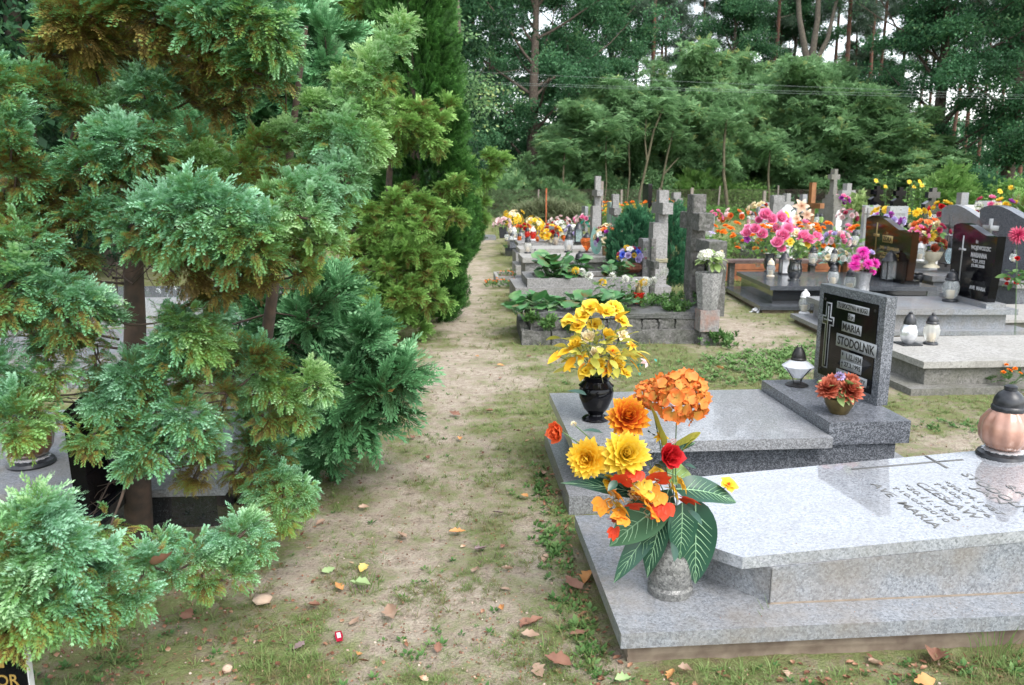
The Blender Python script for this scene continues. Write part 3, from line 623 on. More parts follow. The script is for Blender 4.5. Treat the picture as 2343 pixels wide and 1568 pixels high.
sapling('sapling trunk left of the tall stone cross by the orange iron post', [q(1290, 480, 44), q(1288, 400, 44), q(1292, 340, 44)], .07)
# undergrowth and the far wood (uncountable)
def mass(name, label, cat, n, xr, yr, zf, tms, s, mat_, seed, tr=(-.3, .2)):
    r = np.random.default_rng(seed); g = G(); x = r.uniform(*xr, n); y = r.uniform(*yr, n); z = zf(x, y, r.random(n))
    k3 = r.integers(0, len(tms), n); D = unit(r.normal(0, 1, (n, 3))*[1, 1, .35])
    for k in range(len(tms)):
        m = k3 == k; scatter(g, tms[k], np.stack([x, y, z], 1)[m], frames(D[m]), s*r.uniform(.6, 1.3, m.sum()), r.uniform(*tr, m.sum()))
    return tag(g.build(name, mat_, smooth=False), label, cat, kind='stuff')
mass('undergrowth', 'dense green bushes and saplings growing under the trees beyond the fence', 'undergrowth', 13000, (-18, 52), (44.5, 60), lambda x, y, u_: u_*np.clip(1.1+.75*noise2(x, y, .6, 2)+(y-45)*.11, .3, 9), LB+RB[:1], .62, F_OAK, 41)
mass('far_wood', 'dark mass of distant woodland closing the view behind the trunks', 'woodland', 15000, (-55, 95), (84, 104), lambda x, y, u_: u_*(9.+2.5*noise2(x, y, .25, 5)), LB, 1.5, F_OAK, 42)
mass('fence_weeds', 'tall weeds and low scrub in front of and behind the wire fence', 'weeds', 5000, (3, 40), (38.5, 44.3), lambda x, y, u_: u_*np.clip(.55+.5*noise2(x, y, 1.1, 12), .08, 1.4), RB+LB[:1], .36, F_SHRUB, 43, (-.35, .1))
# shrubs
def shrub(name, label, cat, loc, rx, ry, h, n, tms, s, m_, seed, stem=True, group=None, bottom=.0):
    r = np.random.default_rng(seed); root = thing(name, label, cat, loc, group=group); g = G()
    D = unit(r.normal(0, 1, (n, 3))); D[:, 2] = np.abs(D[:, 2])*1.1-bottom; rad = (.45+.55*r.random((n, 1))**.5)*(1+.16*noise2(D[:, 0]*3, D[:, 2]*3+D[:, 1]*3, 1, seed))[:, None]
    B = D*rad*[rx, ry, h]; dd = unit(D+r.normal(0, .4, (n, 3))); k3 = r.integers(0, len(tms), n)
    for k in range(len(tms)):
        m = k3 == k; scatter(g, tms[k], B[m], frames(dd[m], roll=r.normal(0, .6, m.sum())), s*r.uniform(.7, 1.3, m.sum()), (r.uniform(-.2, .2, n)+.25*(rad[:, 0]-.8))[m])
    g.build('foliage', m_, root, smooth=False)
    if stem:
        g = G()
        for k in range(6):
            a = k*1.05; v, f = tube([(0, 0, 0), (math.cos(a)*rx*.25, math.sin(a)*ry*.25, h*.4), (math.cos(a)*rx*.5, math.sin(a)*ry*.5, h*.8)], [.03, .02, .01], 5); g.add(v, f)
        g.build('stems', BARK, root, sharp=0)
    return root
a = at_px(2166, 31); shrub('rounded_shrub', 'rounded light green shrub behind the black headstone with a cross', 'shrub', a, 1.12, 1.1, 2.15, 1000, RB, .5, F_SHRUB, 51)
SG = 'bushes in the wood edge'
for n_, (px, Y_, rx, h, m_, lab) in enumerate([(1190, 46, 1.7, 2.9, F_ROB, 'leafy bush at the wood edge right of the small yellowish conifers'), (1160, 45, 2.2, 2., F_ROB, 'bluish green bush behind the heap of dry stalks'), (1390, 46, 1.6, 1.8, F_ROB, 'green bush behind the fence at the tall stone cross'),
        (1600, 45, 2.2, 2.4, F_SHRUB, 'leafy bush behind the fence between the stone crosses and the curved sapling'), (1705, 44.5, 2, 1.7, F_SHRUB, 'leafy bush behind the fence right of the curved sapling'), (2230, 34, 1.8, 2.1, F_OAK, 'dark bluish bush right of the rounded light shrub'), (2310, 30, 1.4, 1.7, F_SHRUB, 'bush with long pale leaves near the right edge, behind the crosses'), (1285, 44, 1.4, 1.6, F_ROB, 'low robinia bush behind the orange iron post'), (1500, 45, 1.9, 2.2, F_ROB, 'robinia bush under the forked sapling')]):
    shrub('woodland_bush', lab, 'bush', at_px(px, Y_), rx, rx*.7, h, int(260*rx*h/2)+200, RB if n_ % 2 else LB, .5, m_, 60+n_, group=SG)
# near wood on the left, behind the conifers
mp = [broad_tree('maple_tree', 'x', 'maple tree', s, 13, 3.6, 2.0, 90, 34, LB, .55, F_MAPLE, BARK_GREY, .17) for s in (71, 72)]
u = set()
for (px, Y_, k, rz, s, lab) in [(78, 13, 0, 1.2, .9, 'dark maple with a straight grey trunk at the left edge behind the conifers'), (-90, 14, 1, 2.2, 1., 'dark maple cut off by the left edge of the photo'), (245, 17, 1, .2, 1., 'maple behind the gap left of the near conifer trunk'), (420, 22, 0, 3.2, 1.1, 'maple behind the gap in the middle of the big conifers'),
        (620, 24, 1, 4.2, 1., 'maple seen between the spreading conifer and the golden thuja'), (820, 30, 0, 5, 1.1, 'maple beyond the golden thuja top'), (980, 36, 1, 5.6, 1.1, 'maple hidden behind the columnar thuja'), (140, 24, 0, 2.8, 1.2, 'maple standing deeper in the wood at the upper left')]:
    first(mp, k, at_px(px, Y_), rz, s, lab, 'dark maples behind the conifers on the left', u)
mass('left_undergrowth', 'dark bushes under the maples behind the left conifers', 'undergrowth', 5200, (-26, -4), (16, 44), lambda x, y, u_: u_*(1.6+1.0*noise2(x, y, .7, 2))+0*y, LB, .55, F_MAPLE, 44)
# ------------------------------------------------------------------ the near conifers on the left
PL = [plume(1, 14, s) for s in range(4)]
FN = [fan(1, 11, s) for s in range(3)]
FS = [fan(1, 6, s+10, w=.12) for s in range(3)]
def clump(gf, gw, src, C, r, seed, tms=PL, n=34, up=.45, tb=0., slen=1., under=.42, br=.012):
    q = np.random.default_rng(seed); src = np.array(src, dtype=float); C = np.array(C, dtype=float); bd = unit(C-src)
    if gw is not None:
        t = np.linspace(0, 1, 6)[:, None]; pts = src+(C-src)*t+np.array([0, 0, -.06*np.linalg.norm(C-src)])*np.sin(PI*t)+np.cumsum(q.normal(0, .006, (6, 3)), 0)*t
        v, f = tube(pts, np.linspace(br*.55, .0025, 6), 5); gw.add(v, f)
    n = int(n*q.uniform(.9, 1.15)); D = unit(q.normal(0, 1, (n, 3))*[1, 1, .75]+bd*.9+[0, 0, up])
    loc = C-bd*r*.2+D*r*(slen < .8)*q.uniform(.0, .68, (n, 1))+D*r*(slen >= .8)*q.uniform(-.1, .28, (n, 1)); s = r*slen*q.uniform(.75, 1.15, n)
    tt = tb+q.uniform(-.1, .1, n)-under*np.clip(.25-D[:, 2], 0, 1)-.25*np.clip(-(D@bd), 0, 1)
    k3 = q.integers(0, len(tms), n); Rm = frames(D+np.array([0, 0, .0001]), roll=q.normal(0, .5, n))
    for k in range(len(tms)):
        m = k3 == k; scatter(gf, tms[k], loc[m], Rm[m], s[m], tt[m])
def conifer(name, label, base, top, tr, clumps, mf, tms=PL, bark=BARK_CON, n=135, rise=.35, cat='conifer', bend=None, under=.33, slen=.56, seed0=0, twigs=0):
    base = Vector(base); root = thing(name, label, cat, base); B = np.array(base)
    top = np.array(top); t = np.linspace(0, 1, 9)[:, None]; r = np.random.default_rng(seed0+5)
    tp = B+(top-B)*t+np.cumsum(r.normal(0, .008, (9, 3)), 0)*np.sin(PI*t)
    gt = G(); v, f = tube(tp-B, np.linspace(tr*1.25, tr*.25, 9), 10); gt.add(v, f); gt.build('trunk', bark, root, sharp=0)
    gf = G(); gw = G()
    clumps = sorted(clumps, key=lambda c_: np.hypot(c_[0][0]-B[0], c_[0][1]-B[1])); done = []
    for k, (C, rr, tb) in enumerate(clumps):
        C = np.array(C); h = np.clip(C[2]-rise*np.linalg.norm(C[:2]-B[:2]), .05, top[2]); u_ = (h-B[2])/(top[2]-B[2]); src = B+(top-B)*u_
        if done:
            dd_ = np.linalg.norm(np.array(done)-C, axis=1); j_ = int(dd_.argmin())
            if dd_[j_] < np.linalg.norm(src-C): src = done[j_]
        done.append(C)
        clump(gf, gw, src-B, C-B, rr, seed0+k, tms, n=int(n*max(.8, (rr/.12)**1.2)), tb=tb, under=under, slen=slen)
    for k in range(twigs):
        h = r.uniform(.12, .5); a = r.uniform(0, 2*PI); s0 = np.array([0, 0, h*top[2]]); pts = [s0, s0+np.array([math.cos(a)*.2, math.sin(a)*.2, r.uniform(-.05, .08)]), s0+np.array([math.cos(a)*.42, math.sin(a)*.42, r.uniform(-.1, .12)])]
        v, f = tube(pts, [.006, .004, .002], 4); gw.add(v, f)
        for m in range(9):
            w_ = r.uniform(.3, 1); p0 = pts[0]+(pts[2]-pts[0])*w_; e = p0+r.normal(0, .07, 3); v, f = tube([p0, (p0+e)/2+r.normal(0, .01, 3), e], [.0025, .002, .001], 3); gw.add(v, f)
    gw.build('branches', bark, root, sharp=0); gf.build('foliage', mf, root, smooth=False)
    return root
# clumps: (px, py, depth, radius, tone shift)
def CL(rows): return [(tuple(Q(a, b, c)), d, e) for a, b, c, d, e in rows]
blue = [  # lowest, near the path
 (40, 1215, 2.15, .12, .22), (100, 1200, 2.1, .13, .25), (150, 1270, 2.1, .13, .2), (60, 1310, 2.05, .14, .22), (20, 1390, 2.0, .13, .1), (130, 1390, 2.05, .14, .12), (230, 1310, 2.2, .12, .15), (215, 1400, 2.15, .11, .05), (300, 1370, 2.25, .1, .08), (330, 1290, 2.4, .09, .1), (60, 1440, 2.0, .1, -.05), (-40, 1300, 2.0, .14, .1),
 (400, 1310, 2.5, .09, .15), (460, 1280, 2.55, .1, .18), (530, 1240, 2.6, .11, .2), (570, 1210, 2.65, .09, .22), (540, 1310, 2.55, .09, .1), (470, 1340, 2.5, .08, 0), (590, 1260, 2.6, .07, .15), (240, 1230, 2.6, .1, .02), (380, 1245, 2.6, .08, .15),
 # middle
 (350, 1020, 2.75, .14, .15), (280, 990, 2.75, .12, .12), (420, 960, 2.75, .13, .15), (460, 1010, 2.75, .1, .05), (370, 1090, 2.75, .1, .1), (300, 1060, 2.7, .09, .1), (230, 940, 2.7, .1, .1), (340, 920, 2.8, .1, .1), (200, 1020, 2.6, .08, .05),
 (470, 1060, 2.85, .1, -.4), (440, 1100, 2.9, .08, -.45), (490, 960, 2.9, .08, -.1), (520, 900, 2.95, .07, -.4),
 (430, 760, 2.75, .14, .15), (390, 810, 2.75, .12, .05), (470, 800, 2.75, .11, .08), (420, 850, 2.8, .1, -.02), (490, 730, 2.85, .09, .1), (380, 740, 2.75, .08, 0), (440, 890, 2.85, .1, -.2),
 (290, 870, 2.75, .12, .12), (250, 910, 2.75, .1, .1), (330, 850, 2.8, .09, .05), (220, 850, 2.75, .08, -.15),
 (200, 700, 2.6, .11, .08), (140, 690, 2.6, .12, .1), (90, 670, 2.6, .12, .1), (30, 640, 2.55, .14, .15), (240, 730, 2.7, .1, .05), (150, 760, 2.6, .1, -.1), (60, 740, 2.6, .12, -.1), (-20, 700, 2.5, .14, .05), (100, 800, 2.65, .09, -.2), (200, 790, 2.7, .08, -.1),
 (60, 880, 2.55, .11, .1), (120, 860, 2.6, .1, .1), (20, 950, 2.45, .12, .1), (90, 960, 2.5, .09, .02), (-30, 860, 2.5, .13, .05), (40, 1000, 2.4, .09, .1),
 (50, 1110, 2.9, .08, -.35), (100, 1060, 2.9, .07, -.4), (130, 1110, 2.9, .07, -.45), (20, 1080, 2.9, .08, -.3),
 # band at mid height
 (330, 500, 2.6, .11, .15), (390, 480, 2.55, .12, .2), (450, 470, 2.5, .13, .22), (520, 480, 2.5, .12, .2), (470, 540, 2.5, .13, .15), (550, 540, 2.5, .12, .12), (410, 550, 2.55, .12, .1), (350, 560, 2.6, .1, 0), (600, 520, 2.55, .11, .15), (520, 590, 2.55, .11, -.05), (600, 590, 2.55, .1, -.15),
 (280, 530, 2.65, .09, .05), (230, 490, 2.7, .1, .08), (190, 500, 2.7, .09, 0), (440, 620, 2.65, .12, -.4), (380, 620, 2.7, .1, -.4), (510, 660, 2.7, .1, -.42), (560, 640, 2.65, .1, -.42), (330, 610, 2.75, .09, -.3), (470, 690, 2.8, .08, -.4), (230, 590, 2.8, .12, -.2), (160, 600, 2.75, .11, -.25), (300, 570, 2.85, .09, -.3),
 (130, 490, 2.75, .1, -.45), (90, 450, 2.8, .1, -.4), (60, 420, 2.7, .11, -.15), (30, 390, 2.7, .12, -.3), (140, 440, 2.8, .09, -.2), (20, 480, 2.7, .1, -.35), (60, 500, 2.7, .09, -.15), (30, 560, 2.6, .12, .05), (90, 580, 2.6, .1, 0), (100, 530, 2.7, .09, -.3),
 (270, 320, 2.65, .12, .18), (320, 350, 2.7, .11, .12), (220, 370, 2.65, .11, .12), (350, 310, 2.75, .09, .12), (280, 390, 2.75, .11, 0), (210, 420, 2.8, .1, -.25), (300, 430, 2.85, .1, -.3), (360, 380, 2.85, .09, -.25), (170, 390, 2.7, .08, 0),
 (320, 200, 2.8, .1, .12), (370, 210, 2.8, .09, .12), (290, 240, 2.85, .09, .1), (350, 260, 2.85, .09, 0), (230, 260, 2.85, .09, 0), (180, 270, 2.85, .08, -.05), (270, 290, 2.95, .08, -.3),
 (20, 270, 2.6, .1, .15), (20, 330, 2.6, .1, .05), (50, 210, 2.7, .11, -.05), (110, 215, 2.75, .11, -.15), (160, 240, 2.8, .09, -.25), (70, 260, 2.8, .09, -.3), (-20, 200, 2.6, .13, .05),
 # crown, brownish inside
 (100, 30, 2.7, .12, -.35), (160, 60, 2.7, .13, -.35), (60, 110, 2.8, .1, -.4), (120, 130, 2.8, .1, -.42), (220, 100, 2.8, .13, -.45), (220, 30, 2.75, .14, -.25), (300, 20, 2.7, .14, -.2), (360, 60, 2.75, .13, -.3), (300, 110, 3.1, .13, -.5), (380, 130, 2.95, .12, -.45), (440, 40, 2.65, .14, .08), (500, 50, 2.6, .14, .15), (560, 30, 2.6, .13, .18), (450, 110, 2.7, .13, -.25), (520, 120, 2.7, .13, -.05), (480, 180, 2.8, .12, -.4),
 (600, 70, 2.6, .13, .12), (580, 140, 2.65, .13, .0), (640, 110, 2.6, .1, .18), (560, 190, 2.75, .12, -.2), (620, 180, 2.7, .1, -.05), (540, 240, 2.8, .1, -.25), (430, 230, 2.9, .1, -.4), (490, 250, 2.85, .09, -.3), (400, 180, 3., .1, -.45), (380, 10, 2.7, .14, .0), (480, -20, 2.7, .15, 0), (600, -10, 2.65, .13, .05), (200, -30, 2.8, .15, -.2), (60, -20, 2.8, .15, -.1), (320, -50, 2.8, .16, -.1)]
blue = [c_ for c_ in blue if not (200 < c_[0] < 395 and 565 < c_[1] < 725) and not (255 < c_[0] < 400 and 1065 < c_[1] < 1235) and not (15 < c_[0] < 290 and 1035 < c_[1] < 1175) and (c_[0], c_[1]) not in ((60, -20), (70, 260), (100, 30), (60, 110))]
fq = np.random.default_rng(17)
for k in range(45):
    a_, b_ = fq.uniform(-60, 600), fq.uniform(-60, 1010); c_ = fq.uniform(2.95, 3.7)
    if (160 < a_ < 430 and 530 < b_ < 760) or (a_ < 300 and b_ > 930) or (430 < a_ < 600 and 240 < b_ < 350) or (430 < a_ < 620 and 640 < b_ < 780) or (60 < a_ < 230 and 270 < b_ < 420) or (a_ < 140 and b_ < 340): continue
    blue.append((a_, b_, c_, fq.uniform(.1, .15), fq.uniform(-.35, .0)))
trunkA = P(318, 1235)
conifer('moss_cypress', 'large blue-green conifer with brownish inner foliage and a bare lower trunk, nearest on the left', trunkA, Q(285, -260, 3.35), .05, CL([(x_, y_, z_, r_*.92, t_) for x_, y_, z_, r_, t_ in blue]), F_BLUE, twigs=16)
right = [(fq_a, fq_b, 3.2, .12, -.2) for fq_a, fq_b in ((640, 160), (700, 420), (640, 520), (760, 420), (580, 480), (830, 360), (600, 1000), (640, 1050))]+[(950, 70, 2.75, .085, .12), (920, 110, 2.75, .09, .15), (880, 150, 2.75, .1, .15), (860, 200, 2.75, .1, .15), (820, 190, 2.8, .09, .1), (905, 190, 2.75, .08, .1), (840, 260, 2.75, .11, .2), (790, 240, 2.8, .09, .05), (880, 250, 2.75, .08, .15), (820, 320, 2.7, .12, .2), (770, 310, 2.75, .1, .1), (870, 330, 2.7, .1, .2), (850, 390, 2.7, .1, .2), (800, 390, 2.7, .11, .15), (830, 430, 2.7, .08, .05), (880, 350, 2.7, .07, .2),
 (720, 240, 2.8, .08, .05), (740, 290, 2.8, .09, .05), (690, 320, 2.85, .09, .0), (650, 300, 2.85, .08, .1), (640, 340, 2.9, .09, -.1), (590, 330, 2.9, .09, .0), (560, 370, 2.9, .09, -.05), (520, 390, 2.9, .09, .0), (480, 370, 2.9, .09, .05), (440, 370, 2.9, .09, .1), (400, 390, 2.9, .08, -.1), (440, 410, 2.95, .08, -.2), (700, 390, 2.85, .1, -.1), (750, 370, 2.8, .1, .05), (640, 410, 2.9, .1, -.3), (590, 430, 2.9, .09, -.25), (540, 430, 2.9, .08, -.2), (620, 450, 2.7, .09, .05),
 (680, 440, 2.65, .11, .15), (740, 440, 2.65, .11, .18), (720, 500, 2.6, .11, .18), (650, 480, 2.6, .1, .15), (760, 500, 2.7, .09, .1), (790, 460, 2.75, .08, .1), (670, 540, 2.65, .11, .1), (730, 560, 2.7, .1, .02), (620, 560, 2.7, .09, -.1), (680, 590, 2.75, .1, -.3), (640, 620, 2.75, .09, -.4), (700, 630, 2.8, .08, -.35), (590, 640, 2.8, .09, -.4), (760, 560, 2.75, .07, 0),
 (610, 880, 3.0, .12, .12), (660, 910, 3.0, .11, .08), (720, 870, 3.0, .11, .18), (740, 900, 3.0, .09, .15), (570, 910, 3.05, .1, .08), (620, 960, 3.05, .11, -.1), (690, 960, 3.0, .09, -.05), (560, 960, 3.1, .09, -.2), (600, 850, 3.1, .08, .0),
 (600, 1080, 3.1, .1, -.1), (570, 1040, 3.15, .09, -.3), (650, 1100, 3.05, .1, -.02), (690, 1130, 3.05, .09, .05), (640, 1150, 3.0, .1, -.05), (590, 1130, 3.05, .1, -.15), (700, 1160, 3.0, .07, .0), (650, 1200, 2.95, .08, -.1), (570, 1010, 3.2, .08, -.4), (540, 1090, 3.15, .09, -.35)]
conifer('leaning_moss_cypress', 'blue-green and golden conifer leaning right with one long plume reaching up beside the columnar thuja', P(560, 1150), Q(700, 60, 3.3), .034, [(a_, b_, c_+.12) for a_, b_, c_ in CL([(x_-(26 if y_ < 460 and x_ > 740 else 0), y_, z_, r_*.84, t_) for x_, y_, z_, r_, t_ in right])], F_OLIVE, twigs=10, seed0=300)
# lawson cypress with flat sprays
rr_ = np.random.default_rng(77)
def spray_list(rows, seed, spread, zs=.25, rs=1.):
    q = np.random.default_rng(seed); out = []
    for (px, py, Y_, n) in rows:
        for k in range(n): out.append((q.normal(px, spread), q.normal(py, spread*.8), q.normal(Y_, zs), q.uniform(.1, .16)*rs, q.uniform(-.15, .15)))
    return CL(out)
law = spray_list([(640, 760, 4.3, 6), (700, 740, 4.2, 7), (760, 720, 4.2, 6), (800, 760, 4.1, 7), (840, 820, 4.0, 8), (870, 870, 4.0, 8), (820, 880, 4.0, 9), (760, 880, 4.2, 7), (820, 940, 4.0, 8), (770, 980, 4.1, 8), (720, 1000, 4.2, 7), (700, 850, 4.3, 7), (640, 700, 4.4, 6), (720, 660, 4.3, 5), (780, 660, 4.3, 5), (880, 920, 3.95, 5), (650, 830, 4.4, 5), (560, 700, 4.5, 5), (590, 620, 4.6, 4), (560, 800, 4.6, 4), (720, 1040, 4.2, 4), (650, 1000, 4.4, 5),
      (740, 100, 4.3, 6), (720, 160, 4.3, 7), (690, 210, 4.3, 7), (660, 260, 4.4, 5), (620, 230, 4.5, 5), (590, 280, 4.6, 5), (640, 60, 4.5, 5), (540, 300, 4.7, 5), (490, 290, 4.8, 5), (700, 40, 4.4, 4), (600, 350, 4.7, 3), (530, 190, 4.9, 4), (440, 300, 4.9, 4), (760, 180, 4.4, 3), (400, 280, 5.0, 3)], 5, 24, .16)
conifer('lawson_cypress', 'dark blue-green cypress with flat feathery sprays sweeping down to the path', P(600, 1000), Q(560, -200, 4.8), .05, [(a_, b_*.8, c_+.1) for a_, b_, c_ in law], F_LAWSON, FN+PL[:2], n=18, rise=.45, under=.12, slen=1.6, seed0=700)
# golden thuja by the path and the smaller ones behind
gold = spray_list([(820, 640, 8.2, 9), (870, 600, 8.2, 12), (920, 560, 8.1, 12), (960, 620, 8.1, 12), (900, 660, 8.0, 14), (850, 700, 8.1, 12), (930, 700, 8.0, 12), (870, 730, 8.1, 10), (980, 560, 8.2, 9), (1000, 500, 8.3, 8), (1015, 430, 8.4, 6), (960, 480, 8.2, 9), (900, 480, 8.2, 10), (850, 520, 8.2, 10), (800, 560, 8.2, 8), (820, 480, 8.2, 8), (930, 310, 8.3, 5), (960, 290, 8.3, 5), (1000, 270, 8.4, 4), (990, 320, 8.3, 4), (940, 250, 8.3, 3), (900, 340, 8.3, 4), (970, 680, 8.0, 6), (1010, 600, 8.1, 5), (830, 600, 8.4, 8), (790, 640, 8.4, 6)], 6, 22, .2)
conifer('golden_thuja', 'yellowish green thuja with drooping sprays leaning on the columnar one beside the path', P(890, 752), Q(900, 220, 8.5), .06, [(a_, b_, c_-.05) for a_, b_, c_ in gold], F_GOLD, PL+FS[:1], n=34, rise=.3, under=.22, slen=.95, seed0=900)
tall = spray_list([(800, 30, 10, 9), (760, 80, 10, 8), (820, 100, 10, 9), (790, 160, 10, 8), (850, 60, 10, 6), (780, -30, 10, 8), (830, 210, 10, 5), (730, 30, 10, 5), (870, -20, 10, 5), (800, 270, 10, 6), (780, 340, 10, 6)], 8, 26, .3)
conifer('tall_golden_thuja', 'tall loose yellow-green thuja rising left of the columnar one', P(800, 700), Q(795, -150, 10.2), .08, tall, F_GOLD, PL+FS[:1], n=24, rise=.3, under=.25, slen=1.2, seed0=1200)
small = spray_list([(1080, 520, 20.8, 6), (1065, 470, 20.9, 6), (1070, 420, 21, 4), (1062, 380, 21, 2), (1090, 460, 20.8, 5), (1110, 420, 20.8, 4), (1125, 380, 20.7, 3), (1135, 360, 20.7, 2), (1100, 500, 20.8, 5), (1050, 540, 21, 6)], 9, 9, .12, 1.6)
conifer('small_golden_thuja', 'small thuja with upright yellow-green shoots beyond the columnar one', P(1072, 563), Q(1066, 365, 21), .04, small, F_GOLD, PL, n=20, rise=.3, under=.2, slen=1.1, seed0=1400)
# columnar thujas
def column(name, label, base, top, rad, n, seed, mf=F_THUJA, s=.15):
    B = np.array(base, dtype=float); T_ = np.array(top, dtype=float); root = thing(name, label, 'thuja', base); q = np.random.default_rng(seed); H = T_[2]-B[2]
    u_ = q.random(n)**.85; a = q.uniform(0, 2*PI, n); pf = rad*np.power(np.sin(PI*np.clip(.16+.84*u_, 0, 1)), .6)*(1+.13*np.sin(a*3+u_*9)+.1*np.sin(a*7-u_*23)+.08*np.sin(u_*40+a*2))*(.72+.3*q.random(n)**.4)
    loc = (T_-B)*u_[:, None]+np.stack([np.cos(a)*pf, np.sin(a)*pf, np.zeros(n)], 1); D = unit(np.stack([np.cos(a), np.sin(a), q.uniform(.3, 1.1, n)], 1)+q.normal(0, .25, (n, 3)))
    g = G(); k3 = q.integers(0, 3, n); Rm = frames(D, roll=q.normal(PI/2, .6, n)); t = q.uniform(-.15, .2, n)
    for k in range(3):
        m = k3 == k; scatter(g, FS[k], loc[m], Rm[m], s*q.uniform(.75, 1.25, m.sum()), t[m])
    g.build('foliage', mf, root, smooth=False); g = G(); v, f = tube([(0, 0, 0), tuple((T_-B)*.5), tuple((T_-B)*.97)], [.07, .05, .02], 8); g.add(v, f); g.build('trunk', BARK_CON, root, sharp=0)
    return root
b_ = P(965, 742); b_.y += .3
column('columnar_thuja', 'tall dense dark green columnar thuja beside the path', b_, Q(922, -180, 9.6), .53, 8500, 3, s=.17)
column('columnar_thuja', 'lower columnar thuja half hidden behind the tall one, at the bend of the path', P(1046, 570), Q(1045, 440, 20.2), .5, 2500, 4, s=.22)
# ------------------------------------------------------------------ builders for grave furniture
def part(name, vf, mat, parent, sharp=35, M4=None, t=.5):
    g = G(); g.add(vf[0], vf[1], t, 0, M4); return g.build(name, mat, parent, sharp=sharp)
def txt(body, mat, parent, origin, xd, yd, height, width=None, bold=0., name='inscription', ext=.0012, space=1.):
    cu = bpy.data.curves.new('t', 'FONT'); cu.body = body; cu.size = 1; cu.extrude = 0; cu.offset = bold; cu.space_character = space; cu.align_x = 'CENTER'; cu.align_y = 'CENTER'; cu.resolution_u = 3
    cu.extrude = .01; o = bpy.data.objects.new('t', cu); sc.collection.objects.link(o); dg = bpy.context.evaluated_depsgraph_get(); dg.update()
    me = bpy.data.meshes.new_from_object(o.evaluated_get(dg)); bpy.data.objects.remove(o); bpy.data.curves.remove(cu)
    v = np.array([x.co[:] for x in me.vertices]); f = [list(p.vertices) for p in me.polygons]; bpy.data.meshes.remove(me)
    c = (v.max(0)+v.min(0))/2; ex = v.max(0)-v.min(0); v = v-c; s = height/ex[1]; sx = s if width is None else width/ex[0]
    v = v*[sx, s, ext/.02]; xd = Vector(xd).normalized(); yd = Vector(yd).normalized(); n = xd.cross(yd)
    A = np.array([xd, yd, n]); v = v@A+np.array(list(origin))
    g = G(); g.add(v, f); return g.build(name, mat, parent, smooth=False)
def cross_poly(w, h, a, ah, al, taper=0.):
    """w shaft width, h height, a arm thickness, ah arm centre height, al arm half length"""
    return [(-w/2, 0), (w/2, 0), (w/2, ah-a/2), (al, ah-a/2), (al, ah+a/2), (w/2, ah+a/2), (w/2, h), (-w/2, h), (-w/2, ah+a/2), (-al, ah+a/2), (-al, ah-a/2), (-w/2, ah-a/2)]
def upright(poly, thick, face='-x', bev=.004):
    """polygon (u,z) made a standing slab; face -x: u runs towards the camera (-y), thickness along +x from 0"""
    v, f = prism(poly, 0, thick, bev); u, z, t = v[:, 0], v[:, 1], v[:, 2]
    if face == '-x': return np.stack([t, -u, z], 1), f
    return np.stack([u, t, z], 1), [q[::-1] for q in f]
def wave_poly(W, h0, h1, n=14, bulge=.03):
    """hump at left (far) falling to the right (near)"""
    top = []
    for k in range(n+1):
        t = k/n; top.append((W/2-W*t, h1+(h0-h1)*(.5-.5*math.cos(PI*min(1, max(0, (t-.08)/.72))))-(.28*(h0-h1)*max(0, (t-.8)/.2)**2)+.12*(h0-h1)*max(0, (.12-t)/.12)))
    return [(-W/2+bulge, 0), (W/2-bulge, 0), (W/2-bulge*.2, h1*.5)]+top+[(-W/2+bulge*.2, h1*.5)]
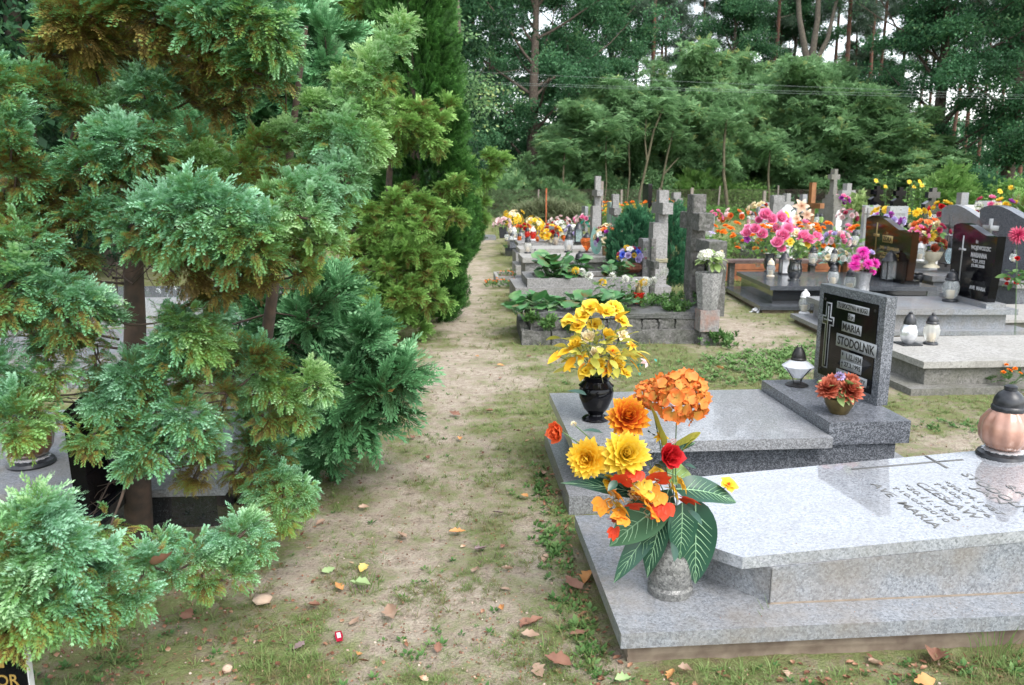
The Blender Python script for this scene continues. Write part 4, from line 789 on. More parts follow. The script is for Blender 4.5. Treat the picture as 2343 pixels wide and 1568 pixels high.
# lanterns
def ribs(n, a): return lambda th: 1+a*np.cos(th*n)
def lantern(kind, label, loc, h, gm=None, group=None, lidm=None, rz=0.):
    o = thing('grave_lantern', label, 'grave lantern', loc, rz, group); gm = gm or CLEAR; lidm = lidm or BLACKP
    L = lambda n, pr, m, p=o, wob=None, N=28: part(n, lathe([(r*h, z*h) for r, z in pr], N, wob), m, p)
    if kind == 'tall':
        L('base', [(.21, 0), (.22, .03), (.2, .07), (.13, .09)], lidm); L('glass_body', [(.12, .09), (.17, .16), (.22, .32), (.23, .46), (.2, .58), (.15, .66)], gm, wob=ribs(10, .035), N=60)
        c = L('lid', [(.19, .655), (.2, .69), (.17, .73), (.17, .78), (.14, .86), (.08, .91), (.05, .93)], lidm); L('knob', [(.055, .93), (.06, .96), (.03, 1.)], lidm, c, N=12); L('candle', [(.09, .1), (.1, .12), (.1, .36), (.02, .37)], WAX, N=14)
    elif kind == 'pumpkin':
        L('base', [(.3, 0), (.32, .03), (.3, .07), (.24, .1), (.2, .12)], lidm, N=40); L('silver_trim', [(.245, .101), (.25, .112), (.22, .124)], SILVERG, wob=ribs(16, .06), N=64)
        L('glass_body', [(.17, .13), (.24, .17), (.3, .27), (.32, .4), (.3, .52), (.24, .61), (.19, .66)], gm, wob=ribs(12, .028), N=96)
        c = L('lid', [(.2, .655), (.205, .69), (.2, .71), (.185, .725), (.19, .75), (.175, .82), (.14, .88), (.08, .925)], lidm, N=40); L('knob', [(.075, .925), (.08, .95), (.08, .98), (.05, 1.)], lidm, c)
    elif kind == 'diamond':
        L('base', [(.26, 0), (.27, .02), (.22, .05), (.15, .07), (.12, .09)], BLACKM, N=36); L('glass_body', [(.12, .2), (.2, .3), (.36, .46), (.37, .49), (.25, .58), (.16, .64)], gm, wob=ribs(14, .02), N=84)
        g = G()
        for k in range(4):
            a = k*PI/2+.4; v, f = tube([(.11*h*math.cos(a), .11*h*math.sin(a), .06*h), (.15*h*math.cos(a), .15*h*math.sin(a), .2*h), (.37*h*math.cos(a), .37*h*math.sin(a), .47*h), (.4*h*math.cos(a), .4*h*math.sin(a), .49*h)], .011*h, 6); g.add(v, f)
        g.build('frame', BLACKM, o); c = L('lid', [(.175, .635), (.18, .67), (.16, .7), (.165, .72), (.15, .8), (.1, .9), (.06, .94)], BLACKM); g = G(); v, f = tube([(-.05*h, 0, .93*h), (-.05*h, 0, .99*h), (.05*h, 0, .99*h), (.05*h, 0, .93*h)], .012*h, 6); g.add(v, f); g.build('handle', BLACKM, c)
    elif kind == 'heart':
        L('base', [(.34, 0), (.34, .03), (.12, .06), (.06, .1)], lidm); L('glass_body', [(.06, .1), (.12, .2), (.27, .42), (.33, .56), (.29, .68), (.18, .74)], gm, wob=ribs(9, .05), N=72)
        c = L('lid', [(.2, .735), (.19, .8), (.14, .87), (.09, .92)], lidm); L('knob', [(.09, .92), (.1, .96), (.04, 1.)], lidm, c, N=12)
    elif kind == 'swirl':
        g = G(); v, f = box(-.3*h, .3*h, -.3*h, .3*h, 0, .035*h, .008); g.add(v, f); g.build('base', lidm, o)
        L('glass_body', [(.12, .035), (.2, .12), (.25, .28), (.25, .42), (.2, .56), (.16, .63)], gm, wob=ribs(6, .04), N=60)
        c = L('lid', [(.18, .625), (.185, .67), (.15, .8), (.1, .9), (.07, .93)], lidm); L('knob', [(.06, .93), (.065, .97), (.03, 1.)], lidm, c, N=12)
    elif kind == 'box':
        g = G(); v, f = box(-.22*h, .22*h, -.22*h, .22*h, 0, .06*h, .01*h); g.add(v, f); g.build('base', BLACKP, o)
        g = G(); v, f = box(-.19*h, .19*h, -.19*h, .19*h, .061*h, .5*h, .02*h); g.add(v, f); v, f = box(-.23*h, .23*h, -.23*h, .23*h, .501*h, .56*h, .02*h); g.add(v, f); g.build('glass_body', gm, o)
        c = L('lid', [(.17, .561), (.17, .66), (.13, .78), (.09, .83), (.08, .9), (.04, 1.)], lidm, N=20)
    elif kind == 'house':
        g = G(); v, f = box(-.2*h, .2*h, -.2*h, .2*h, 0, .07*h, .01*h); g.add(v, f); g.build('base', BLACKP, o)
        g = G(); v, f = box(-.155*h, .155*h, -.155*h, .155*h, .071*h, .66*h, .01*h); g.add(v, f); g.build('glass_body', gm, o)
        g = G()
        for sx in (-1, 1):
            for sy in (-1, 1): v, f = box(sx*.17*h-.014*h, sx*.17*h+.014*h, sy*.17*h-.014*h, sy*.17*h+.014*h, .071*h, .66*h, .002); g.add(v, f)
        g.build('frame', BLACKP, o); c = L('lid', [(.27, .661), (.25, .7), (.18, .76), (.16, .82), (.12, .9), (.05, .94), (.05, 1.)], lidm, N=24)
    elif kind == 'small':
        L('glass_body', [(.26, 0), (.3, .05), (.3, .5), (.26, .58)], gm, N=16); L('lid', [(.28, .581), (.27, .7), (.16, .88), (.06, 1.)], lidm, N=16)
    return o
VASES = {'classic': [(.28, 0), (.3, .03), (.26, .07), (.17, .11), (.16, .14), (.27, .28), (.36, .5), (.38, .66), (.35, .74), (.38, .77), (.34, .8), (.27, .88), (.31, .96), (.34, 1.), (.28, 1.0), (.22, .9)],
  'urn': [(.28, 0), (.28, .05), (.2, .08), (.2, .12), (.27, .2), (.33, .4), (.32, .6), (.26, .8), (.29, .95), (.36, 1.), (.3, 1.), (.22, .85)],
  'taper': [(.26, 0), (.275, .03), (.275, .1), (.24, .13), (.25, .16), (.275, .26), (.25, .5), (.2, .7), (.155, .82), (.17, .94), (.21, 1.), (.16, 1.), (.12, .9)],
  'cone': [(.27, 0), (.32, .45), (.38, .97), (.38, 1.), (.33, 1.), (.28, .7)], 'straight': [(.34, 0), (.35, .05), (.3, .12), (.27, .5), (.33, .9), (.4, 1.), (.34, 1.), (.25, .7)],
  'bowl': [(.5, 0), (.55, .05), (.85, .6), (.95, .96), (.95, 1.), (.88, 1.), (.7, .5)], 'foot': [(.5, 0), (.45, .08), (.2, .25), (.2, .35), (.42, .5), (.55, .8), (.6, 1.), (.53, 1.), (.4, .7)],
  'square': [(.42, 0), (.42, .05), (.5, .97), (.5, 1.), (.44, 1.), (.4, .6)]}
def vase(kind, label, loc, h, mat, group=None, name='vase', n=40, rz=0.):
    o = part(name, lathe([(r*h, z*h) for r, z in VASES[kind]], n), mat, None); o.location = loc; o.rotation_euler = (0, 0, rz)
    return tag(o, label, 'flower pot' if kind in ('bowl', 'square') else 'vase', group)
# flower heads shared between bouquets
FMESH = {}; FK = {'marigold': 1., 'pom': 1., 'hydrangea': 1., 'mum': 1.15, 'rose': 1.25, 'dahlia': 1.4, 'open': 1.25, 'lily': 1.25, 'daisy': 1.1}
def head(kind, mat, parent, loc, d, r, roll=0., name='flower'):
    key = (kind, mat.name)
    if key not in FMESH:
        v, f, t = flower(kind, len(FMESH)); g = G(); g.add(v, f, t); o = g.build(name, mat, parent, smooth=True, sharp=0); FMESH[key] = o.data
    else:
        o = bpy.data.objects.new(name, FMESH[key]); sc.collection.objects.link(o); o.parent = parent
    m = Rot(d, roll).to_4x4(); m.translation = Vector(loc); o.matrix_local = m @ Matrix.Scale(r*FK.get(kind, 1.2), 4); return o
PET = {k: petal('petals_'+k, *c) for k, c in {
 'yellow': ((.55, .28, .01), (.75, .5, .02), (.85, .66, .12)), 'redyellow': ((.35, .02, .01), (.6, .08, .01), (.85, .5, .03)), 'orange': ((.5, .3, .06), (.8, .2, .04), (.85, .3, .12)), 'ranorange': ((.6, .35, .08), (.75, .12, .03), (.8, .16, .06)),
 'red': ((.3, .005, .01), (.5, .01, .015), (.7, .04, .05)), 'pink': ((.75, .1, .25), (.85, .2, .42), (.92, .5, .65)), 'magenta': ((.45, .01, .25), (.72, .02, .38), (.85, .2, .6)), 'white': ((.6, .62, .4), (.8, .8, .74), (.88, .88, .86)),
 'rust': ((.25, .03, .015), (.42, .08, .04), (.6, .22, .14)), 'lilac': ((.35, .25, .5), (.5, .42, .68), (.72, .66, .85)), 'purple': ((.2, .02, .2), (.35, .04, .35), (.5, .12, .5)), 'blue': ((.02, .03, .3), (.04, .08, .6), (.25, .35, .8)),
 'cream': ((.65, .45, .15), (.8, .68, .42), (.85, .78, .6)), 'marig': ((.7, .08, .005), (.85, .2, .01), (.9, .36, .03)), 'marigy': ((.8, .35, .01), (.85, .55, .02), (.88, .65, .08)), 'palepink': ((.75, .45, .48), (.82, .6, .6), (.88, .76, .75)), 'lily': ((.45, .2, .1), (.7, .52, .38), (.82, .7, .56)), 'yelorange': ((.75, .12, .02), (.82, .5, .02), (.85, .62, .1)), 'crimson': ((.3, .01, .05), (.45, .03, .1), (.6, .15, .2))}.items()}
LEAFT = blade(1, .42, 6, 4, .5, .2, .85)
def bouquet(label, loc, heads, leafm=None, nleaf=10, leafL=.08, seed=0, group=None, name='flower_bouquet', cat='flowers', origin=None, stems=True, loose=0):
    """heads: (dx,dy,dz,radius,kind,petal key[,direction])"""
    root = thing(name, label, cat, loc, group=group); r = np.random.default_rng(seed+50); o0 = np.array(origin or (0, 0, 0.)); gs = G(); gl = G(); lm = leafm or F_WEED
    H = [np.array(h[:3]) for h in heads]; c = np.mean(H, 0) if H else np.zeros(3)
    for h in heads:
        p = np.array(h[:3]); d = h[6] if len(h) > 6 else unit((p-c)*1.2+(p-o0)*.5+np.array([0, -.03, .05])); head(h[4], PET[h[5]], root, p, d, h[3], r.uniform(0, 6))
        if stems:
            e = p-np.array(d)*h[3]*.35; v, f = tube([o0+r.normal(0, .008, 3)*[1, 1, 0], (o0+e)/2+np.array([0, 0, .01]), e], .0022, 5); gs.add(v, f)
    if stems: gs.build('stems', STEMG, root, sharp=0)
    R0 = max([np.linalg.norm(h-c) for h in H]+[.03])
    for k in range(nleaf):
        a = r.uniform(0, 2*PI); e = r.uniform(-.5, .7); d = np.array([math.cos(a)*math.cos(e), math.sin(a)*math.cos(e), math.sin(e)]); b = c*.75+o0*.25+d*R0*r.uniform(.1, .7)+r.normal(0, .15*R0, 3); puty(gl, LEAFT, b, d, leafL*r.uniform(.7, 1.3), r.normal(0, .5), r.uniform(-.3, .3))
    if nleaf: gl.build('leaves', lm, root, smooth=True, sharp=0)
    return root
def dome(R_, H_, n, kinds, seed, r0, z0=.0, sq=1.):
    q = np.random.default_rng(seed); out = []
    for k in range(n):
        ph = math.acos(1-1.05*(k+.5)/n); th = PI*(1+5**.5)*(k+.5); kd, pk, rr = kinds[int(q.integers(len(kinds)))]
        out.append((R_*math.sin(ph)*math.cos(th)+q.normal(0, .08*R_), sq*R_*math.sin(ph)*math.sin(th)+q.normal(0, .08*R_), z0+H_*math.cos(ph)+q.normal(0, .08*R_), rr*r0*q.uniform(.85, 1.15), kd, pk))
    return out
def grave_box(root, name, x0, x1, y0, y1, z0, z1, mat, bev=.005, rough=0, seed=0):
    g = G(); v, f = rough_box(x0, x1, y0, y1, z0, z1, rough, 7, seed) if rough else box(x0, x1, y0, y1, z0, z1, bev); g.add(v, f); return g.build(name, mat, root, sharp=30 if not rough else 50)
def foot(x, y, rz, L, W): FOOT.append((x, y, rz, L, W))
# ------------------------------------------------------------------ grave 1: light granite, nearest
rz = .008; o = thing('grave', 'nearest light grey granite grave with a tilted polished slab and notched corner', 'grave', (.54, 2.35, 0), rz); foot(.54, 2.35, rz, 3.1, .97)
g = G(); v, f = rough_box(.03, 3.05, .03, .94, -.02, .072, .004, 7, 1); g.add(v, f); g.build('foundation', SOILC, o)
g = G(); v, f = box(0, 3.1, 0, .97, .074, .13, .007, 3); g.add(v, f); g.build('plinth', GR_SIDE, o)
def notch(x0, x1, y0, y1, cx_, cy_, n=8):
    arc = [(x0+cx_*(1-math.cos(PI/2*k/n))*1.0, y0+cy_*(1-math.sin(PI/2*k/n))) for k in range(n+1)]   # concave corner
    arc = [(x0+cx_*math.sin(PI/2*k/n), y0+cy_*math.cos(PI/2*k/n)) for k in range(n+1)]
    return arc+[(x1, y0), (x1, y1), (x0, y1)]
tz = lambda x: .262+.067*(x-.46)
pa = [(.30+.2*t_**1.6, .62-.48*t_) for t_ in np.linspace(0, 1, 8)]
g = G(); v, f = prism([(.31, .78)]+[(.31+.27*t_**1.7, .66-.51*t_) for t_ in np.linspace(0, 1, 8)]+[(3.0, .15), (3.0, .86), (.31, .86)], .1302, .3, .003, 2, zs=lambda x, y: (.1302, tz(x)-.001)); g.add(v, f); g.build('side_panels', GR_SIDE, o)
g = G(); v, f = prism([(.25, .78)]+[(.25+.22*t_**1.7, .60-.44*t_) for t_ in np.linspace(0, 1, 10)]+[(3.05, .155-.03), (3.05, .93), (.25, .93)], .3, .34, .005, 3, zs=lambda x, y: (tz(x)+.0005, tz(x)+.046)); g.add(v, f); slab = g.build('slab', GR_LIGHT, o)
g = G(); v, f = box(.573, .576, .142, .1495, .132, .265, 0); g.add(v, f); g.build('panel_joint', ENGR, o)
nrm = Vector((-.067, 0, 1)).normalized(); xdir = Vector((1, 0, .067)).normalized(); RI = Matrix.Rotation(-rz, 3, 'Z')
def onslab(px, py):           # point of the tilted slab seen at this pixel, in grave space
    r = ray(px, py); lo = .2; t = .5
    for k in range(60):
        t = .5+k*.1; p = r*t+Vector((0, 0, CH))
        if p.z < tz(p.x-.54)+.046: break
    a, b = t-.1, t
    for k in range(30):
        m = (a+b)/2; p = r*m+Vector((0, 0, CH))
        if p.z < tz(p.x-.54)+.046: b = m
        else: a = m
    p = RI @ (p-Vector((.54, 2.35, 0))); p.z = tz(p.x)+.0463; return p
K6 = lambda x, y: (1572.6+x/2.2697, 877+y/2.2697)
YD = Vector((0, -1, 0))
def slabtext(s, a, b, h, bold=.012):
    pa_, pb_ = onslab(*K6(*a)), onslab(*K6(*b)); m = (pa_+pb_)/2; d = (pb_-pa_); txt(s, ENGR, o, m+Vector((0, 0, .0005)), d.normalized(), Vector((0, 0, 1)).cross(d.normalized()), h*1.12, d.length, bold*.3)
slabtext('AVE  MARIA', (968, 522), (1308, 752), .034); slabtext('†10.07.2010', (1072, 540), (1350, 722), .026); slabtext('*30.11.1930', (1128, 528), (1408, 712), .026); slabtext('CZESŁAW', (1200, 518), (1512, 704), .037)
slabtext('†9.05.1976', (1285, 518), (1570, 698), .026); slabtext('*30.04.1957', (1335, 512), (1640, 686), .026); slabtext('JAN', (1480, 540), (1640, 628), .037); slabtext('STODOLNIK', (1440, 470), (1860, 720), .037); slabtext('Ś.P.', (1665, 530), (1760, 590), .03)
pa_, pb_ = onslab(*K6(852, 449)), onslab(*K6(1430, 398)); pc_, pd_ = onslab(*K6(1235, 378)), onslab(*K6(1350, 442))
for nm_, A_, B_ in (('engraved_cross', pa_, pb_),):
    g = G(); dx = (B_-A_); m_ = (pc_+pd_)/2; w_ = .007
    for (a_, b_, ww) in ((A_, m_-xdir*.0075, w_), (m_+xdir*.0075, B_, w_), (pc_, pd_, .0072)):
        d = (b_-a_).normalized(); s_ = Vector((0, 0, 1)).cross(d)*ww; up = Vector((0, 0, .0012)); q_ = [a_-s_, b_-s_, b_+s_, a_+s_]
        g.add([list(p) for p in q_]+[list(p+up) for p in q_], [[3, 2, 1, 0], [4, 5, 6, 7], [0, 1, 5, 4], [1, 2, 6, 5], [2, 3, 7, 6], [3, 0, 4, 7]])
    g.build(nm_, ENGR, o, smooth=False)
g = G(); v, f = prism([(.57, .143), (3.0, .143), (3.0, .15), (.57, .15)], .1301, .1335, .001, 1); g.add(v, f); g.build('soil_line', M('soil_dust', (.2, .16, .12), (.27, .22, .17), 30, .95), o)
lantern('pumpkin', 'large lantern with ribbed pinkish glass and black domed lid on the nearest light granite slab', P(2292, 1046, .395), .34, PINKG)
vz = P(1537, 1362, .13); vz.y += .03
vase('taper', 'grey speckled granite vase standing on the plinth of the nearest grave', vz, .3, granite('grey_speckled_vase', (.03, .03, .03), (.13, .13, .125), (.34, .34, .32), 190, .45, .1), n=48)
# foreground bouquet
B0 = Vector((vz.x, vz.y, .43)); BM = []
def bh(px, py, dY, r, kind, pk, d=(0, -.8, .6)):
    p = Q(px, py, B0.y+dY)-B0; BM.append((p.x, p.y, p.z, r, kind, pk, unit(np.array(d, dtype=float))))
bh(1277, 989, -.02, .05, 'rose', 'ranorange', (-.9, -.6, .1)); bh(1312, 971, .02, .013, 'pom', 'cream', (-.6, -.3, .5)); bh(1435, 958, .03, .072, 'dahlia', 'redyellow', (-.1, -.8, .6)); bh(1430, 1041, -.05, .078, 'dahlia', 'yellow', (0, -.85, .5)); bh(1345, 1049, -.03, .068, 'dahlia', 'yelorange', (-.4, -.85, .2))
bh(1556, 908, .02, .098, 'hydrangea', 'orange', (.1, -.7, .7)); bh(1488, 905, .08, .058, 'hydrangea', 'orange', (-.2, -.5, .8)); bh(1528, 1044, -.06, .06, 'rose', 'red', (.4, -.85, .3)); bh(1540, 1008, -.03, .013, 'pom', 'palepink', (.2, -.5, .8)); bh(1665, 1110, -.02, .036, 'open', 'yelorange', (.2, -.5, .8))
bh(1512, 1000, .04, .03, 'lily', 'yelorange', (-.1, -.4, .9)); bh(1500, 1085, .0, .03, 'open', 'yelorange', (0, -.8, .5)); bh(1395, 1100, .0, .03, 'rose', 'yelorange', (-.3, -.8, .2)); bh(1460, 1120, .0, .035, 'rose', 'ranorange', (-.1, -.9, .2))
bq = bouquet('large artificial bouquet of yellow dahlias, orange hydrangea and veined dark leaves in the granite vase', B0, BM, F_DARKLEAF, 16, .07, 1, origin=(0, 0, 0))
VEIN = M('leaf_vein', (.2, .36, .2), (.28, .46, .28), 20, .5)
def silk_leaf(base, tip, w, parent, mat, roll=0., curl=.6, veins=7, vm=None, name='leaf'):
    base, tip = Vector(base), Vector(tip); L = (tip-base).length; v, f, t = blade(L*1.06, w, 12, 8, curl, .22, .72, .03, 3, .3, .7)
    g = G(); Rm = frames(np.array([list((tip-base)+Vector((0, 0, L*curl*.45)))]), roll=np.array([roll]))[0]; g.add(v@Rm.T+np.array(base), f, t); ob = g.build(name, mat, parent, sharp=0)
    if veins:
        gv = G(); vg = v.reshape(13, 9, 3)+[0, 0, .0016]
        ln = vg[:, 4]; vv, ff = tube(ln, np.linspace(.0024, .0007, 13)*w/.1, 5); gv.add(vv@Rm.T+np.array(base), ff)
        for k in range(1, 1+veins):
            i0 = int(1+k*9/veins); i1 = min(12, i0+2)
            for j0, j1 in ((3, 1), (5, 7)):
                pts = [vg[i0, 4], vg[min(12, i0+1), j0]*.6+vg[i0, j0]*.4, vg[i1, j1]]; vv, ff = tube(pts, np.array([.0013, .0011, .0004])*w/.1, 4); gv.add(vv@Rm.T+np.array(base), ff)
        gv.build('leaf_veins', vm or VEIN, ob, sharp=0)
    return ob
def ql(px, py, dY): return Q(px, py, B0.y+dY)-B0
GREENLEAF = foliage('mid_green_silk_leaf', [(0, (.04, .1, .05)), (1, (.09, .2, .1))], rough=.5, trans=.2); YELLEAF = foliage('yellow_green_silk_leaf', [(0, (.3, .3, .04)), (.6, (.5, .48, .08)), (1, (.6, .5, .1))], trans=.3, nscale=12)
silk_leaf(ql(1500, 1140, .02), ql(1284, 1108, -.05), .085, bq, F_DARKLEAF, .5, .35); silk_leaf(ql(1530, 1145, -.02), ql(1398, 1268, -.06), .15, bq, GREENLEAF, .7, .5); silk_leaf(ql(1510, 1180, .0), ql(1405, 1345, -.05), .085, bq, F_DARKLEAF, .7, .3)
silk_leaf(ql(1590, 1140, -.05), ql(1592, 1352, -.1), .15, bq, F_DARKLEAF, -.25, .3, 9); silk_leaf(ql(1545, 1120, -.03), ql(1696, 1160, -.08), .12, bq, F_DARKLEAF, -.5, .7, 9); silk_leaf(ql(1530, 1120, .0), ql(1500, 1210, -.05), .09, bq, F_DARKLEAF, 0, .3)
silk_leaf(ql(1525, 1150, -.03), ql(1470, 1330, -.07), .11, bq, F_DARKLEAF, .3, .3, 8); silk_leaf(ql(1560, 1150, -.06), ql(1560, 1290, -.1), .11, bq, F_DARKLEAF, .1, .3, 8); silk_leaf(ql(1480, 1120, .02), ql(1340, 1080, -.02), .09, bq, F_DARKLEAF, .2, .3, 7)
silk_leaf(ql(1520, 1080, .06), ql(1590, 1110, .02), .12, bq, F_PALELEAF, -.4, .3, 5)
silk_leaf(ql(1515, 1020, .03), ql(1490, 925, .03), .11, bq, YELLEAF, 0, .1, 5, YELLEAF); silk_leaf(ql(1540, 1050, .03), ql(1600, 985, .02), .12, bq, YELLEAF, 0, .2, 5, YELLEAF); silk_leaf(ql(1530, 1050, .01), ql(1590, 1010, .0), .07, bq, F_DARKLEAF, 0, .2, 5)
def lobed(s=1., n=5):
    ps = []
    for k in range(n):
        a = (k-(n-1)/2)*.62; L = .6-.08*abs(k-(n-1)/2); v, f, t = blade(L, .3, 4, 2, .3, .15, .9); c, s_ = math.cos(a), math.sin(a); ps.append((np.stack([v[:, 0]*c+v[:, 1]*s_, -v[:, 0]*s_+v[:, 1]*c, v[:, 2]+.002*k], 1), f, t))
    return join_t(ps)
LOB = lobed(); AUT = [petal('autumn_leaf_orange', (.6, .2, .02), (.75, .3, .03)), petal('autumn_leaf_red', (.5, .02, .01), (.65, .06, .02)), petal('autumn_leaf_gold', (.6, .35, .03), (.75, .5, .06))]
for k, (px, py, mi, s) in enumerate([(1445, 1130, 0, .1), (1480, 1150, 0, .11), (1520, 1150, 1, .1), (1410, 1150, 2, .09), (1500, 1100, 1, .09), (1460, 1075, 1, .08), (1540, 1110, 2, .09), (1400, 1190, 1, .08), (1430, 1180, 0, .08), (1380, 1145, 0, .08), (1560, 1140, 1, .09), (1500, 1175, 0, .08), (1470, 1095, 2, .09), (1395, 1120, 0, .09), (1420, 1105, 1, .08), (1510, 1125, 0, .09), (1555, 1095, 2, .08), (1440, 1160, 1, .08), (1485, 1120, 2, .08), (1405, 1210, 1, .06)]):
    g = G(); a = k*1.9; puty(g, LOB, ql(px, py, -.07-.01*(k % 3)), (math.cos(a), -.35, math.sin(a)*.8-.2), s*1.6, .6, 0); g.build('autumn_leaf', AUT[mi], bq, sharp=0)
g = G(); r = np.random.default_rng(4)
for k in range(16):
    p0 = np.array(ql(1470+r.normal(0, 40), 1120+r.normal(0, 20), -.08)); pts = [p0+np.array([math.sin(q_*2.2+k)*.012, -.01*math.cos(q_*2+k), -.012*q_+.01*math.sin(q_*3)]) for q_ in range(6)]; v, f = tube(pts, .0022, 5); g.add(v, f)
g.build('dry_tendrils', M('dry_tendril', (.35, .25, .13), (.45, .36, .22), 30, .8), bq, sharp=0)
# ------------------------------------------------------------------ grave 2: speckled granite with black plaque
o = thing('grave', 'speckled grey granite grave with a raised pedestal, in front of the black plaque stone', 'grave', (.55, 3.62, 0)); foot(.55, 3.62, 0, 1.98, 1.05)
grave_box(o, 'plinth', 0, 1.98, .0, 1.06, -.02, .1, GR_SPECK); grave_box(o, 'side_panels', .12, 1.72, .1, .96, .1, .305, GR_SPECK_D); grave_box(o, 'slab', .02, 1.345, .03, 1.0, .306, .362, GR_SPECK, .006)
grave_box(o, 'pedestal', 1.348, 1.78, .08, .98, .306, .425, GR_SPECK_D, .006)
hs = thing('headstone', 'speckled granite headstone with a black plaque reading MARIA STODOLNIK', 'headstone', (2.3, 3.98, .426), .1); hs.scale = (.75, 1.14, 1)
# local: front face plane x=0 facing -x, u along +y
g = G(); v, f = box(0, .085, 0, .56, 0, .6, .006, 3); g.add(v, f); g.build('stone', GR_SPECK_D, hs)
g = G(); v, f = box(-.006, -.0005, .05, .515, .05, .55, .001, 1); g.add(v, f); g.build('plaque', BLACK_STONE, hs)
XT, ZT = (0, -1, 0), (0, 0, 1); PLATE = M('silver_plate', (.36, .37, .37), (.3, .31, .31), 20, .35, metal=.2)
def plate_text(s, yc, zc, w_, h_, parent=hs, pm=PLATE, tm=BLACKM, x=-.0085, th=.7):
    g = G(); v, f = box(x, x+.002, yc-w_/2, yc+w_/2, zc-h_/2, zc+h_/2, 0); g.add(v, f); pl = g.build('name_plate', pm, parent, smooth=False); txt(s, tm, pl, (x-.0008, yc, zc), XT, ZT, h_*th, w_*.92, .02)
for s, yc, zc, w_, h_ in [('TU SPOCZYWA W BOGU', .25, .5, .27, .042), ('Ś.P.', .255, .445, .055, .04), ('MARIA', .245, .382, .165, .058), ('STODOLNIK', .2, .295, .335, .075), ('*  1.12.1934', .225, .215, .18, .052), ('† 27.3.1995', .225, .162, .18, .052), ('POKÓJ JEJ DUSZY', .215, .1, .26, .05)]: plate_text(s, yc, zc, w_, h_)
g = G()
def frame_cross(s, x0, x1):
    pl = cross_poly(.05*s, .4*s, .055*s, .29*s, .055*s); v, f = upright([(u_, z_) for u_, z_ in pl], x1-x0, bev=0); v[:, 0] += x0; return v, f
v, f = frame_cross(1, -.0085, -.0065); v[:, 1] += .455; v[:, 2] += .1; g.add(v, f); ca = g.build('cross', PLATE, hs, smooth=False)
g = G(); v, f = upright(cross_poly(.034, .385, .039, .282, .046), .001, bev=0); v[:, 0] -= .0095; v[:, 1] += .455; v[:, 2] += .1075; g.add(v, f); g.build('cross_inlay', BLACK_STONE, ca, smooth=False)
g = G(); v, f = upright(cross_poly(.008, .36, .008, .275, .038), .001, bev=0); v[:, 0] -= .0107; v[:, 1] += .455; v[:, 2] += .118; g.add(v, f); g.build('cross_line', PLATE, ca, smooth=False)
for yy, zz in ((.07, .515), (.495, .515), (.07, .085), (.495, .085)):
    g = G(); v, f = lathe([(.009, 0), (.009, .003), (.004, .006)], 12); v = np.stack([-.006-v[:, 2], v[:, 0]+yy, v[:, 1]+zz], 1); g.add(v, [q_[::-1] for q_ in f]); g.build('screw', BLACKM, hs)
lantern('diamond', 'clear faceted diamond-shaped lantern with black lid and foot beside the black plaque', P(1822, 882, .425), .25, glass('faceted_glass', (.8, .82, .86), .15, .08, .6))
pb = P(1918, 945, .425); vase('bowl', 'dull brass bowl on the pedestal before the MARIA STODOLNIK stone', pb, .085, BRASS)
hd = [(-.075, -.02, .075, .062, 'dahlia', 'rust'), (.02, -.055, .07, .066, 'dahlia', 'rust'), (.045, .0, .1, .056, 'dahlia', 'rust'), (-.03, .03, .09, .056, 'dahlia', 'rust'), (-.01, .0, .14, .03, 'pom', 'lilac')]
hd = [(a, b, c, r_, k, p, unit(np.array([a*3, b*3-.25, .5]))) for a, b, c, r_, k, p in hd]
fb = bouquet('rust red chrysanthemums with pale yellowish leaves in a brass bowl', pb+Vector((0, 0, .06)), hd, F_PALELEAF, 34, .09, 3)
pv = P(1362, 960, .362); vase('classic', 'glossy black stone vase at the left end of the speckled slab', pv, .25, BLACK_STONE, n=56)
hd = []; q = np.random.default_rng(8)
for px, py, dy, r_, k, p in [(1335, 722, 0, .055, 'open', 'yellow'), (1385, 715, -.02, .06, 'open', 'yellow'), (1420, 735, 0, .05, 'open', 'yellow'), (1322, 748, -.03, .045, 'open', 'yellow'), (1360, 745, .04, .05, 'open', 'yellow'), (1318, 790, -.05, .05, 'rose', 'yellow'), (1272, 812, -.02, .03, 'lily', 'yelorange'), (1410, 835, -.06, .055, 'rose', 'yellow'), (1385, 850, -.05, .04, 'lily', 'yelorange'), (1445, 790, 0, .04, 'lily', 'yelorange'), (1300, 838, -.03, .04, 'lily', 'yelorange'), (1475, 830, -.02, .035, 'lily', 'palepink'), (1340, 850, -.06, .04, 'open', 'yellow'), (1350, 705, .02, .06, 'open', 'yellow'), (1405, 705, .03, .055, 'open', 'yellow'), (1300, 735, .0, .045, 'open', 'yellow'), (1345, 775, .0, .05, 'rose', 'cream'), (1390, 770, .0, .05, 'rose', 'yellow'), (1425, 770, .0, .045, 'open', 'cream'), (1365, 810, -.03, .045, 'rose', 'cream'), (1400, 805, -.04, .045, 'open', 'yelorange'), (1330, 815, -.03, .04, 'lily', 'yelorange'), (1370, 835, -.06, .045, 'rose', 'yellow'), (1430, 855, -.05, .04, 'open', 'yellow')]:
    w3 = Q(px, py, pv.y+dy)-pv-Vector((0, 0, .24)); hd.append((w3.x, w3.y, w3.z, r_, k, p, unit(np.array([w3.x*3, -.5, .7]))))
YB = bouquet('faded yellow artificial bouquet in the glossy black vase', pv+Vector((0, 0, .24)), hd, YELLEAF, 110, .085, 5)
g = G()
for k in range(70):
    a = q.uniform(0, 6.28); rr = q.uniform(.02, .13); p0 = np.array([math.cos(a)*rr*.4, math.sin(a)*rr*.4, q.uniform(.02, .14)]); e = p0+np.array([math.cos(a)*rr, math.sin(a)*rr, q.uniform(-.04, .07)]); v, f = tube([p0, (p0+e)/2+[0, 0, .02], e], [.0016, .0014, .0008], 4); g.add(v, f)
g.build('dry_grass_stalks', F_STRAW, YB, sharp=0)
g = G()
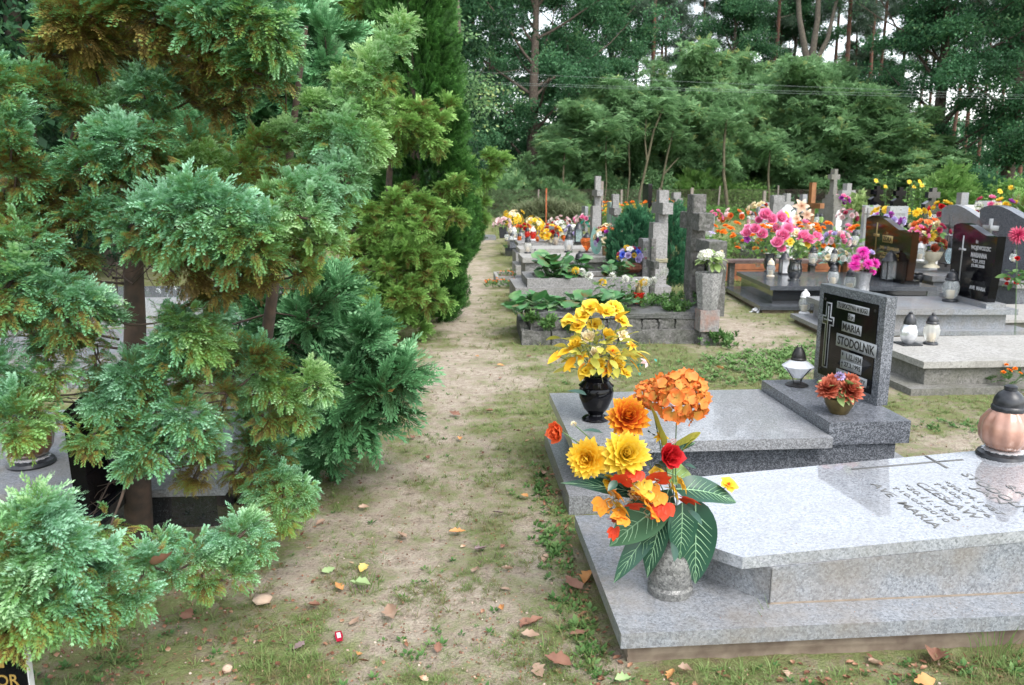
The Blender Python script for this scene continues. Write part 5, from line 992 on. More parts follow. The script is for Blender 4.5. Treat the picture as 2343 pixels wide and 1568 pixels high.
for k, (px, py, dx, dz) in enumerate([(1290, 800, -1, -.1), (1265, 815, -1, -.35), (1300, 830, -.8, -.6), (1330, 850, -.3, -.9), (1440, 810, .9, -.3), (1475, 815, 1, -.4), (1455, 835, .8, -.6), (1420, 840, .5, -.8), (1395, 845, .2, -1), (1350, 840, -.1, -1), (1370, 700, -.2, 1), (1420, 715, .6, .8), (1310, 730, -.8, .6)]):
    w3 = Q(px, py, pv.y-.04)-pv-Vector((0, 0, .24)); puty(g, LEAFT, np.array(w3)-np.array([dx, 0, dz])*.05, (dx, -.4, dz), .12, .4)
g.build('pointed_leaves', PET['yelorange'], YB, sharp=0)
g = G()
for k in range(14):
    w3 = Q(1445+q.normal(0, 16), 840+q.normal(0, 22), pv.y-.02)-pv-Vector((0, 0, .24)); puty(g, LEAFT, w3, q.normal(0, 1, 3), .03, 0)
g.build('teal_sprig', petal('teal_silk', (.02, .2, .16), (.05, .35, .28)), YB, sharp=0)
# ------------------------------------------------------------------ grave 3: plain concrete
o = thing('grave', 'plain weathered concrete grave with mossy sides behind the MARIA STODOLNIK stone', 'grave', (3.55, 5.68, 0)); foot(3.55, 5.68, 0, 2.6, 1.2)
grave_box(o, 'base', 0, 2.6, 0, 1.2, -.02, .055, CONC, .012); grave_box(o, 'body', .18, 2.5, .13, 1.1, .056, .195, CONC, .012); grave_box(o, 'slab', .14, 2.53, .09, 1.13, .197, .25, CONC_TOP, .012)
lantern('swirl', 'clear swirled lantern on a square black foot, left one of two on the concrete grave', P(2076, 788, .25), .29, SILVERG); lantern('tall', 'frosted lantern on a white foot, right one of two on the concrete grave', P(2128, 788, .25), .28, glass('frosted', (.85, .85, .82), .3, .2), lidm=BLACKP)
# ------------------------------------------------------------------ grave 4: light granite with the WOJEWODZIC stone
rz = -.075; o = thing('grave', 'light grey granite grave in two steps under the black WOJEWODZIC stone', 'grave', (3.98, 7.93, 0), rz); foot(3.98, 7.93, rz, 2.2, 1.2)
grave_box(o, 'foundation', .04, 2.16, .04, 1.16, -.02, .05, SOILC); grave_box(o, 'plinth', 0, 2.2, 0, 1.2, .051, .1, GR_SIDE, .006); grave_box(o, 'side_panels', .22, 1.96, .15, 1.05, .1005, .262, GR_SIDE, .003); grave_box(o, 'slab', .15, 2.04, .08, 1.12, .2635, .322, GR_SIDE, .008); grave_box(o, 'headstone_base', 1.72, 1.93, .13, 1.07, .3225, .375, GR_SIDE, .004)
def wave_stone(label, loc, rz, W, h0, h1, th, mat, name='headstone', cat='headstone', group=None, bulge=.03):
    hs = thing(name, label, cat, loc, rz, group); g = G(); v, f = upright(wave_poly(W, h0, h1, bulge=bulge), th, bev=.004); g.add(v, f); g.build('stone', mat, hs); return hs
def small_cross(parent, mat, y, z, h, w, al, x=-.003, th=.003, ahf=.7, name='cross'):
    g = G(); v, f = upright(cross_poly(w, h, w, h*ahf, al), th, bev=0); v[:, 0] += x; v[:, 1] += y; v[:, 2] += z; g.add(v, f); return g.build(name, mat, parent, smooth=False)
c_, s_ = math.cos(rz), math.sin(rz); L2W = lambda x, y: (3.98+x*c_-y*s_, 7.93+x*s_+y*c_)
a = L2W(1.78, .6); hs = wave_stone('black wavy-topped headstone reading WOJEWODZIC MARIANNA and AVE MARIA', (a[0], a[1], .3755), rz, .86, .83, .7, .09, BLACK_STONE, bulge=.06)
for s, yc, zc, h_, w_ in [('Ś.P.', -.07, .64, .04, .05), ('WOJEWODZIC', -.15, .565, .06, .37), ('MARIANNA', -.13, .49, .055, .3), ('*7.01.1932', -.13, .425, .042, .25), ('†5.08.2008', -.13, .37, .042, .25), ('AVE  MARIA', -.17, .13, .042, .3)]: txt(s, SILVERP, hs, (-.001, yc, zc), XT, ZT, h_, w_, .02)
small_cross(hs, SILVERP, .2, .17, .52, .024, .07)
lantern('tall', 'tall clear lantern in a black wire frame at the foot of the WOJEWODZIC stone', P(2172, 690, .3225), .37, CLEAR)
lantern('tall', 'clear lantern with white lid and orange candle on the corner of the light granite plinth', P(1839, 718, .1005), .3, CLEAR, lidm=WHITEP)
lantern('tall', 'clear lantern with black lid, left one of two before the magenta flowers', P(1904, 654, .3225), .3); lantern('urn' if 0 else 'tall', 'clear ribbed lantern with black lid, close beside the granite vase of magenta flowers', P(1942, 668, .3225), .3)
pv = P(1971, 674, .3225); vase('straight', 'granite vase holding magenta flowers on the light granite slab', pv, .27, GR_SPECK)
mg_ = [(-.12, 0, -.02, .085, 'mum', 'magenta'), (-.03, 0, .14, .09, 'mum', 'magenta'), (.02, -.05, .0, .08, 'mum', 'magenta'), (.13, 0, .0, .08, 'mum', 'magenta'), (.02, .05, .08, .07, 'mum', 'magenta'), (-.1, .02, .06, .07, 'mum', 'magenta'), (.1, -.03, -.1, .05, 'mum', 'magenta'), (.1, .05, .12, .05, 'rose', 'lilac')]
bouquet('magenta chrysanthemums with white tips in the granite vase', pv+Vector((0, 0, .3)), [(a_*1., b_, c_2+.08, r_, k_, p_, unit(np.array([a_*2, -.6, .6+c_2]))) for a_, b_, c_2, r_, k_, p_ in mg_], F_WEED, 26, .09, 8)
# ------------------------------------------------------------------ grave 5: black granite, ZORA
rz = -.11; o = thing('grave', 'wide black granite grave in two steps with pink flowers in black vases', 'grave', (3.93, 9.72, 0), rz); foot(3.93, 9.72, rz, 2.5, 2.1)
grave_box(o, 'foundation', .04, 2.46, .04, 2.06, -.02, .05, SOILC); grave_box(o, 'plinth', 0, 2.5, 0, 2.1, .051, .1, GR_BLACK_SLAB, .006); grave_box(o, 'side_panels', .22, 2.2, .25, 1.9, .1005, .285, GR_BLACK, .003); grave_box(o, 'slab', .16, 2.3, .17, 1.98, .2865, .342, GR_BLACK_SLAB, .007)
grave_box(o, 'headstone_base', 1.98, 2.18, .4, 1.88, .3425, .39, BLACK_STONE, .02)
c_, s_ = math.cos(rz), math.sin(rz); L2W = lambda x, y: (3.93+x*c_-y*s_, 9.72+x*s_+y*c_)
a = L2W(2.02, 1.14); hs = wave_stone('brownish black wavy headstone with gold lettering ZORA', (a[0], a[1], .3905), rz, 1.5, .82, .62, .09, BROWN_BLACK, bulge=.05)
GPL = M('gold_plate', (.5, .36, .14), (.42, .3, .1), 20, .4, metal=.3)
txt('Ś.P.', GPL, hs, (-.001, .0, .59), XT, ZT, .045, .07); g = G(); v, f = box(-.003, -.0005, -.19, .14, .455, .555, 0); g.add(v, f); pl = g.build('name_plate', GPL, hs, smooth=False); txt('ZORA', BROWN_BLACK, pl, (-.0038, -.025, .505), XT, ZT, .068, .28, .02)
for s, yc, zc in (('EWA     STANISŁAW', -.1, .38), ('*1927     *1930', -.12, .3), ('†1988     †2003', -.12, .24)): txt(s, GPL, hs, (-.001, yc, zc), XT, ZT, .045, .6, .02)
small_cross(hs, GPL, .35, .12, .6, .04, .1)
BV = ['vases of pink flowers on the black grave']
pv1 = P(1759, 622, .343); pv2 = P(1816, 642, .343)
vase('urn', 'black vase with pink flowers, the farther left one on the black grave', pv1, .28, GR_BLACK); vase('urn', 'black vase with pink flowers, the nearer right one on the black grave', pv2, .3, GR_BLACK)
def pxb(label, base, z0, pts, leaf=F_PALELEAF, nleaf=18, leafL=.1, seed=0, dirup=.5):
    hd = []
    for px, py, dy, r_, k_, p_ in pts:
        w3 = Q(px, py, base.y+dy)-base-Vector((0, 0, z0)); hd.append((w3.x, w3.y, w3.z, r_, k_, p_, unit(np.array([w3.x*1.5, -.8, dirup]))))
    return bouquet(label, base+Vector((0, 0, z0)), hd, leaf, nleaf, leafL, seed)
pxb('pink ruffled flowers fanning out of the farther black vase', pv1, .27, [(1750, 493, 0, .13, 'rose', 'pink'), (1765, 503, -.05, .11, 'rose', 'pink'), (1708, 534, 0, .1, 'rose', 'pink'), (1727, 525, -.05, .11, 'rose', 'pink'), (1743, 537, -.05, .11, 'rose', 'pink'), (1785, 500, 0, .12, 'rose', 'pink'), (1800, 505, .05, .1, 'open', 'pink'), (1709, 549, 0, .06, 'open', 'purple'), (1798, 492, .05, .06, 'open', 'yellow'), (1775, 525, 0, .1, 'rose', 'pink'), (1735, 505, .1, .08, 'rose', 'pink')], seed=11)
pxb('pink and yellow flowers hanging over the nearer black vase', pv2, .29, [(1790, 540, -.05, .12, 'rose', 'pink'), (1778, 556, -.08, .11, 'rose', 'pink'), (1800, 527, 0, .11, 'rose', 'pink'), (1788, 570, -.1, .08, 'rose', 'pink'), (1835, 544, 0, .12, 'rose', 'pink'), (1850, 549, -.04, .1, 'rose', 'pink'), (1865, 543, 0, .1, 'rose', 'pink'), (1806, 554, -.1, .07, 'open', 'yellow'), (1845, 560, -.04, .06, 'open', 'yellow'), (1820, 534, .05, .08, 'open', 'cream')], seed=12)
lantern('tall', 'clear lantern with orange candle between the two black vases', P(1762, 633, .343), .26, CLEAR, lidm=WAX); lantern('house', 'tall lantern with white inside and black dome lid behind the black vases', P(1793, 628, .343), .34, SILVERG); lantern('house', 'big clear lantern with a stepped black lid before the ZORA stone', P(2032, 643, .343), .42, CLEAR)
pv = P(1905, 622, .343); vase('foot', 'dark footed bowl of white flowers on the black slab', pv, .15, BLACKP); bouquet('white flowers with turquoise leaves in the dark footed bowl', pv+Vector((0, 0, .15)), dome(.22, .16, 16, [('open', 'white', 1), ('rose', 'white', 1), ('open', 'cream', .8)], 3, .065, .03), petal('turquoise_leaf', (.05, .3, .26), (.25, .5, .42)), 34, .11, 9)
lantern('small', 'small black-capped lantern at the far left corner of the black slab', P(1733, 611, .343), .12); vase('classic', 'black pot right of the ZORA stone', P(2098, 655, .15), .2, BLACKP)
# grave behind the WOJEWODZIC stone
b0 = P(2110, 650, .1); o = thing('grave', 'speckled granite grave with a table-like slab between the ZORA and WOJEWODZIC stones', 'grave', (b0.x, 9.6, 0), -.08); foot(b0.x, 9.6, -.08, 2.3, 1)
grave_box(o, 'plinth', 0, 2.2, 0, 1.1, -.02, .08, TERR_DARK); grave_box(o, 'body', .28, 2.1, .1, 1., .08, .33, GR_SPECK_D); grave_box(o, 'slab', .05, 2.2, .0, 1.1, .331, .4, TERR_DARK, .01)
pv = P(2130, 612, .4); vase('foot', 'cream footed pot of red and yellow flowers on the speckled table slab', pv, .24, M('cream_plastic', (.6, .56, .42), (.52, .48, .36), 10, .5)); pxb('red carnations and yellow chrysanthemum in the cream footed pot', pv, .23, [(2112, 552, 0, .09, 'rose', 'rust'), (2128, 541, 0, .1, 'mum', 'yellow'), (2142, 550, .02, .08, 'rose', 'rust'), (2136, 570, -.05, .09, 'rose', 'rust'), (2155, 556, 0, .08, 'rose', 'rust'), (2160, 568, 0, .07, 'rose', 'rust'), (2118, 535, .05, .08, 'mum', 'cream'), (2098, 540, .05, .06, 'lily', 'cream'), (2138, 532, .05, .07, 'mum', 'yellow')], F_WEED, 20, .1, 14)
lantern('small', 'small green glass candle with gold cap beside the cream pot', P(2173, 611, .4), .17, GREENG, lidm=BRASS); bouquet('lilac and white flowers in a dark pot behind the ZORA stone', P(2105, 600, .45), dome(.18, .15, 12, [('open', 'lilac', 1), ('open', 'white', .8)], 5, .07, .12), F_WEED, 14, .09, 15)
# ------------------------------------------------------------------ grave 6: old stone grave with bergenia
rz = -.03; o = thing('grave', 'old cracked dark concrete grave with mossy stone courses and leafy plants on top', 'grave', (.68, 7.9, 0), rz); foot(.68, 7.9, rz, 2.0, 1.15)
g = G()
for k, (x0, x1) in enumerate([(0, .3), (.31, 1.0), (1.01, 1.95)]): v, f = rough_box(x0, x1, 0, .1, -.05, .15, .008, 6, 20+k); g.add(v, f)
v, f = rough_box(-.0, .09, .11, 1.15, -.05, .15, .008, 6, 25); g.add(v, f); g.build('kerb', CONC_OLD, o, sharp=50)
g = G(); xs_ = [.12, .3, .5, .72, .9, 1.1, 1.27, 1.44, 1.62, 1.86]
for k in range(len(xs_)-1): v, f = rough_box(xs_[k], xs_[k+1]-.012, .06, .3, .12, .252+.01*(k % 3), .012, 5, 30+k); g.add(v, f)
g.build('stone_course', CONC_OLD, o, sharp=50); grave_box(o, 'fill', .1, 1.9, .09, 1.1, .0, .24, CONC_OLD)
g = G(); v, f = rough_box(.14, 1.0, .05, 1.0, .27, .335, .006, 7, 45); g.add(v, f); v, f = rough_box(1.01, 1.95, .05, 1.05, .255, .325, .008, 7, 46); g.add(v, f); g.build('cracked_slab', granite('dark_stone_slab', (.04, .04, .04), (.1, .098, .1), (.2, .2, .2), 90, .7, 0, stain=(.035, .045, .02), stain_amt=.6, bump=.6), o, sharp=50)
BG = [blade(1, 1.02, 9, 6, .5, .06, .72, .035, s, .35, .8, .6) for s in range(3)]
def berg(label, loc, n, rx, ry, L, seed, name='bergenia_plant', m=None, zs=.12, px=None):
    root = thing(name, label, 'plant', loc); q = np.random.default_rng(seed); gs = G(); r0 = 0
    for k in range(n):
        b = np.array([q.uniform(-rx, rx), q.uniform(-ry, ry), q.uniform(.02, zs)]); a = math.atan2(b[1], b[0])+q.normal(0, .8); el = q.uniform(-.05, .9); d = np.array([math.cos(a)*math.cos(el), math.sin(a)*math.cos(el)-.15, math.sin(el)])
        g = G(); puty(g, BG[k % 3], b, d, L*q.uniform(.65, 1.2), q.normal(0, .35), q.choice([-.35, -.1, 0, .1, .2])); g.build('leaf', m or F_BERG, root, sharp=0)
        v, f = tube([b*[.6, .6, 0], b, b+d*L*.12], .006, 5); gs.add(v, f)
    gs.build('stems', STEMG, root, sharp=0); return root
berg('broad round bergenia leaves spreading over the left of the old cracked grave', (1.27, 8.35, .335), 84, .62, .3, .165, 3)
berg('bergenia leaves drooping over the left kerb of the old cracked grave', (.72, 8.45, .24), 16, .12, .25, .17, 4)
lantern('box', 'red glass lantern with a gold lid on the old cracked slab', P(1460, 697, .33), .24, REDG, lidm=BRASS)
WT = [weed(7, s) for s in range(3)]
def weeds(label, loc, n, rx, ry, h, s, seed, name='weed_clump', m=None, cat='weeds'):
    root = thing(name, label, cat, loc); q = np.random.default_rng(seed); g = G(); B = np.stack([q.normal(0, rx*.5, n), q.normal(0, ry*.5, n), q.random(n)*h], 1); D = unit(q.normal(0, 1, (n, 3))*[1, 1, .4]+[0, 0, .8])
    for k in range(3): scatter(g, WT[k], B[k::3], frames(D[k::3]), s*q.uniform(.7, 1.3, len(B[k::3])), q.uniform(-.15, .3, len(B[k::3])))
    g.build('foliage', m or F_WEED, root, smooth=False); g = G()
    for k in range(0, n, 4): v, f = tube([(B[k][0]*.5, B[k][1]*.5, -.02), B[k]], [.003, .0015], 4); g.add(v, f)
    g.build('stems', STEMG, root, sharp=0); return root
for k, (x_, y_, z_, n, rx, h, lab) in enumerate([(2.25, 8.45, .33, 120, .4, .1, 'tangled green weeds on the right half of the old cracked slab'), (2.35, 8.05, .3, 70, .2, .12, 'weeds trailing over the near right edge of the old cracked grave'), (.95, 7.9, .17, 40, .1, .14, 'weed tuft rooted in the left stone course of the old grave'), (1.18, 7.87, .15, 30, .08, .08, 'small weed in the middle of the stone course'), (1.72, 7.92, .3, 30, .1, .07, 'little weed on the front lip of the cracked slab'), (2.72, 7.75, .0, 80, .2, .14, 'weeds beside the concrete block under the vase'), (.78, 7.97, .25, 30, .09, .06, 'weed tuft on the left corner of the old grave')]): weeds(lab, (x_, y_, z_), n, rx, rx*.6, h, .06, 70+k)
q = np.random.default_rng(6); hd = []
for k in range(15): hd.append((q.uniform(-.55, .5), q.uniform(-.1, .15), q.uniform(.2, .38), .055, 'pom', 'white' if q.random() < .75 else 'yellow', (0, -.4, .9)))
bouquet('row of white and yellow zinnias growing behind the bergenia leaves', (1.95, 8.9, .3), hd, F_WEED, 60, .08, 21, name='zinnia_plants', cat='plants')
# stones at the head of grave 6
cx0 = 2.66
hs = thing('stone_cross', 'massive dark weathered stone cross beside the concrete vase', 'stone cross', (cx0, 8.78, 0)); g = G(); v, f = rough_box(0, .16, -.11, .11, -.02, 1.53, .007, 8, 51); g.add(v, f); g.build('shaft', CONC_OLD, hs, sharp=50)
g = G(); v, f = rough_box(-.005, .165, -.37, .37, 1.14, 1.33, .007, 8, 52); g.add(v, f); g.build('arms', CONC_OLD, hs, sharp=50)
hs = thing('headstone', 'dark weathered stone block with a black glass plaque behind the concrete vase', 'headstone', (cx0, 8.28, 0)); g = G(); v, f = rough_box(0, .2, -.24, .24, .25, 1.05, .008, 8, 53); g.add(v, f); g.build('stone', CONC_OLD, hs, sharp=50); g = G(); v, f = box(-.03, -.006, -.2, .2, .42, .92, .003); g.add(v, f); g.build('plaque', BLACK_STONE, hs)
o = thing('stone_block', 'grey and reddish concrete block carrying the tapered vase', 'stone block', (2.5, 7.72, 0)); grave_box(o, 'block', 0, .2, 0, .2, .15, .37, granite('reddish_concrete', (.1, .09, .085), (.2, .19, .18), (.33, .32, .31), 90, .9, 0, stain=(.28, .14, .1), stain_amt=.8, bump=.6, stain_scale=9.), .006); grave_box(o, 'foot', .02, .2, .02, .2, -.02, .149, CONC_OLD, 0, .01, 8)
vase('cone', 'tapered concrete vase with white flowers on a square block', (2.6, 7.82, .371), .38, TERR_DARK, n=8)
fl = bouquet('white phlox flowers with pale leaves in the tapered concrete vase', (2.6, 7.82, .72), [(-.07, -.02, .2, .062, 'hydrangea', 'white', (-.1, -.3, 1)), (-.01, .03, .22, .05, 'hydrangea', 'white', (0, -.2, 1)), (.1, .0, .2, .05, 'hydrangea', 'white', (.2, -.3, 1)), (.13, .03, .24, .02, 'pom', 'cream', (0, 0, 1))], F_PALELEAF, 34, .13, 22)
hs = thing('stone_cross', 'pale grey stone cross with a hanging moss band, left of the massive dark cross', 'stone cross', (2.72, 10.45, 0), .0); g = G()
v, f = rough_box(0, .13, -.09, .09, -.02, 1.57, .004, 7, 61); g.add(v, f); g.build('shaft', TERRAZZO, hs, sharp=50); g = G(); v, f = rough_box(-.004, .134, -.3, .3, 1.26, 1.41, .004, 7, 62); g.add(v, f); g.build('arms', TERRAZZO, hs, sharp=50)
g = G(); v, f = rough_box(-.1, .1, -.22, .02, .3, 1.15, .004, 7, 63); g.add(v, f); g.build('pedestal', TERRAZZO, hs, sharp=50); g = G(); v, f = rough_box(-.11, .11, -.23, .03, .62, .68, .01, 6, 64); g.add(v, f); g.build('moss_band', F_STRAW, hs, sharp=0); g = G(); v, f = box(-.01, .13, -.28, -.1, .0, .3, .01); g.add(v, f); g.build('foot', TERR_DARK, hs)
hs = thing('wooden_cross', 'small dark wooden cross with a crucifix leaning before the pale stone cross', 'cross', (2.44, 9.62, 0), .05); g = G(); v, f = rough_box(0, .06, -.035, .035, -.02, .98, .003, 6, 65); g.add(v, f); g.build('shaft', CONC_OLD, hs, sharp=50); g = G(); v, f = rough_box(-.004, .064, -.17, .17, .62, .71, .003, 6, 66); g.add(v, f); g.build('arms', CONC_OLD, hs, sharp=50)
# shrubs by the crosses
JT = [needleball(9), needleball(10)]
def juniper(label, loc, r_, h, n, seed):
    root = thing('juniper', label, 'juniper', loc); q = np.random.default_rng(seed); g = G(); u_ = q.random(n); a = q.uniform(0, 6.28, n); pf = r_*np.sin(PI*np.clip(.15+.85*u_, 0, 1))**.6*q.random(n)**.35; lobe = 1+.3*np.sin(a*4+seed)
    B = np.stack([np.cos(a)*pf, np.sin(a)*pf, u_*h*(.8+.2*lobe)], 1); D = unit(np.stack([np.cos(a)*.35, np.sin(a)*.35, np.ones(n)], 1)+q.normal(0, .15, (n, 3)))
    for k in range(3): scatter(g, PL[k], B[k::3], frames(D[k::3], roll=q.uniform(0, 6, len(B[k::3]))), q.uniform(.1, .17, len(B[k::3])), q.uniform(-.25, .1, len(B[k::3])))
    g.build('foliage', F_JUN, root, smooth=False); g = G(); v, f = tube([(0, 0, 0), (0, 0, h*.7)], [.03, .01], 6); g.add(v, f); g.build('trunk', BARK_CON, root); return root
juniper('bluish green juniper bush behind the blue flower bowl', (2.72, 11.75, .2), .4, .98, 1100, 1); juniper('juniper growing between the pale cross and the massive dark cross', (3.25, 11.6, .1), .3, 1.15, 800, 2)
# ------------------------------------------------------------------ graves of the left row, receding
o = thing('grave', 'pale terrazzo kerbed grave with leafy plants, just behind the old cracked grave', 'grave', (.78, 10.0, 0)); foot(.78, 10., 0, 2.1, 1.1)
grave_box(o, 'base', 0, 2.05, 0, 1.1, -.02, .33, TERRAZZO, .01); grave_box(o, 'soil', .2, 1.9, .2, .95, .33, .385, M('dark_soil', (.05, .04, .03), (.09, .07, .05), 20, .95, bump=1), 0)
g = G(); v, f = prism([(.16, .06), (1.9, .06), (1.9, .2), (.16, .2)], .3305, .44, .025, 3); g.add(v, f); v, f = prism([(.16, .85), (1.9, .85), (1.9, .97), (.16, .97)], .3305, .44, .025, 3); g.add(v, f); v, f = prism([(.16, .201), (.28, .201), (.28, .849), (.16, .849)], .3305, .43, .02, 3); g.add(v, f); g.build('kerb', TERRAZZO, o)
berg('tall bergenia clump with reddish leaves on the pale kerbed grave', (1.42, 10.4, .38), 74, .28, .2, .2, 5, zs=.32); berg('smaller bergenia at the right of the pale kerbed grave, beside the blue flowers', (2.2, 10.5, .38), 20, .12, .12, .16, 6, zs=.22)
lantern('tall', 'clear grave lantern with black lid on the kerb between bergenia and blue flowers', P(1325, 632, .44), .34)
pv = P(1443, 622, .44); o2 = part('flower_bowl', lathe([(.13, 0), (.17, .05), (.16, .1), (.1, .12)], 20, ribs(7, .08)), M('coir_fibre', (.25, .1, .06), (.14, .05, .03), 40, .95, bump=2), None); o2.location = pv; tag(o2, 'coir fibre bowl under the blue and white flowers', 'flower bowl')
bouquet('blue, white and violet artificial flowers in a coir bowl', pv+Vector((0, 0, .1)), dome(.2, .19, 26, [('open', 'blue', 1), ('open', 'white', 1), ('rose', 'lilac', 1), ('rose', 'crimson', .8), ('open', 'blue', 1.), ('pom', 'yellow', .8)], 31, .058, .05), F_WEED, 16, .08, 31)
def stepped(label, x, y, L, W, zs_, mats, rz=0., ins=.12):
    o = thing('grave', label, 'grave', (x, y, 0), rz); foot(x, y, rz, L, W); nm = ['plinth', 'body', 'slab']
    (z0, z1, z2), i_ = zs_, ins
    grave_box(o, 'plinth', 0, L, 0, W, -.02, z0, mats[0], .006); grave_box(o, 'body', i_, L-i_*.6, i_*.7, W-i_*.7, z0+.0005, z1, mats[1], .003); grave_box(o, 'slab', i_*.6, L-i_*.3, i_*.3, W-i_*.3, z1+.001, z2, mats[2], .01); return o
stepped('terrazzo grave with thick rounded slab carrying the red glass heart lantern', 1.0, 12.25, 1.95, 1., (.14, .44, .52), (TERRAZZO, TERR_DARK, CONC_TOP)); grave_box(thing('stone_step', 'low rounded stone lying at the path end of the terrazzo grave', 'stone', (.86, 11.6, 0)), 'block', 0, .35, 0, .3, 0, .16, TERRAZZO, .03)
lantern('heart', 'large teardrop lantern of amber red glass with black lid', P(1342, 578, .52), .34, ORG); lantern('tall', 'lit white lantern with black lid at the left end of the terrazzo slab', P(1207, 580, .52), .28, glass('milky_glass', (.8, .8, .78), .3, .25)); lantern('small', 'tiny black-capped candle near the lit white lantern', P(1224, 579, .52), .07); lantern('tall', 'pale grey onion-shaped lantern left of the red heart lantern', P(1300, 578, .52), .34, glass('milky_grey', (.75, .78, .8), .3, .2), rz=1)
pv = P(1385, 585, .52); vase('square', 'square brown basket pot of mixed flowers on the terrazzo slab', pv, .15, M('basket_brown', (.2, .13, .05), (.1, .06, .03), 60, .8, bump=2), n=4, rz=PI/4)
bouquet('tall arrangement of purple, red and cream flowers in the brown basket pot', pv+Vector((0, 0, .14)), dome(.2, .3, 22, [('rose', 'purple', 1), ('open', 'red', 1), ('daisy', 'lilac', 1), ('lily', 'cream', 1.1), ('open', 'orange', 1), ('open', 'white', .8), ('rose', 'purple', 1), ('open', 'cream', 1)], 33, .072, .05), F_WEED, 20, .09, 33)
bl = thing('artificial_leaf', 'large turquoise plastic leaf standing above the mixed flowers', 'plastic leaf', (pv.x-.1, pv.y+.3, .5)); g = G(); v, f, t = blade(.55, .2, 10, 6, .2, .15, .75); puty(g, (v, f, t), (0, 0, 0), (-.08, -.15, 1), 1., 0); g.build('blade', petal('turquoise_plastic', (.2, .45, .38), (.35, .6, .52)), bl, sharp=0)
bouquet('spray of small crimson roses beside the turquoise leaf', (pv.x+.12, pv.y+.3, .55), [(.02, 0, .38, .045, 'rose', 'crimson'), (.07, 0, .32, .05, 'rose', 'crimson'), (.1, 0, .2, .04, 'rose', 'crimson'), (-.03, 0, .12, .04, 'rose', 'red'), (-.2, 0, .05, .035, 'rose', 'red'), (.0, 0, .45, .04, 'rose', 'pink')], F_WEED, 16, .16, 34)
stepped('low terrazzo grave with a pale slab edge behind the red heart lantern', 1.1, 14.0, 2.1, .95, (.22, .45, .52), (CONC_TOP, TERRAZZO, CONC_TOP))
o = thing('flower_border', 'small stone-edged flower bed with marigolds next to the path', 'flower bed', (.68, 12.95, 0)); g = G()
for a_ in ((0, .38, 0, .05), (0, .38, .75, .8), (0, .05, .051, .749)): v, f = box(*a_, -.02, .15, .01); g.add(v, f)
g.build('kerb', CONC_TOP, o); grave_box(o, 'soil', .051, .38, .051, .749, 0, .11, M('bed_soil', (.15, .1, .07), (.22, .16, .11), 20, .95, bump=1), 0)
def marigolds(label, loc, rx, ry, h, n, nf, seed, fm='marig', r0=.03, name='marigold_bed', fol=F_WEED, mix=(), cat='marigold plants', rz=0.):
    root = thing(name, label, cat, loc, rz); q = np.random.default_rng(seed); g = G(); B = np.stack([q.uniform(-rx, rx, n), q.uniform(-ry, ry, n), q.random(n)**.7*h*.85], 1); D = unit(q.normal(0, 1, (n, 3))*[1, 1, .5]+[0, 0, .7])
    for k in range(3): scatter(g, FS[k], B[k::3], frames(D[k::3], roll=q.normal(0, .8, len(B[k::3]))), max(.07, h*.2)*q.uniform(.7, 1.3, len(B[k::3])), q.uniform(.0, .4, len(B[k::3])))
    g.build('foliage', fol, root, smooth=False)
    for k in range(nf):
        kd, pk = ('marigold', fm) if not mix or q.random() < .75 else mix[int(q.integers(len(mix)))]
        p = (q.uniform(-rx, rx), q.uniform(-ry, ry*.95), h*q.uniform(.8, 1.12) if q.random() < .8 else h*q.uniform(.3, .8)); head(kd, PET[pk], root, p, (q.normal(0, .25), -.25, 1), r0*q.uniform(.75, 1.25), q.uniform(0, 6))
    return root
marigolds('orange marigolds planted along the path edge before the small stone-edged bed', (.75, 12.6, 0), .28, .22, .14, 90, 22, 41, r0=.022); marigolds('few orange marigolds inside the small stone-edged bed', (.9, 13.35, .1), .14, .3, .08, 40, 9, 42, r0=.022)
stepped('long grey grave slab with red lanterns and orange flowers', 1.25, 15.9, 2.5, 1., (.3, .42, .5), (TERRAZZO, CONC_TOP, TERR_DARK), ins=.08)
stepped('grey granite grave with a dark vase of pale pink roses', 1.2, 18.6, 2.6, 1., (.2, .38, .46), (GR_BLACK, GR_SPECK_D, GR_SIDE)); stepped('farthest grey slab of the left row, under the yellow flowers', 1.9, 23.6, 2.0, 1., (.2, .38, .45), (CONC_TOP, TERRAZZO, GR_SIDE))
for px, py, z, h, kd, gm, lab in [(1206, 547, .5, .26, 'tall', REDG, 'red glass lantern with one pale side on the long grey slab'), (1219, 550, .5, .29, 'tall', REDG, 'red glass lantern with a white cap, right one of the two red ones'), (1159, 552, .5, .22, 'tall', CLEAR, 'clear lantern at the left end of the long grey slab'), (1171, 550, .5, .16, 'small', CLEAR, 'short clear candle jar, second from the left end of the long grey slab'), (1176, 548, .5, .27, 'tall', CLEAR, 'slim clear lantern with a white cap on the long grey slab'), (1188, 550, .5, .15, 'small', ORG, 'yellowish candle jar left of the two red lanterns'), (1191, 547, .5, .22, 'tall', CLEAR, 'clear black-capped lantern just left of the two red ones'), (1168, 536, .5, .28, 'tall', CLEAR, 'tall clear lantern behind the jars at the slab end'),
    (1271, 563, .5, .26, 'tall', glass('smoky', (.6, .55, .5), .3, .2), 'brownish clear lantern at the edge of the orange flowers'), (1323, 556, .5, .42, 'house', glass('greenish_glass', (.5, .65, .6), .15, .2), 'large dark house-shaped lantern before the tall pale stone cross'), (1304, 548, .5, .3, 'tall', BLACKP, 'black lantern lid rising behind the pale purple flowers')]: lantern(kd, lab, P(px, py, z), h, gm, lidm=WHITEP if 'white cap' in lab else None)
pv = P(1150, 545, .46); vase('square', 'square dark vase of pale pink roses at the path end', pv, .25, BLACKP, n=4, rz=PI/4); bouquet('big pale pink roses in the square dark vase', pv+Vector((0, 0, .24)), dome(.17, .14, 7, [('rose', 'palepink', 1)], 51, .1, .05), F_WEED, 20, .12, 51)
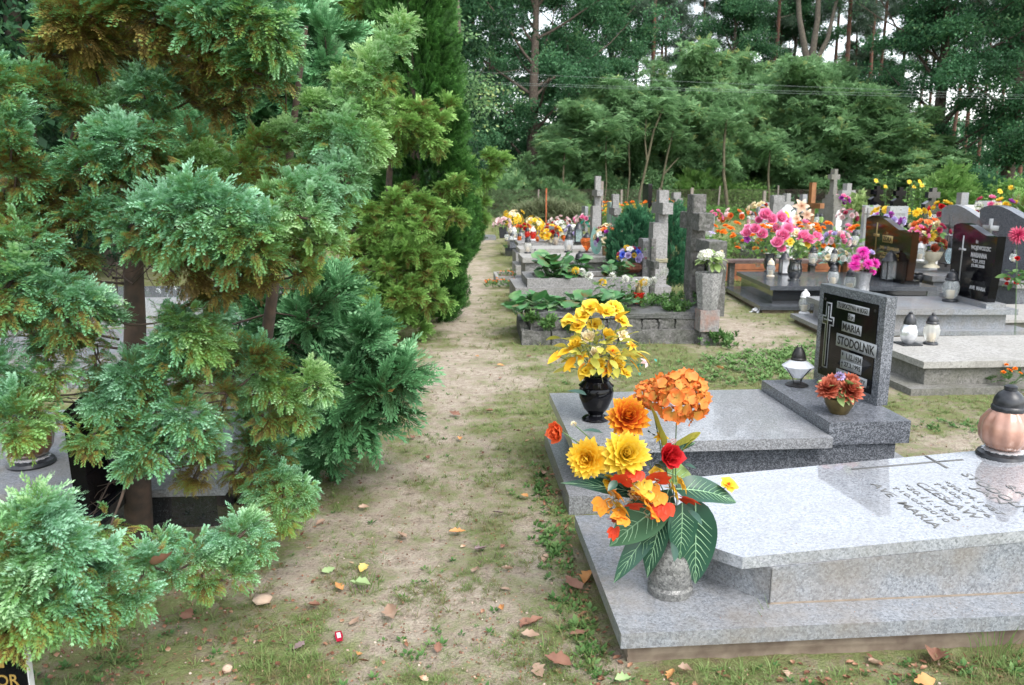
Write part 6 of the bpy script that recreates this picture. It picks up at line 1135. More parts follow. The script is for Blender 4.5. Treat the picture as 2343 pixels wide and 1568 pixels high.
bouquet('bushy yellow forsythia-like artificial flowers, left half of the yellow pair', Vector((1.65, 22.5, .5)), dome(.34, .34, 40, [('open', 'yellow', 1), ('lily', 'yellow', 1), ('lily', 'yellow', 1), ('open', 'cream', 1)], 52, .085, .1), F_WEED, 26, .15, 52); bouquet('bushy pale yellow artificial flowers, right half of the yellow pair', Vector((2.3, 22.8, .4)), dome(.34, .28, 38, [('open', 'yellow', 1), ('lily', 'yellow', 1), ('open', 'cream', 1), ('open', 'cream', 1)], 53, .085, .05), F_WEED, 20, .15, 53)
bouquet('white, pink and red flowers on the farthest slab', Vector((3.1, 23., .45)), dome(.35, .2, 26, [('rose', 'palepink', 1), ('open', 'white', 1), ('rose', 'red', .7)], 54, .075, .08), F_WEED, 16, .14, 54); bouquet('pink hydrangea-like flowers with bluish green leaves on the farthest slab', Vector((3.75, 22.6, .45)), dome(.3, .16, 16, [('rose', 'pink', 1), ('rose', 'palepink', 1)], 55, .085, .18), petal('teal_leaf', (.01, .15, .1), (.03, .28, .2)), 30, .2, 55)
bouquet('orange and red flowers heaped on brown moss on the long grey slab', P(1259, 552, .52), dome(.25, .24, 22, [('rose', 'orange', 1), ('open', 'yelorange', 1), ('rose', 'red', .7), ('rose', 'orange', 1)], 56, .085, .05), F_STRAW, 26, .16, 56); bouquet('small red and orange flowers on the dark granite slab behind the red lanterns', P(1195, 532, .47), dome(.3, .12, 16, [('rose', 'red', 1), ('rose', 'orange', 1), ('open', 'cream', 1)], 57, .075, .04), F_WEED, 16, .12, 57)
bouquet('mauve and white flowers behind the orange heap', P(1310, 545, .52), dome(.17, .25, 14, [('rose', 'lilac', 1), ('open', 'white', 1)], 58, .075, .02), F_WEED, 10, .1, 58); bouquet('pink and red flowers at the foot of the slim dark stone', Vector((4.0, 20.4, .2)), dome(.25, .35, 12, [('rose', 'pink', 1), ('rose', 'red', .8)], 59, .09, .02), F_WEED, 16, .12, 59)
bouquet('orange and cream flowers behind the dark house-shaped lantern', Vector((4.1, 19.2, .3)), dome(.3, .4, 14, [('open', 'orange', 1), ('open', 'cream', 1)], 60, .09, .05), F_WEED, 16, .12, 60)
# standing stones of the left row seen edge-on
def slab_stone(label, loc, W, H, th, mat, rz=0., curve=0., name='headstone', poly=None):
    hs = thing(name, label, 'headstone', loc, rz); g = G(); pl = poly or [(-W/2, 0), (W/2, 0), (W/2, H*.96), (W/2-.03, H), (-W/2+.03, H), (-W/2, H*.96)]; v, f = upright(pl, th, bev=.004)
    if curve: v[:, 0] += curve*np.clip(v[:, 2], 0, 9)**2
    g.add(v, f); g.build('stone', mat, hs); return hs
slab_stone('narrow pale granite headstone seen edge-on, left one beyond the pink flowers', (3.95, 24, .3), .7, .75, .09, GR_SIDE, .0); slab_stone('slim black curved headstone seen edge-on beside the mint green stone', (3.75, 20.6, .3), .8, .98, .1, BLACK_STONE, .0, -.06); slab_stone('mint green painted slab seen edge-on', (3.95, 20.0, .0), .5, 1.25, .1, M('mint_paint', (.36, .5, .42), (.28, .42, .35), 10, .6)); slab_stone('short black headstone seen edge-on left of the tall pale cross', (4.0, 19.6, .3), .6, .75, .12, BLACK_STONE, .05, -.07)
hs = thing('stone_cross', 'tall slim pale stone cross, highest of the left row', 'stone cross', (3.2, 17.9, 0)); g = G(); v, f = rough_box(0, .13, -.09, .09, 0, 1.86, .005, 8, 71); g.add(v, f); g.build('shaft', TERRAZZO, hs, sharp=50); g = G(); v, f = rough_box(-.005, .135, -.34, .34, 1.42, 1.56, .005, 8, 72); g.add(v, f); g.build('arms', TERRAZZO, hs, sharp=50)
g = G(); v, f = rough_box(-.08, .12, -.25, .1, 0, 1.2, .004, 8, 73); g.add(v, f); v, f = rough_box(-.1, .1, -.32, -.26, 0, .9, .004, 6, 74); g.add(v, f); g.build('pedestal', TERRAZZO, hs, sharp=50)
hs = thing('stone_cross', 'darker grey stone cross just right of the tall slim pale cross', 'stone cross', (3.3, 16.4, 0)); g = G(); v, f = rough_box(0, .14, -.09, .09, 0, 1.47, .006, 8, 75); g.add(v, f); g.build('shaft', TERR_DARK, hs, sharp=50); g = G(); v, f = rough_box(-.006, .146, -.3, .3, 1.05, 1.2, .006, 8, 76); g.add(v, f); g.build('arms', TERR_DARK, hs, sharp=50)
slab_stone('pale speckled pointed headstone left of the juniper', (3.0, 13.6, .1), .5, 1.05, .12, TERRAZZO, .0, name='headstone'); slab_stone('small speckled stone pillar wedged before the pale stone cross', (2.62, 10.9, .2), .3, .7, .12, TERR_DARK); slab_stone('thin black headstone top behind the yellow marigolds', Q(1474, 500, 23), .7, 1.0, .12, BLACK_STONE)
hs = slab_stone('small grey stone cross far behind the marigolds', Q(1536, 495, 27), .3, 1.25, .25, TERR_DARK, poly=cross_poly(.35, 1.45, .4, 1.05, .42))
hs.location.z = 0
marigolds('bright yellow marigolds in a far bed behind the juniper', (5.5, 24.5, 0), 1.0, 1.2, 1.05, 420, 95, 43, 'marigy', .075, fol=F_SHRUB, mix=[('marigold', 'marig')]); marigolds('orange marigolds between the two weathered stone crosses', (5.6, 21., 0), .7, .7, 1.15, 120, 22, 44, 'marig', .07, fol=F_SHRUB, mix=[('rose', 'cream')])
mp_ = P(2297, 900, 0); marigolds('small orange marigold plant on the sand before the plain concrete grave', (mp_.x, mp_.y, 0), .13, .1, .2, 40, 5, 47, r0=.028, name='marigold_plant')
# bench, timber bed and orange marigolds
b0 = P(1645, 596, .47); o = thing('bench', 'narrow brown plank bench on two posts behind the black granite grave', 'bench', (b0.x, b0.y, 0), -.06); grave_box(o, 'seat', 0, 1.75, 0, .28, .43, .47, BROWNW, .008)
for x_ in (.2, 1.5): grave_box(o, 'leg', x_, x_+.08, .08, .2, -.02, .429, CONC_OLD, .006)
b0 = P(1636, 646, 0); o = thing('timber_planter', 'raised grave bed edged with reddish timber planks behind the bench', 'raised bed', (b0.x-.25, b0.y, 0), -.03); W_ = 2.9
for k in range(3): grave_box(o, 'plank', 0, W_, 0, .05, .02+.1*k, .112+.1*k, REDW, .006)
for k in range(3): grave_box(o, 'plank', 0, .05, .0505, 1.6, .02+.1*k, .112+.1*k, REDW, .006)
grave_box(o, 'soil', .0505, W_-.01, .0505, 1.58, 0, .27, M('planter_soil', (.05, .04, .03), (.09, .07, .05), 20, .95, bump=1), 0); foot(b0.x-.25, b0.y, 0, W_, 1.6)
marigolds('dense orange marigolds and feathery foliage in the timber-edged bed', (b0.x+1.25, b0.y+.75, .25), 1.45, .7, .64, 750, 100, 45, 'marig', .078, fol=F_SHRUB, mix=[('daisy', 'white'), ('rose', 'pink'), ('daisy', 'lilac')])
# ------------------------------------------------------------------ right-hand field of graves
K5 = lambda x, y: (1844.8+x*.1162, 375+y*.1162); K6b = lambda x, y: (2086.7+x*.1089, 387.1+y*.1089)
def at2(px, Y): q_ = Q(px, 500, Y); return Vector((q_.x, Y, 0))
def zq(px, py, Y): return Q(px, py, Y).z
# pillar with cross
a = at2(1900, 22); o = thing('stone_pillar', 'tall weathered stone pillar with a white arched plaque and a cross on top', 'grave monument', a, .5)
grave_box(o, 'pillar', -.25, .25, -.25, .25, 0, zq(1900, 473, 22), CONC, 0, .006, 81); z1 = zq(1900, 473, 22); grave_box(o, 'cap', -.19, .19, -.19, .19, z1, z1+.22, CONC, 0, .006, 82); grave_box(o, 'neck', -.14, .14, -.14, .14, z1+.2, z1+.34, CONC, 0, .006, 83)
g = G(); v, f = upright([(-u_, z_) for u_, z_ in cross_poly(.15, .72, .14, .5, .19)][::-1], .13, face='-y', bev=.006); v[:, 1] -= .065; v[:, 2] += z1+.33; g.add(v, f); g.build('cross', CONC, o)
pl = G(); ap = [(-.14, 0), (.14, 0), (.14, .55)]+[(.14*math.cos(t_), .55+.14*math.sin(t_)) for t_ in np.linspace(.2, PI-.2, 7)]+[(-.14, .55)]; v, f = upright(ap, .02, face='-y', bev=0); v[:, 1] -= .275; v[:, 2] += z1-.78; pl.add(v, f); pq = pl.build('plaque', WHITE_STONE, o); pq.rotation_euler = (0, 0, -PI/2*0)
for k in range(5): txt(['Ś.P.', 'JAN', 'WÓJCIK', '1901 - 1967', 'POKÓJ'][k] if 0 else '—————', ENGR, pq, (0, -.2765, z1-.25-.1*k), (1, 0, 0), ZT, .008, .18, name='worn_lettering') if k else None
def scross(label, px, pyt, pyb, Y, w, al, a_, mat, rz=.5, th=.14, name='stone_cross', ped=None, frac=.7):
    p = at2(px, Y); zt_ = zq(px, pyt, Y); o = thing(name, label, 'stone cross' if 'stone' in name else 'cross', p, rz); g = G(); v, f = upright([(-u_, z_) for u_, z_ in cross_poly(w, zt_, a_, zt_*frac, al)][::-1], th, face='-y', bev=.006); g.add(v, f); g.build('cross', mat, o)
    if ped: grave_box(o, 'pedestal', -ped[0], ped[0], -.1, th+.1, 0, ped[1], mat, .01)
    return o
a = scross('light stone cross with a small figure, right of the tall stone pillar', 1937, 420, 0, 24, .22, .32, .2, TERRAZZO, .45, .16, ped=(.45, .95), frac=.82)
o = scross('varnished brown wooden cross with a cream lily wreath', 1849, 418, 0, 15, .085, .3, .1, ORANGEW, -1.3, .1, 'wooden_cross', frac=.74); p = at2(1832, 14.7)
w3 = thing('lily_wreath', 'long wreath of cream lilies leaning on the varnished wooden cross', 'wreath', (p.x, p.y, .2)); gq = G()
for k in range(80): a_ = rng.uniform(0, 6.28); puty(gq, LEAFT, (rng.normal(0, .1), rng.normal(0, .04), rng.uniform(0, 1.05)), (math.cos(a_), -.3, math.sin(a_)), .16, 0)
gq.build('leaves', F_DARKLEAF, w3, sharp=0)
for x_, z_, r_ in [(-.06, 1.06, .16), (.06, .9, .13), (-.14, .82, .13), (.08, .66, .14), (-.05, .6, .1), (.05, .45, .11)]: head('lily', PET['lily'], w3, (x_, -.12, z_), (rng.normal(0, .3), -1, .2), r_)
scross('narrow grey stone cross just behind the varnished wooden one', 1838, 445, 0, 19, .14, .25, .13, GR_SIDE, .3, .12, frac=.75); scross('small grey cross with a black iron crucifix behind the arched stone', 1801, 443, 0, 22, .16, .22, .16, TERRAZZO, .4, .14, frac=.78)
a = at2(1752, 24); hs = thing('headstone', 'pale arched headstone at the back near the fence', 'headstone', a, .35); g = G(); v, f = upright([(-.33, 0), (.33, 0), (.33, .95)]+[(.33*math.cos(t_), .95+.22*math.sin(t_)) for t_ in np.linspace(.15, PI-.15, 9)]+[(-.33, .95)], .12, face='-y'); g.add(v, f); g.build('stone', GR_SIDE, hs)
a = at2(1780, 20); hs = thing('headstone', 'rough unpolished boulder headstone beside the arched one', 'headstone', a, .2); grave_box(hs, 'stone', -.17, .17, 0, .2, 0, zq(1780, 447, 20), TERR_DARK, 0, .014, 85)
def stele(label, px, pyt, Y, W, mat, rz=.35, th=.1, h=None, z0=0., poly=None, lines=(), cross=None, tm=None):
    a = at2(px, Y); H = h or zq(px, pyt, Y)-z0; a.z = z0; hs = thing('headstone', label, 'headstone', a, rz); g = G(); v, f = upright(poly or [(-W/2, 0), (W/2, 0), (W/2, H-.01), (W/2-.02, H), (-W/2+.02, H), (-W/2, H-.01)], th, face='-y'); g.add(v, f); g.build('stone', mat, hs)
    for s, x_, z_, h_, w_ in lines: txt(s, tm or BLACKM, hs, (x_, -.001, H-z_), (1, 0, 0), ZT, h_, w_, .01)
    if cross: g = G(); x_, z_, ch, cw, cm = cross; v, f = upright(cross_poly(cw, ch, cw, ch*.7, ch*.24), .01, face='-y', bev=0); v[:, 1] -= .011; v[:, 0] += x_; v[:, 2] += H-z_; g.add(v, f); g.build('cross', cm, hs)
    return hs
stele('small white cottage-shaped headstone with a black pane', 1804, 468, 17, .36, WHITE_STONE, .3, poly=[(-.18, 0), (.18, 0), (.18, 1.1), (0, 1.24), (-.18, 1.1)])
stele('low pale grey headstone with a gold cross above the orange marigolds', 1616, 491, 18, .42, TERRAZZO, .1, lines=[('—  —', 0, .14, .01, .2)], cross=(0, .22, .16, .02, GOLD), tm=GOLD)
stele('white granite headstone with dark lettering Ewa Bebel', 1994, 470, 17.5, .42, GR_LIGHT, .25, lines=[('ŚP', .04, .08, .03, .05), ('Ewa', .04, .16, .07, .12), ('Bebel', .04, .28, .09, .22), ('1999 - 2001', .04, .38, .02, .16)], cross=(-.14, .5, .44, .02, ENGR))
stele('pale granite headstone with faded grey lettering, right of the Ewa Bebel one', 2055, 472, 16.5, .5, GR_LIGHT, .25, lines=[('ŚP', .04, .08, .03, .05), ('STEFAN', .05, .18, .06, .24), ('PIETRZAK', .05, .28, .06, .26), ('*1.2.1930', .05, .38, .035, .2), ('†2.9.2001', .05, .45, .035, .2), ('*8.1.1935', .05, .55, .035, .2)], cross=(-.18, .34, .25, .02, ENGR), tm=ENGR)
def black_cross_stone(label, px, pyt, Y, mat, lines, hgt):
    H = zq(px, pyt, Y); hs = stele(label, px, pyt, Y, .55, mat, .3, .12, poly=[(-.28, 0), (.28, 0), (.28, H-.5), (.1, H-.44), (-.12, H-.34), (-.28, H-.42)], h=H-.44, lines=lines, tm=SILVERP); g = G(); v, f = upright(cross_poly(.15, .42, .15, .24, .2), .11, face='-y', bev=.004); v[:, 2] += H-.44; v[:, 1] += .005; g.add(v, f); g.build('cross', mat, hs); return hs
black_cross_stone('black granite headstone with a cross and silver crucifix, behind the Ewa Bebel stone', 2004, 424, 23, BLACK_STONE, [('ŚP', 0, .14, .05, .08), ('ELŻBIETA', 0, .26, .06, .34)], 1); black_cross_stone('black headstone with a cross and oval photo, behind the faded pale one', 2056, 427, 22.5, BLACK_STONE, [('ŚP', 0, .14, .05, .08), ('ELŻBIETA', 0, .28, .06, .34)], 1); black_cross_stone('dark grey headstone with a large cross and white lettering before the rounded shrub', 2132, 428, 19, GR_BLACK, [('ŚP', 0, .12, .05, .08), ('SUDER', 0, .28, .09, .3), ('BARTŁOMIEJ', .0, .42, .06, .36), ('*1929 †2003', 0, .52, .04, .26)], 1)
hs = wave_stone('small dark headstone with gold name plates and an oval portrait behind the ZORA stone', at2(2085, 14.2)+Vector((0, 0, .35)), .0, .9, .6, .42, .1, BROWN_BLACK, bulge=.02)
for yc in (.1, -.22): g = G(); v, f = box(-.004, -.001, yc-.13, yc+.1, .3, .37, 0); g.add(v, f); g.build('name_plate', GPL, hs, smooth=False)
small_cross(hs, GPL, .33, .0, .42, .05, .1); g = G(); v, f = lathe([(.075, 0), (.075, .01), (.06, .012)], 20); v = np.stack([-v[:, 2], v[:, 0]*.75+.3, v[:, 1]+.5], 1); g.add(v, [q_[::-1] for q_ in f]); g.build('portrait', WHITE_STONE, hs)
grave_box(thing('grave', 'black grave slab behind the ZORA stone under the gold-plated headstone', 'grave', (at2(2000, 14).x-.3, 13.5, 0)), 'slab', 0, 2., 0, 1.1, 0, .35, GR_BLACK)
hs = wave_stone('tall light grey wavy headstone with a dark cross and crucifix, left of the WOJEWODZIC stone', at2(2200, 11.2)+Vector((.1, 0, .3)), .1, 1.15, 1.05, .82, .12, GR_SIDE, bulge=.04)
small_cross(hs, ENGR, .36, .1, .8, .05, .13, ahf=.78); small_cross(hs, SILVERP, .345, .45, .2, .022, .07, x=-.012, name='crucifix'); g = G(); v, f = box(-.006, -.001, -.5, .12, .1, .62, .002); g.add(v, f); pl = g.build('plaque', BLACK_STONE, hs)
for s, zc in (('Ś.P.', .54), ('JAN', .47), ('KRZEŚ', .38), ('*1930', .28), ('†1999', .21)): txt(s, SILVERP, pl, (-.007, -.0, zc), XT, ZT, .045, .12 if len(s) < 5 else .2, .01)
stepped('pale grey grave under the tall light wavy headstone', at2(2130, 11).x, 10.9, 2.0, 1.1, (.12, .25, .33), (GR_SIDE, GR_SIDE, GR_SIDE))
hs = wave_stone('speckled granite headstone with a white cross behind the WOJEWODZIC stone', at2(2305, 9.9)+Vector((.05, 0, .42)), .05, 1.2, .95, .74, .14, GR_SPECK_D, bulge=.22); small_cross(hs, WHITE_STONE, .35, .35, .42, .07, .15, x=-.012, th=.01)
stepped('speckled granite grave at the right edge behind the WOJEWODZIC stone', at2(2240, 9.8).x+.2, 9.3, 1.8, 1.2, (.1, .35, .42), (CONC_TOP, GR_SPECK_D, TERRAZZO))
scross('pale granite cross on its headstone with a dark crucifix, before the rounded shrub', 2202, 441, 0, 18, .2, .3, .2, GR_SIDE, .15, .16, frac=.74); stele('small white curved headstone with a black plate under the pale granite cross', 2212, 470, 16, .4, WHITE_STONE, .2, lines=[('▬', 0, .12, .05, .2)])
a = at2(2157, 21); o = thing('bench', 'brown bench with a plank back behind the tall light wavy headstone', 'bench', a, .35)
for z_ in (.42, .66, .88): grave_box(o, 'plank', 0, 1.15, 0 if z_ > .5 else -.35, .04, z_, z_+.14 if z_ > .5 else z_+.04, M('dark_red_wood', (.09, .035, .03), (.06, .02, .02), 8, .6), .006)
for x_ in (.1, 1.): grave_box(o, 'leg', x_, x_+.07, .041, .1, 0, 1., IRONM, .004)
stele('grey granite headstone with a long black cross near the right edge', 2252, 460, 18, .48, GR_SIDE, .2, cross=(-.16, .62, .55, .03, BLACKM)); scross('grey stone cross with a black crucifix at the right edge', 2333, 444, 0, 17, .26, .34, .24, TERR_DARK, .1, .16, frac=.72); stele('rounded grey stone beside the cross at the right edge', 2316, 470, 17.5, .3, TERR_DARK, .1)
# dark box grave, stools and slabs in the middle distance
def lowgrave(label, px, Y, L, W, H, m_, rz=0.): a = at2(px, Y); return stepped(label, a.x, Y, L, W, (H*.35, H*.8, H), m_, rz, .08)
lowgrave('black granite grave with candles left of the tall stone pillar', 1698, 17.4, 1.4, .9, .55, (GR_BLACK, GR_BLACK, GR_SIDE)); lowgrave('low white granite grave at the foot of the tall stone pillar', 1858, 17.5, 2.2, .9, .5, (GR_SIDE, GR_LIGHT, GR_LIGHT)); lowgrave('grey slab grave right of the tall stone pillar', 1925, 19.5, 2.3, .9, .5, (TERRAZZO, TERR_DARK, GR_SIDE)); lowgrave('low terrazzo grave behind the wooden stool', 1880, 13.4, 2.1, .9, .3, (CONC_TOP, TERRAZZO, CONC_TOP)); lowgrave('pale grave under the Ewa Bebel headstone', 1950, 16.6, 1.5, .9, .35, (TERRAZZO, CONC_TOP, TERRAZZO)); lowgrave('pale grave under the faded grey-lettered headstone', 2090, 17, 2, .9, .35, (GR_SIDE, GR_SIDE, GR_LIGHT)); lowgrave('light grave beyond the cream footed pot', 2130, 12.6, 1.7, .9, .42, (CONC_TOP, GR_SIDE, WHITE_STONE)); lowgrave('far pale grave by the arched headstone', 1755, 23, 1.9, .9, .35, (TERRAZZO, TERRAZZO, TERRAZZO))
lowgrave('grey concrete kerb grave at the far right edge beyond the plain concrete one', 2290, 8.1, 1.6, 1.2, .16, (CONC, CONC, CONC_TOP))
a = at2(1930, 11.6); o = thing('stool', 'small varnished wooden stool behind the ZORA stone', 'stool', a, -.05); grave_box(o, 'seat', -.2, .2, -.13, .13, .52, .56, ORANGEW, .01)
for x_ in (-.06, .06): grave_box(o, 'leg', x_-.03, x_+.03, -.05, .05, 0, .519, ORANGEW, .004)
# flowers scattered over the right-hand field
def fl(label, px, py, Y, R_, H_, n, kinds, r0, seed, leaf=F_WEED, nl=14, lL=.12):
    p = Q(px, py, Y); bouquet(label, (p.x, p.y, max(.02, p.z-H_*.5)), dome(R_, H_, n, kinds, seed, r0, .02), leaf, nl, lL, seed)
fl('pink and white carnations in front of the tall stone pillar', 1912, 546, 12.6, .2, .16, 16, [('rose', 'pink', 1), ('rose', 'lilac', 1), ('rose', 'palepink', 1)], .065, 91)
fl('red and white flowers in a pale pot right of the tall stone pillar', 1937, 493, 18, .22, .2, 14, [('rose', 'crimson', 1), ('rose', 'palepink', 1)], .08, 92); fl('mauve flowers on top of the light green bush', 1925, 458, 22, .22, .15, 8, [('rose', 'purple', 1), ('rose', 'pink', 1)], .1, 93)
fl('purple and white flowers left of the gold-plated headstone', 2025, 505, 13.2, .28, .18, 16, [('rose', 'purple', 1), ('open', 'white', 1), ('rose', 'lilac', 1)], .07, 94); fl('yellow chrysanthemums between the two pale headstones', 2025, 486, 17, .3, .12, 10, [('mum', 'yellow', 1), ('marigold', 'marigy', 1)], .1, 95); fl('yellow flowers left of the dark grey headstone with a large cross', 2096, 488, 17.5, .3, .1, 7, [('marigold', 'marigy', 1)], .11, 96)
fl('orange and peach roses behind the red carnations', 2122, 522, 12.2, .26, .24, 18, [('rose', 'orange', 1), ('rose', 'cream', 1), ('open', 'orange', 1)], .075, 97); fl('dark burgundy flowers left of the tall light wavy headstone', 2145, 528, 11.3, .15, .12, 8, [('rose', 'crimson', 1)], .05, 98); fl('coral red carnations beside the dark edge of the ZORA stone', 2098, 535, 11., .14, .14, 8, [('rose', 'red', 1), ('rose', 'pink', .8)], .065, 99)
fl('red, pink and yellow flowers before the brown bench', 2155, 478, 18.2, .25, .22, 12, [('rose', 'red', 1), ('rose', 'crimson', 1), ('rose', 'yellow', 1)], .09, 100); fl('pink and white rounded flowers with light leaves before the grey headstone with a long cross', 2262, 475, 14.5, .25, .32, 9, [('rose', 'pink', 1), ('pom', 'white', 1.2), ('rose', 'crimson', .8)], .09, 101, F_PALELEAF, 22); fl('yellow and violet flowers at the right edge by the stone cross', 2300, 475, 14, .22, .2, 12, [('rose', 'yellow', 1), ('rose', 'purple', 1), ('open', 'cream', 1)], .08, 102)
fl('yellow flowers behind the WOJEWODZIC stone', 2244, 500, 12.5, .25, .2, 10, [('open', 'yellow', 1), ('rose', 'cream', 1), ('rose', 'yellow', 1)], .08, 103); fl('orange roses left of the arched headstone', 1736, 480, 18, .22, .25, 12, [('rose', 'red', .9), ('rose', 'orange', 1), ('rose', 'cream', 1)], .085, 104); fl('peach and white roses above the orange marigolds', 1680, 496, 19, .45, .2, 16, [('rose', 'orange', 1), ('rose', 'palepink', 1), ('rose', 'white', 1)], .09, 105); fl('pink flowers beside the low pale headstone with a gold cross', 1637, 494, 18.5, .16, .18, 7, [('rose', 'pink', 1)], .08, 106)
fl('red begonias at the right edge under the WOJEWODZIC stone', 2320, 645, 8.9, .1, .08, 7, [('rose', 'red', 1)], .035, 107); fl('orange marigold blooms by the low terrazzo grave', 1888, 566, 12.8, .2, .1, 5, [('marigold', 'marig', 1)], .06, 108)
p = Q(2329, 538, 6.9); bouquet('single crimson dahlia reaching in at the right edge', (p.x+.12, p.y, .0), [(-.12, 0, p.z, .095, 'mum', 'crimson', (-.2, -.8, .4)), (-.1, 0, p.z-.22, .03, 'rose', 'red', (-.4, -.5, .4))], F_WEED, 18, .12, 109, name='dahlia_plant', cat='plant')
shrub('flowering_bush', 'light green rose bush right of the tall stone pillar', 'bush', at2(1953, 23.3), .62, .6, 1.35, 420, WT, .2, F_PALELEAF, 111); shrub('cypress_bush', 'yellowish green bush at the right edge beside the stone cross', 'bush', at2(2338, 14), .35, .35, 1.25, 380, FS, .3, F_GOLD, 112)
def topinambur(label, px, Y, H, n, seed):
    a = at2(px, Y); root = thing('sunflower_plant', label, 'tall plant', a, group='tall yellow-flowered plants behind the black cross stones'); q = np.random.default_rng(seed); gs = G(); gl = G()
    for k in range(n):
        b = np.array([q.normal(0, .3), q.normal(0, .3), 0]); h = H*q.uniform(.75, 1.08); e = b+np.array([q.normal(0, .12), 0, h]); v, f = tube([b, (b+e)/2, e], [.015, .012, .006], 5); gs.add(v, f)
        m = 24; u_ = q.random(m)**.8; a_ = q.uniform(0, 6.28, m); puts = b+(e-b)*u_[:, None]; D = unit(np.stack([np.cos(a_), np.sin(a_), q.uniform(-.3, .4, m)], 1)); scatter(gl, LEAFT, puts, frames(D), q.uniform(.13, .22, m), q.uniform(-.2, .3, m))
        if k < 3: head('daisy', PET['marigy'], root, e, (q.normal(0, .3), -.8, .5), .09)
    gs.build('stems', STEMG, root, sharp=0); gl.build('leaves', F_SHRUB, root, sharp=0)
topinambur('tall leafy plant with yellow blooms between the two black cross stones', 2032, 24.5, 2.05, 9, 1); topinambur('tall plant with one yellow bloom left of the rounded shrub', 2082, 24, 1.75, 12, 2); topinambur('tall leafy plant without open blooms behind the pale granite cross', 2292, 20, 1.75, 8, 3)
for px, py, Y, h, kd, gm, lab in [(1745, 494, 17.7, .2, 'small', SILVERG, 'row of silvered candles on the black granite grave, left one'), (1722, 494, 17.8, .18, 'small', CLEAR, 'clear candle on the black granite grave, right one'), (1868, 500, 17.8, .25, 'tall', CLEAR, 'clear lantern on the low white grave left of the pillar'), (1878, 500, 17.9, .25, 'tall', GREENG, 'green lantern on the low white grave beside the pillar'), (1908, 585, 11., .22, 'tall', CLEAR, 'clear lantern beside the varnished wooden stool'), (1955, 545, 13., .3, 'tall', CLEAR, 'tall clear lantern behind the left shoulder of the ZORA stone'), (2105, 575, 11.5, .3, 'urn' if 0 else 'tall', CLEAR, 'clear lantern with a white lid between ZORA stone and cream pot'), (2178, 575, 10.2, .35, 'swirl', glass('pale_blue', (.7, .85, .9), .2, .3), 'pale blue glass lantern before the tall light wavy headstone'), (1700, 562, 13.6, .2, 'tall', CLEAR, 'clear lantern on the bench end'), (1860, 585, 11.4, .3, 'tall', CLEAR, 'bluish clear lantern behind the white flowers'), (2318, 585, 8.6, .16, 'tall', CLEAR, 'clear candle lantern low at the right edge')]:
    q_ = Q(px, py, Y); lantern(kd, lab, (q_.x, q_.y, max(0, q_.z-h*.5)), h, gm, lidm=WHITEP if 'white lid' in lab else None)
vase('straight', 'pale pot under the red and white flowers right of the pillar', Q(1937, 520, 18), .4, CONC_TOP)
# white urn at far left of the path
pv = P(1088, 540, .0); pv = Vector((.9, 26.5, 0)); o = thing('grave', 'grey low slab at the far end of the path on the left', 'grave', (-.3, 24.5, 0)); grave_box(o, 'kerb', 0, 1.6, 0, .9, 0, .12, GR_SIDE); vase('foot', 'white garden urn by the small conifers at the path end', (.42, 22.4, .0), .55, WHITEP)
# ------------------------------------------------------------------ fence, posts and wires
WIRE = M('rusty_wire', (.12, .08, .06), (.17, .14, .12), 30, .7, metal=.4); WIREG = M('green_wire', (.05, .1, .08), (.09, .13, .11), 30, .6)
def mesh_fence(label, p0, p1, H, pitch, r_, mat, name='wire_fence', post=POSTW, dp=3.2, pm=.045):
    p0, p1 = np.array(p0, dtype=float), np.array(p1, dtype=float); L = np.linalg.norm(p1-p0); d = (p1-p0)/L; root = thing(name, label, 'fence', (p0[0], p0[1], 0)); g = G(); nrm = np.array([-d[1], d[0], 0]); bas = np.array([d[0], d[1], 0])
    def wire(a, b):
        A = bas*a[0]+np.array([0, 0, a[1]]); B = bas*b[0]+np.array([0, 0, b[1]]); dd = unit(B-A); s_ = np.cross(dd, nrm)*r_; n_ = nrm*r_; V = [A+s_, A+n_, A-s_, B+s_, B+n_, B-s_]; g.add(V, np.array([[0, 1, 4, 3], [1, 2, 5, 4], [2, 0, 3, 5]]))
    k = -H
    while k < L:
        a0, a1 = max(k, 0), min(k+H, L)
        if a1 > a0: wire((a0, a0-k), (a1, a1-k)); wire((a0, H-(a0-k)), (a1, H-(a1-k)))
        k += pitch
    for z_ in (.03, H*.5, H): wire((0, z_), (L, z_)); 
    g.build('wire_mesh', mat, root, smooth=False); n = int(L/dp)
    for k in range(n+1):
        x_ = L*k/n; gg = G(); b = bas*x_; hh = H+.12+.12*math.sin(k*5.3); v, f = tube([b, b+np.array([.01*math.sin(k), 0, hh*.5]), b+np.array([.03*math.sin(k*2.), 0, hh])], pm, 6); gg.add(v, f); gg.build('post', post, root)
    return root
mesh_fence('long rusty chain-link fence with thin posts running along the wood', (1.2, 42.2), (44, 42.2), 1.5, .13, .0045, WIRE)
mesh_fence('green chain-link fence behind the conifers on the left', (-14, 13), (1.0, 42.0), 1.55, .12, .004, WIREG)
for lab, px, py0, Y, w_, m_ in [('orange rusty iron post standing before the fence', 1249, 431, 36, .06, M('rusty_orange_iron', (.45, .12, .04), (.3, .09, .04), 12, .7)), ('stout grey concrete post right of the tall slim pale cross', 1374, 415, 34, .16, POSTW), ('pale concrete post before the far marigolds', 1420, 434, 36, .09, POSTW), ('thin pale post beside the massive dark stone cross', 1580, 430, 30, .1, POSTW), ('pale post near the arched headstone', 1745, 437, 34, .12, POSTW), ('leaning thin post left of the tall stone pillar', 1892, 440, 36, .07, POSTW)]:
    a = at2(px, Y); z_ = zq(px, py0, Y); o = tag(part('fence_post', box(-w_/2, w_/2, -w_/2, w_/2, -.05, z_, .01), m_, None), lab, 'post'); o.location = a
